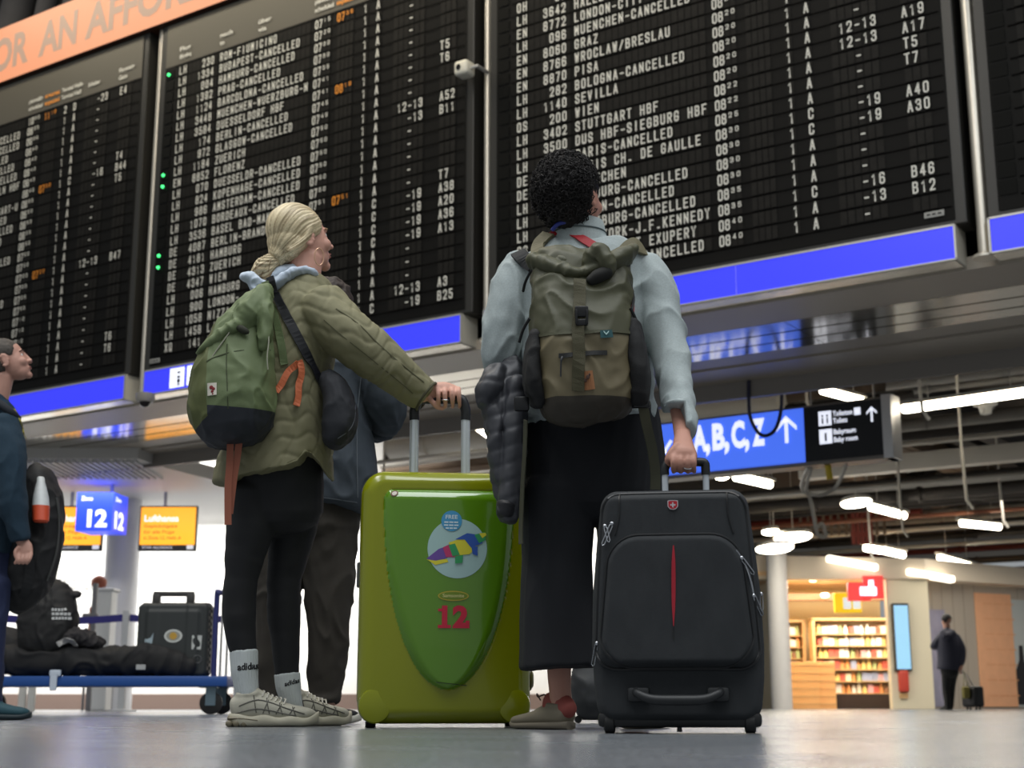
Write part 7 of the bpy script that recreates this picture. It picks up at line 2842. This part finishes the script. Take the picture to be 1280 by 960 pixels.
for sx in (-.17, .17):
    for sy in (-.17, .17):
        cbox(bm, (P(124, 835, 22.7).x + sx, 22.7 + sy, .2), .03, .03, .4)
obj('office_stool', bm, mat('kiosk_grey', (124, 120, 124), 0.5), None, 'grey stool hidden behind the kiosk under the seated person', 'stool')
# ================================================================ BLUE BAGGAGE CART WITH BLACK BAGS
YC = 11.5
t = thing('baggage_cart', 'long blue baggage cart on castors loaded with black bags at the left', 'cart', V((P(130, 850, YC).x, YC + .3, 0)))
m_cb = mat('cart_blue', (34, 78, 148), 0.4)
m_cd = mat('cart_navy', (40, 46, 104), 0.45)
a, b = P(-60, 845, YC), P(284, 845, YC)
zt, zb = P(100, 845, YC).z, P(100, 858, YC).z
bm = nb()
obox(bm, V((a.x, YC, zb)), V((b.x - a.x, 0, 0)), V((0, .62, 0)), V((0, 0, zt - zb)), .012, 2)
obj('platform', bm, m_cb, t, smooth=True)
bm = nb()
x0, x1 = P(267, 800, YC).x, P(283, 800, YC).x
zh = P(270, 740, YC).z
xa, xb = P(268, 800, YC).x, P(289, 800, YC).x
pts = [V((xa, YC + .03, zt)), V((xa, YC + .03, zh - .06)), V((xa + .02, YC + .06, zh)), V((xb - .02, YC + .55, zh)), V((xb, YC + .58, zh - .06)), V((xb, YC + .58, zt))]
tube(bm, smooth_path(pts, 4), .022, 10)
obj('end_frame', bm, m_cd, t, smooth=True)
for k in range(4):
    q = (k + 1) / 5
    bm = nb()
    p = V((xa + (xb - xa) * q, YC + .03 + .55 * q, 0))
    tube(bm, [p + ZU * zt, p + ZU * (zh - .01)], .010, 8)
    obj('frame_bar', bm, m_silver, t, smooth=True)
for x in (256, -40):
    for y in (YC + .10, YC + .52):
        c = P(x, 872, YC)
        r = .088
        bm = nb()
        rings(bm, [ell(V((c.x + .03, y + q, r)), V((rr, 0, 0)), V((0, 0, rr)), 24) for q, rr in ((-.024, r * .85), (-.018, r), (.018, r), (.024, r * .85))])
        w_ = obj('castor_wheel', bm, MATS['rubber_black'], t, smooth=True)
        bm = nb()
        for q in (-.032, .032):
            obox(bm, V((c.x - .01, y + q - .003, r - .02)), V((.08, 0, .0)), V((0, .006, 0)), V((.0, 0, zb - r + .02)), .002)
        obox(bm, V((c.x - .06, y - .045, zb - .012)), V((.14, 0, 0)), V((0, .09, 0)), V((0, 0, .012)), .002)
        obj('castor_fork', bm, mat('fork_steel', (120, 140, 150), 0.35, metal=.6), t)
bm = nb()
c = P(68, 842, YC)
cbox(bm, (c.x, YC - .012, c.z - .05), .055, .012, .16, .008)
cbox(bm, (c.x + .01, YC - .012, c.z + .005), .09, .014, .05, .012)
obj('cart_tag', bm, mat('tag_paper', (196, 206, 220), 0.6), t, 'white paper tag tied to the edge')

ZP = zt
YQ = YC + .16
t = thing('hard_case', 'black ribbed hard case with stickers standing on the blue cart', 'case', V((P(214, 843, YQ).x, YQ + .12, ZP)))
m_pel = mat('pelican_black', (46, 50, 50), 0.5, bump=.2, bscale=400)
a, b = P(168, 846, YQ), P(261, 754, YQ)
W_, H_ = b.x - a.x, b.z - ZP - .004
cx = (a.x + b.x) / 2


def pxf(p):
    return V((cx + p.x, YQ + p.y, ZP + .004 + p.z))


def p_rel(x, z):
    k, _ = pocket(x, z, -W_ * .40, W_ * .40, H_ * .08, H_ * .92, .03, .02)
    r = -.010 * k
    for q in (-.28, .28):
        r -= .008 * sstep((.05 - abs(x - W_ * q)) / .012)
    return r


bm, ps = shell(W_, H_, .045, .02, .25, p_rel, 60, 50, None, pxf, None, [(.10, 0), (.11, -.012), (.14, -.012), (.15, 0), (.23, 0)])
obj('case_shell', bm, m_pel, t, smooth=50)
bm = nb()
n_ = 11
for k in range(n_):
    z = H_ * (.06 + .88 * k / (n_ - 1))
    for s in (-1, 1):
        cbox(bm, pxf(V((s * W_ * .5, .10, z))), .022, .10, .026, .005)
for k in range(9):
    x = -W_ * .42 + W_ * .84 * k / 8
    cbox(bm, pxf(V((x, .10, H_))), .04, .10, .016, .005)
obj('case_ribs', bm, m_pel, t)
bm = nb()
zt_ = P(210, 742, YQ).z - ZP
for xa, xb in ((187, 197), (230, 240)):
    p, q = P(xa, 752, YQ).x - cx, P(xb, 752, YQ).x - cx
    obox(bm, pxf(V((p, .07, H_ - .01))), V((q - p, 0, 0)), V((0, .05, 0)), V((0, 0, zt_ - H_ + .01)), .01)
p, q = P(188, 745, YQ).x - cx, P(240, 745, YQ).x - cx
obox(bm, pxf(V((p, .075, zt_ - .02))), V((q - p, 0, 0)), V((0, .04, 0)), V((0, 0, .04)), .012)
obj('carry_handle', bm, mat('pel_handle', (58, 56, 54), 0.5), t, smooth=True)


def pq(x, y):
    p = P(x, y, YQ)
    return p.x - cx, p.z - ZP - .004


bm = nb()
c = pq(217, 795)
decal(bm, ps, oval(c[0], c[1], .072, .052, 32), .003, n=4)
decal(bm, ps, oval(c[0], c[1], .055, .038, 32), .004, 1, n=3)
decal(bm, ps, oval(c[0], c[1], .03, .028, 24), .005, 2, n=3)
obj('oval_sticker', bm, [mat('sticker_white', (200, 204, 200), 0.5), mat('sticker_grey', (150, 150, 140), 0.5), mat('sticker_ochre', (190, 150, 60), 0.5)], t, 'round white sticker with an ochre centre')
bm = nb()
c = pq(186, 802)
decal(bm, ps, [(c[0] - .035, c[1] - .03), (c[0] + .03, c[1] - .03), (c[0] + .04, c[1] + .07), (c[0] + .02, c[1] + .03), (c[0] - .03, c[1] + .02)], .003, n=4)
obj('torn_sticker', bm, mat('sticker_bluegrey', (160, 178, 186), 0.5), t, 'torn blue grey sticker')
bm = nb()
c = pq(246, 803)
decal(bm, ps, [(c[0] - .035, c[1] - .055), (c[0] + .035, c[1] - .055), (c[0] + .04, c[1] + .055), (c[0] - .035, c[1] + .055)], .003, n=4)
decal(bm, ps, oval(c[0], c[1], .024, .04, 14, .6), .004, 1, n=3)
obj('square_sticker', bm, [MATS['sticker_white'], m_pel], t, 'rectangular white sticker with a dark figure')
bm = nb()
c = pq(247, 824)
tube(bm, [ps(c[0] + .03 * math.cos(q), c[1] + .03 * math.sin(q), .003) for q in [2 * PI * k / 20 for k in range(20)]], .004, 6, closed=True)
tube(bm, [ps(c[0], c[1] - .005, .003), ps(c[0], c[1] + .016, .003)], .004, 6)
obj('lock_knob', bm, mat('knob_grey', (90, 92, 92), 0.5), t, smooth=True)

YB = YC + .10
t = thing('duffel_bag', 'long soft black bag lying along the blue cart in front of the hard case', 'bag', V((P(150, 845, YB).x, YB + .12, ZP)))
bm = nb()
limb(bm, [(-20, 826, YB + .14, 16, .16), (40, 826, YB + .14, 18, .17), (90, 826, YB + .14, 18, .17), (130, 827, YB + .13, 17, .16), (160, 826, YB + .11, 17, .14), (190, 824, YB + .06, 19, .10), (215, 829, YB + .04, 15, .07), (238, 834, YB + .04, 10, .05)], n=26, p=2.6)
me = fuse(bm, .012, 3)
displace(me, folds(.020, (6, 6, 6), 9))
for v in me.vertices:
    v.co.z = max(v.co.z, ZP + .002)
mobj('bag_body', me, mat('duffel_black', (24, 24, 26), 0.75, bump=.2, bscale=200), t)
bm = nb()
c = P(176, 834, YB - .06)
cbox(bm, c, .075, .01, .04, .003)
obj('bag_label', bm, mat('label_grey', (170, 172, 172), 0.5), t)
t = thing('duffel_bag', 'rounded black bag at the left edge lying behind the rucksack on the cart', 'bag', V((P(0, 845, YC + .4).x, YC + .4, ZP)))
bm = nb()
limb(bm, [(-40, 815, YC + .42, 24, .14), (0, 808, YC + .42, 26, .14), (28, 815, YC + .42, 22, .14)], n=22)
me = fuse(bm, .014, 3)
displace(me, folds(.012, (6, 6, 6), 19))
for v in me.vertices:
    v.co.z = max(v.co.z, ZP + .002)
mobj('bag_body', me, mat('duffel_charcoal', (38, 38, 40), 0.8), t)

YR = YC + .06
t = thing('backpack', 'black rucksack with white printed lines sitting on the black bags of the cart', 'backpack', V((P(62, 812, YR).x, YR + .14, P(62, 812, YR).z)))
bm = nb()
trunk(bm, [(40, 78, 735, YR + .16, .08), (30, 90, 742, YR + .15, .13), (25, 96, 760, YR + .14, .16), (23, 96, 780, YR + .14, .17), (23, 92, 798, YR + .14, .16), (30, 84, 810, YR + .15, .13)], n=28, p=2.5)
limb(bm, [(84, 745, YR + .12, 7, .05), (94, 744, YR + .12, 4, .03), (101, 742, YR + .12, 1.5, .012)], n=12)
limb(bm, [(66, 734, YR + .15, 5, .04), (76, 732, YR + .15, 5, .04), (84, 738, YR + .15, 4, .03)], n=12)
me = fuse(bm, .009, 3)
displace(me, folds(.014, (8, 8, 7), 29))
rk = mobj('pack_body', me, mat('ruck_black', (25, 25, 26), 0.7, bump=.2, bscale=200), t)
trk = bvh(rk)
bm = nb()
rr_ = random.Random(4)
for k in range(3):
    x = 65
    while x < (80, 86, 88)[k]:
        ln = rr_.uniform(2.2, 4.6)
        p0, _n = hit(trk, x, 762 + 5.6 * k, .008, YR)
        p1, _n = hit(trk, x + ln, 762 + 5.6 * k - .3, .008, YR)
        ribbon(bm, [p0, (p0 + p1) / 2, p1], V((0, -1, 0)), .010, .001)
        x += ln + 1.0
obj('printed_lines', bm, mat('print_whitegrey', (206, 208, 208), 0.6), t, 'three lines of small white print')
t = thing('rag_bundle', 'crumpled dark cloth with a pale strap end on the cart, right of the rucksack', 'cloth', V((P(105, 806, YC).x, YC + .14, P(105, 808, YC).z)))
bm = nb()
limb(bm, [(84, 795, YC + .14, 9, .07), (100, 796, YC + .13, 10, .08), (115, 800, YC + .14, 8, .07), (126, 806, YC + .16, 5, .05)], n=16)
me = fuse(bm, .009, 2)
displace(me, folds(.022, (16, 16, 16), 3))
rgo = mobj('cloth_folds', me, mat('rag_dark', (46, 44, 46), 0.85), t)
bm = nb()
trg = bvh(rgo)
strap(bm, trg, [(72, 806), (80, 801), (88, 799), (96, 806)], .022, .012, .004, Y=YC)
obj('pale_strap_end', bm, mat('strap_pale', (150, 150, 150), 0.7), t)

# dark bag standing on the floor behind the legs of the curly haired person
t = thing('floor_bag', 'dark rounded bag on the floor seen between the black trousers and the black suitcase', 'bag', V((P(735, 888, 5.6).x, 5.6, 0)))
bm = nb()
trunk(bm, [(718, 770, 836, 5.6, .07), (713, 775, 856, 5.6, .10), (716, 775, 876, 5.6, .10), (722, 770, 889, 5.6, .08)], n=24, p=2.5)
me = fuse(bm, .008, 2)
displace(me, folds(.008, (10, 10, 9), 3))
for v in me.vertices:
    v.co.z = max(v.co.z, .012)
mobj('bag_body', me, mat('floorbag_grey', (44, 46, 48), 0.7), t)
for s in (-.06, .06):
    bm = nb()
    c = V((P(742, 888, 5.6).x + s, 5.58, .014))
    rings(bm, [ell(c + V((0, q, 0)), V((.014, 0, 0)), V((0, 0, .014)), 14) for q in (-.012, .012)])
    obj('bag_foot', bm, MATS['rubber_black'], t, smooth=True)
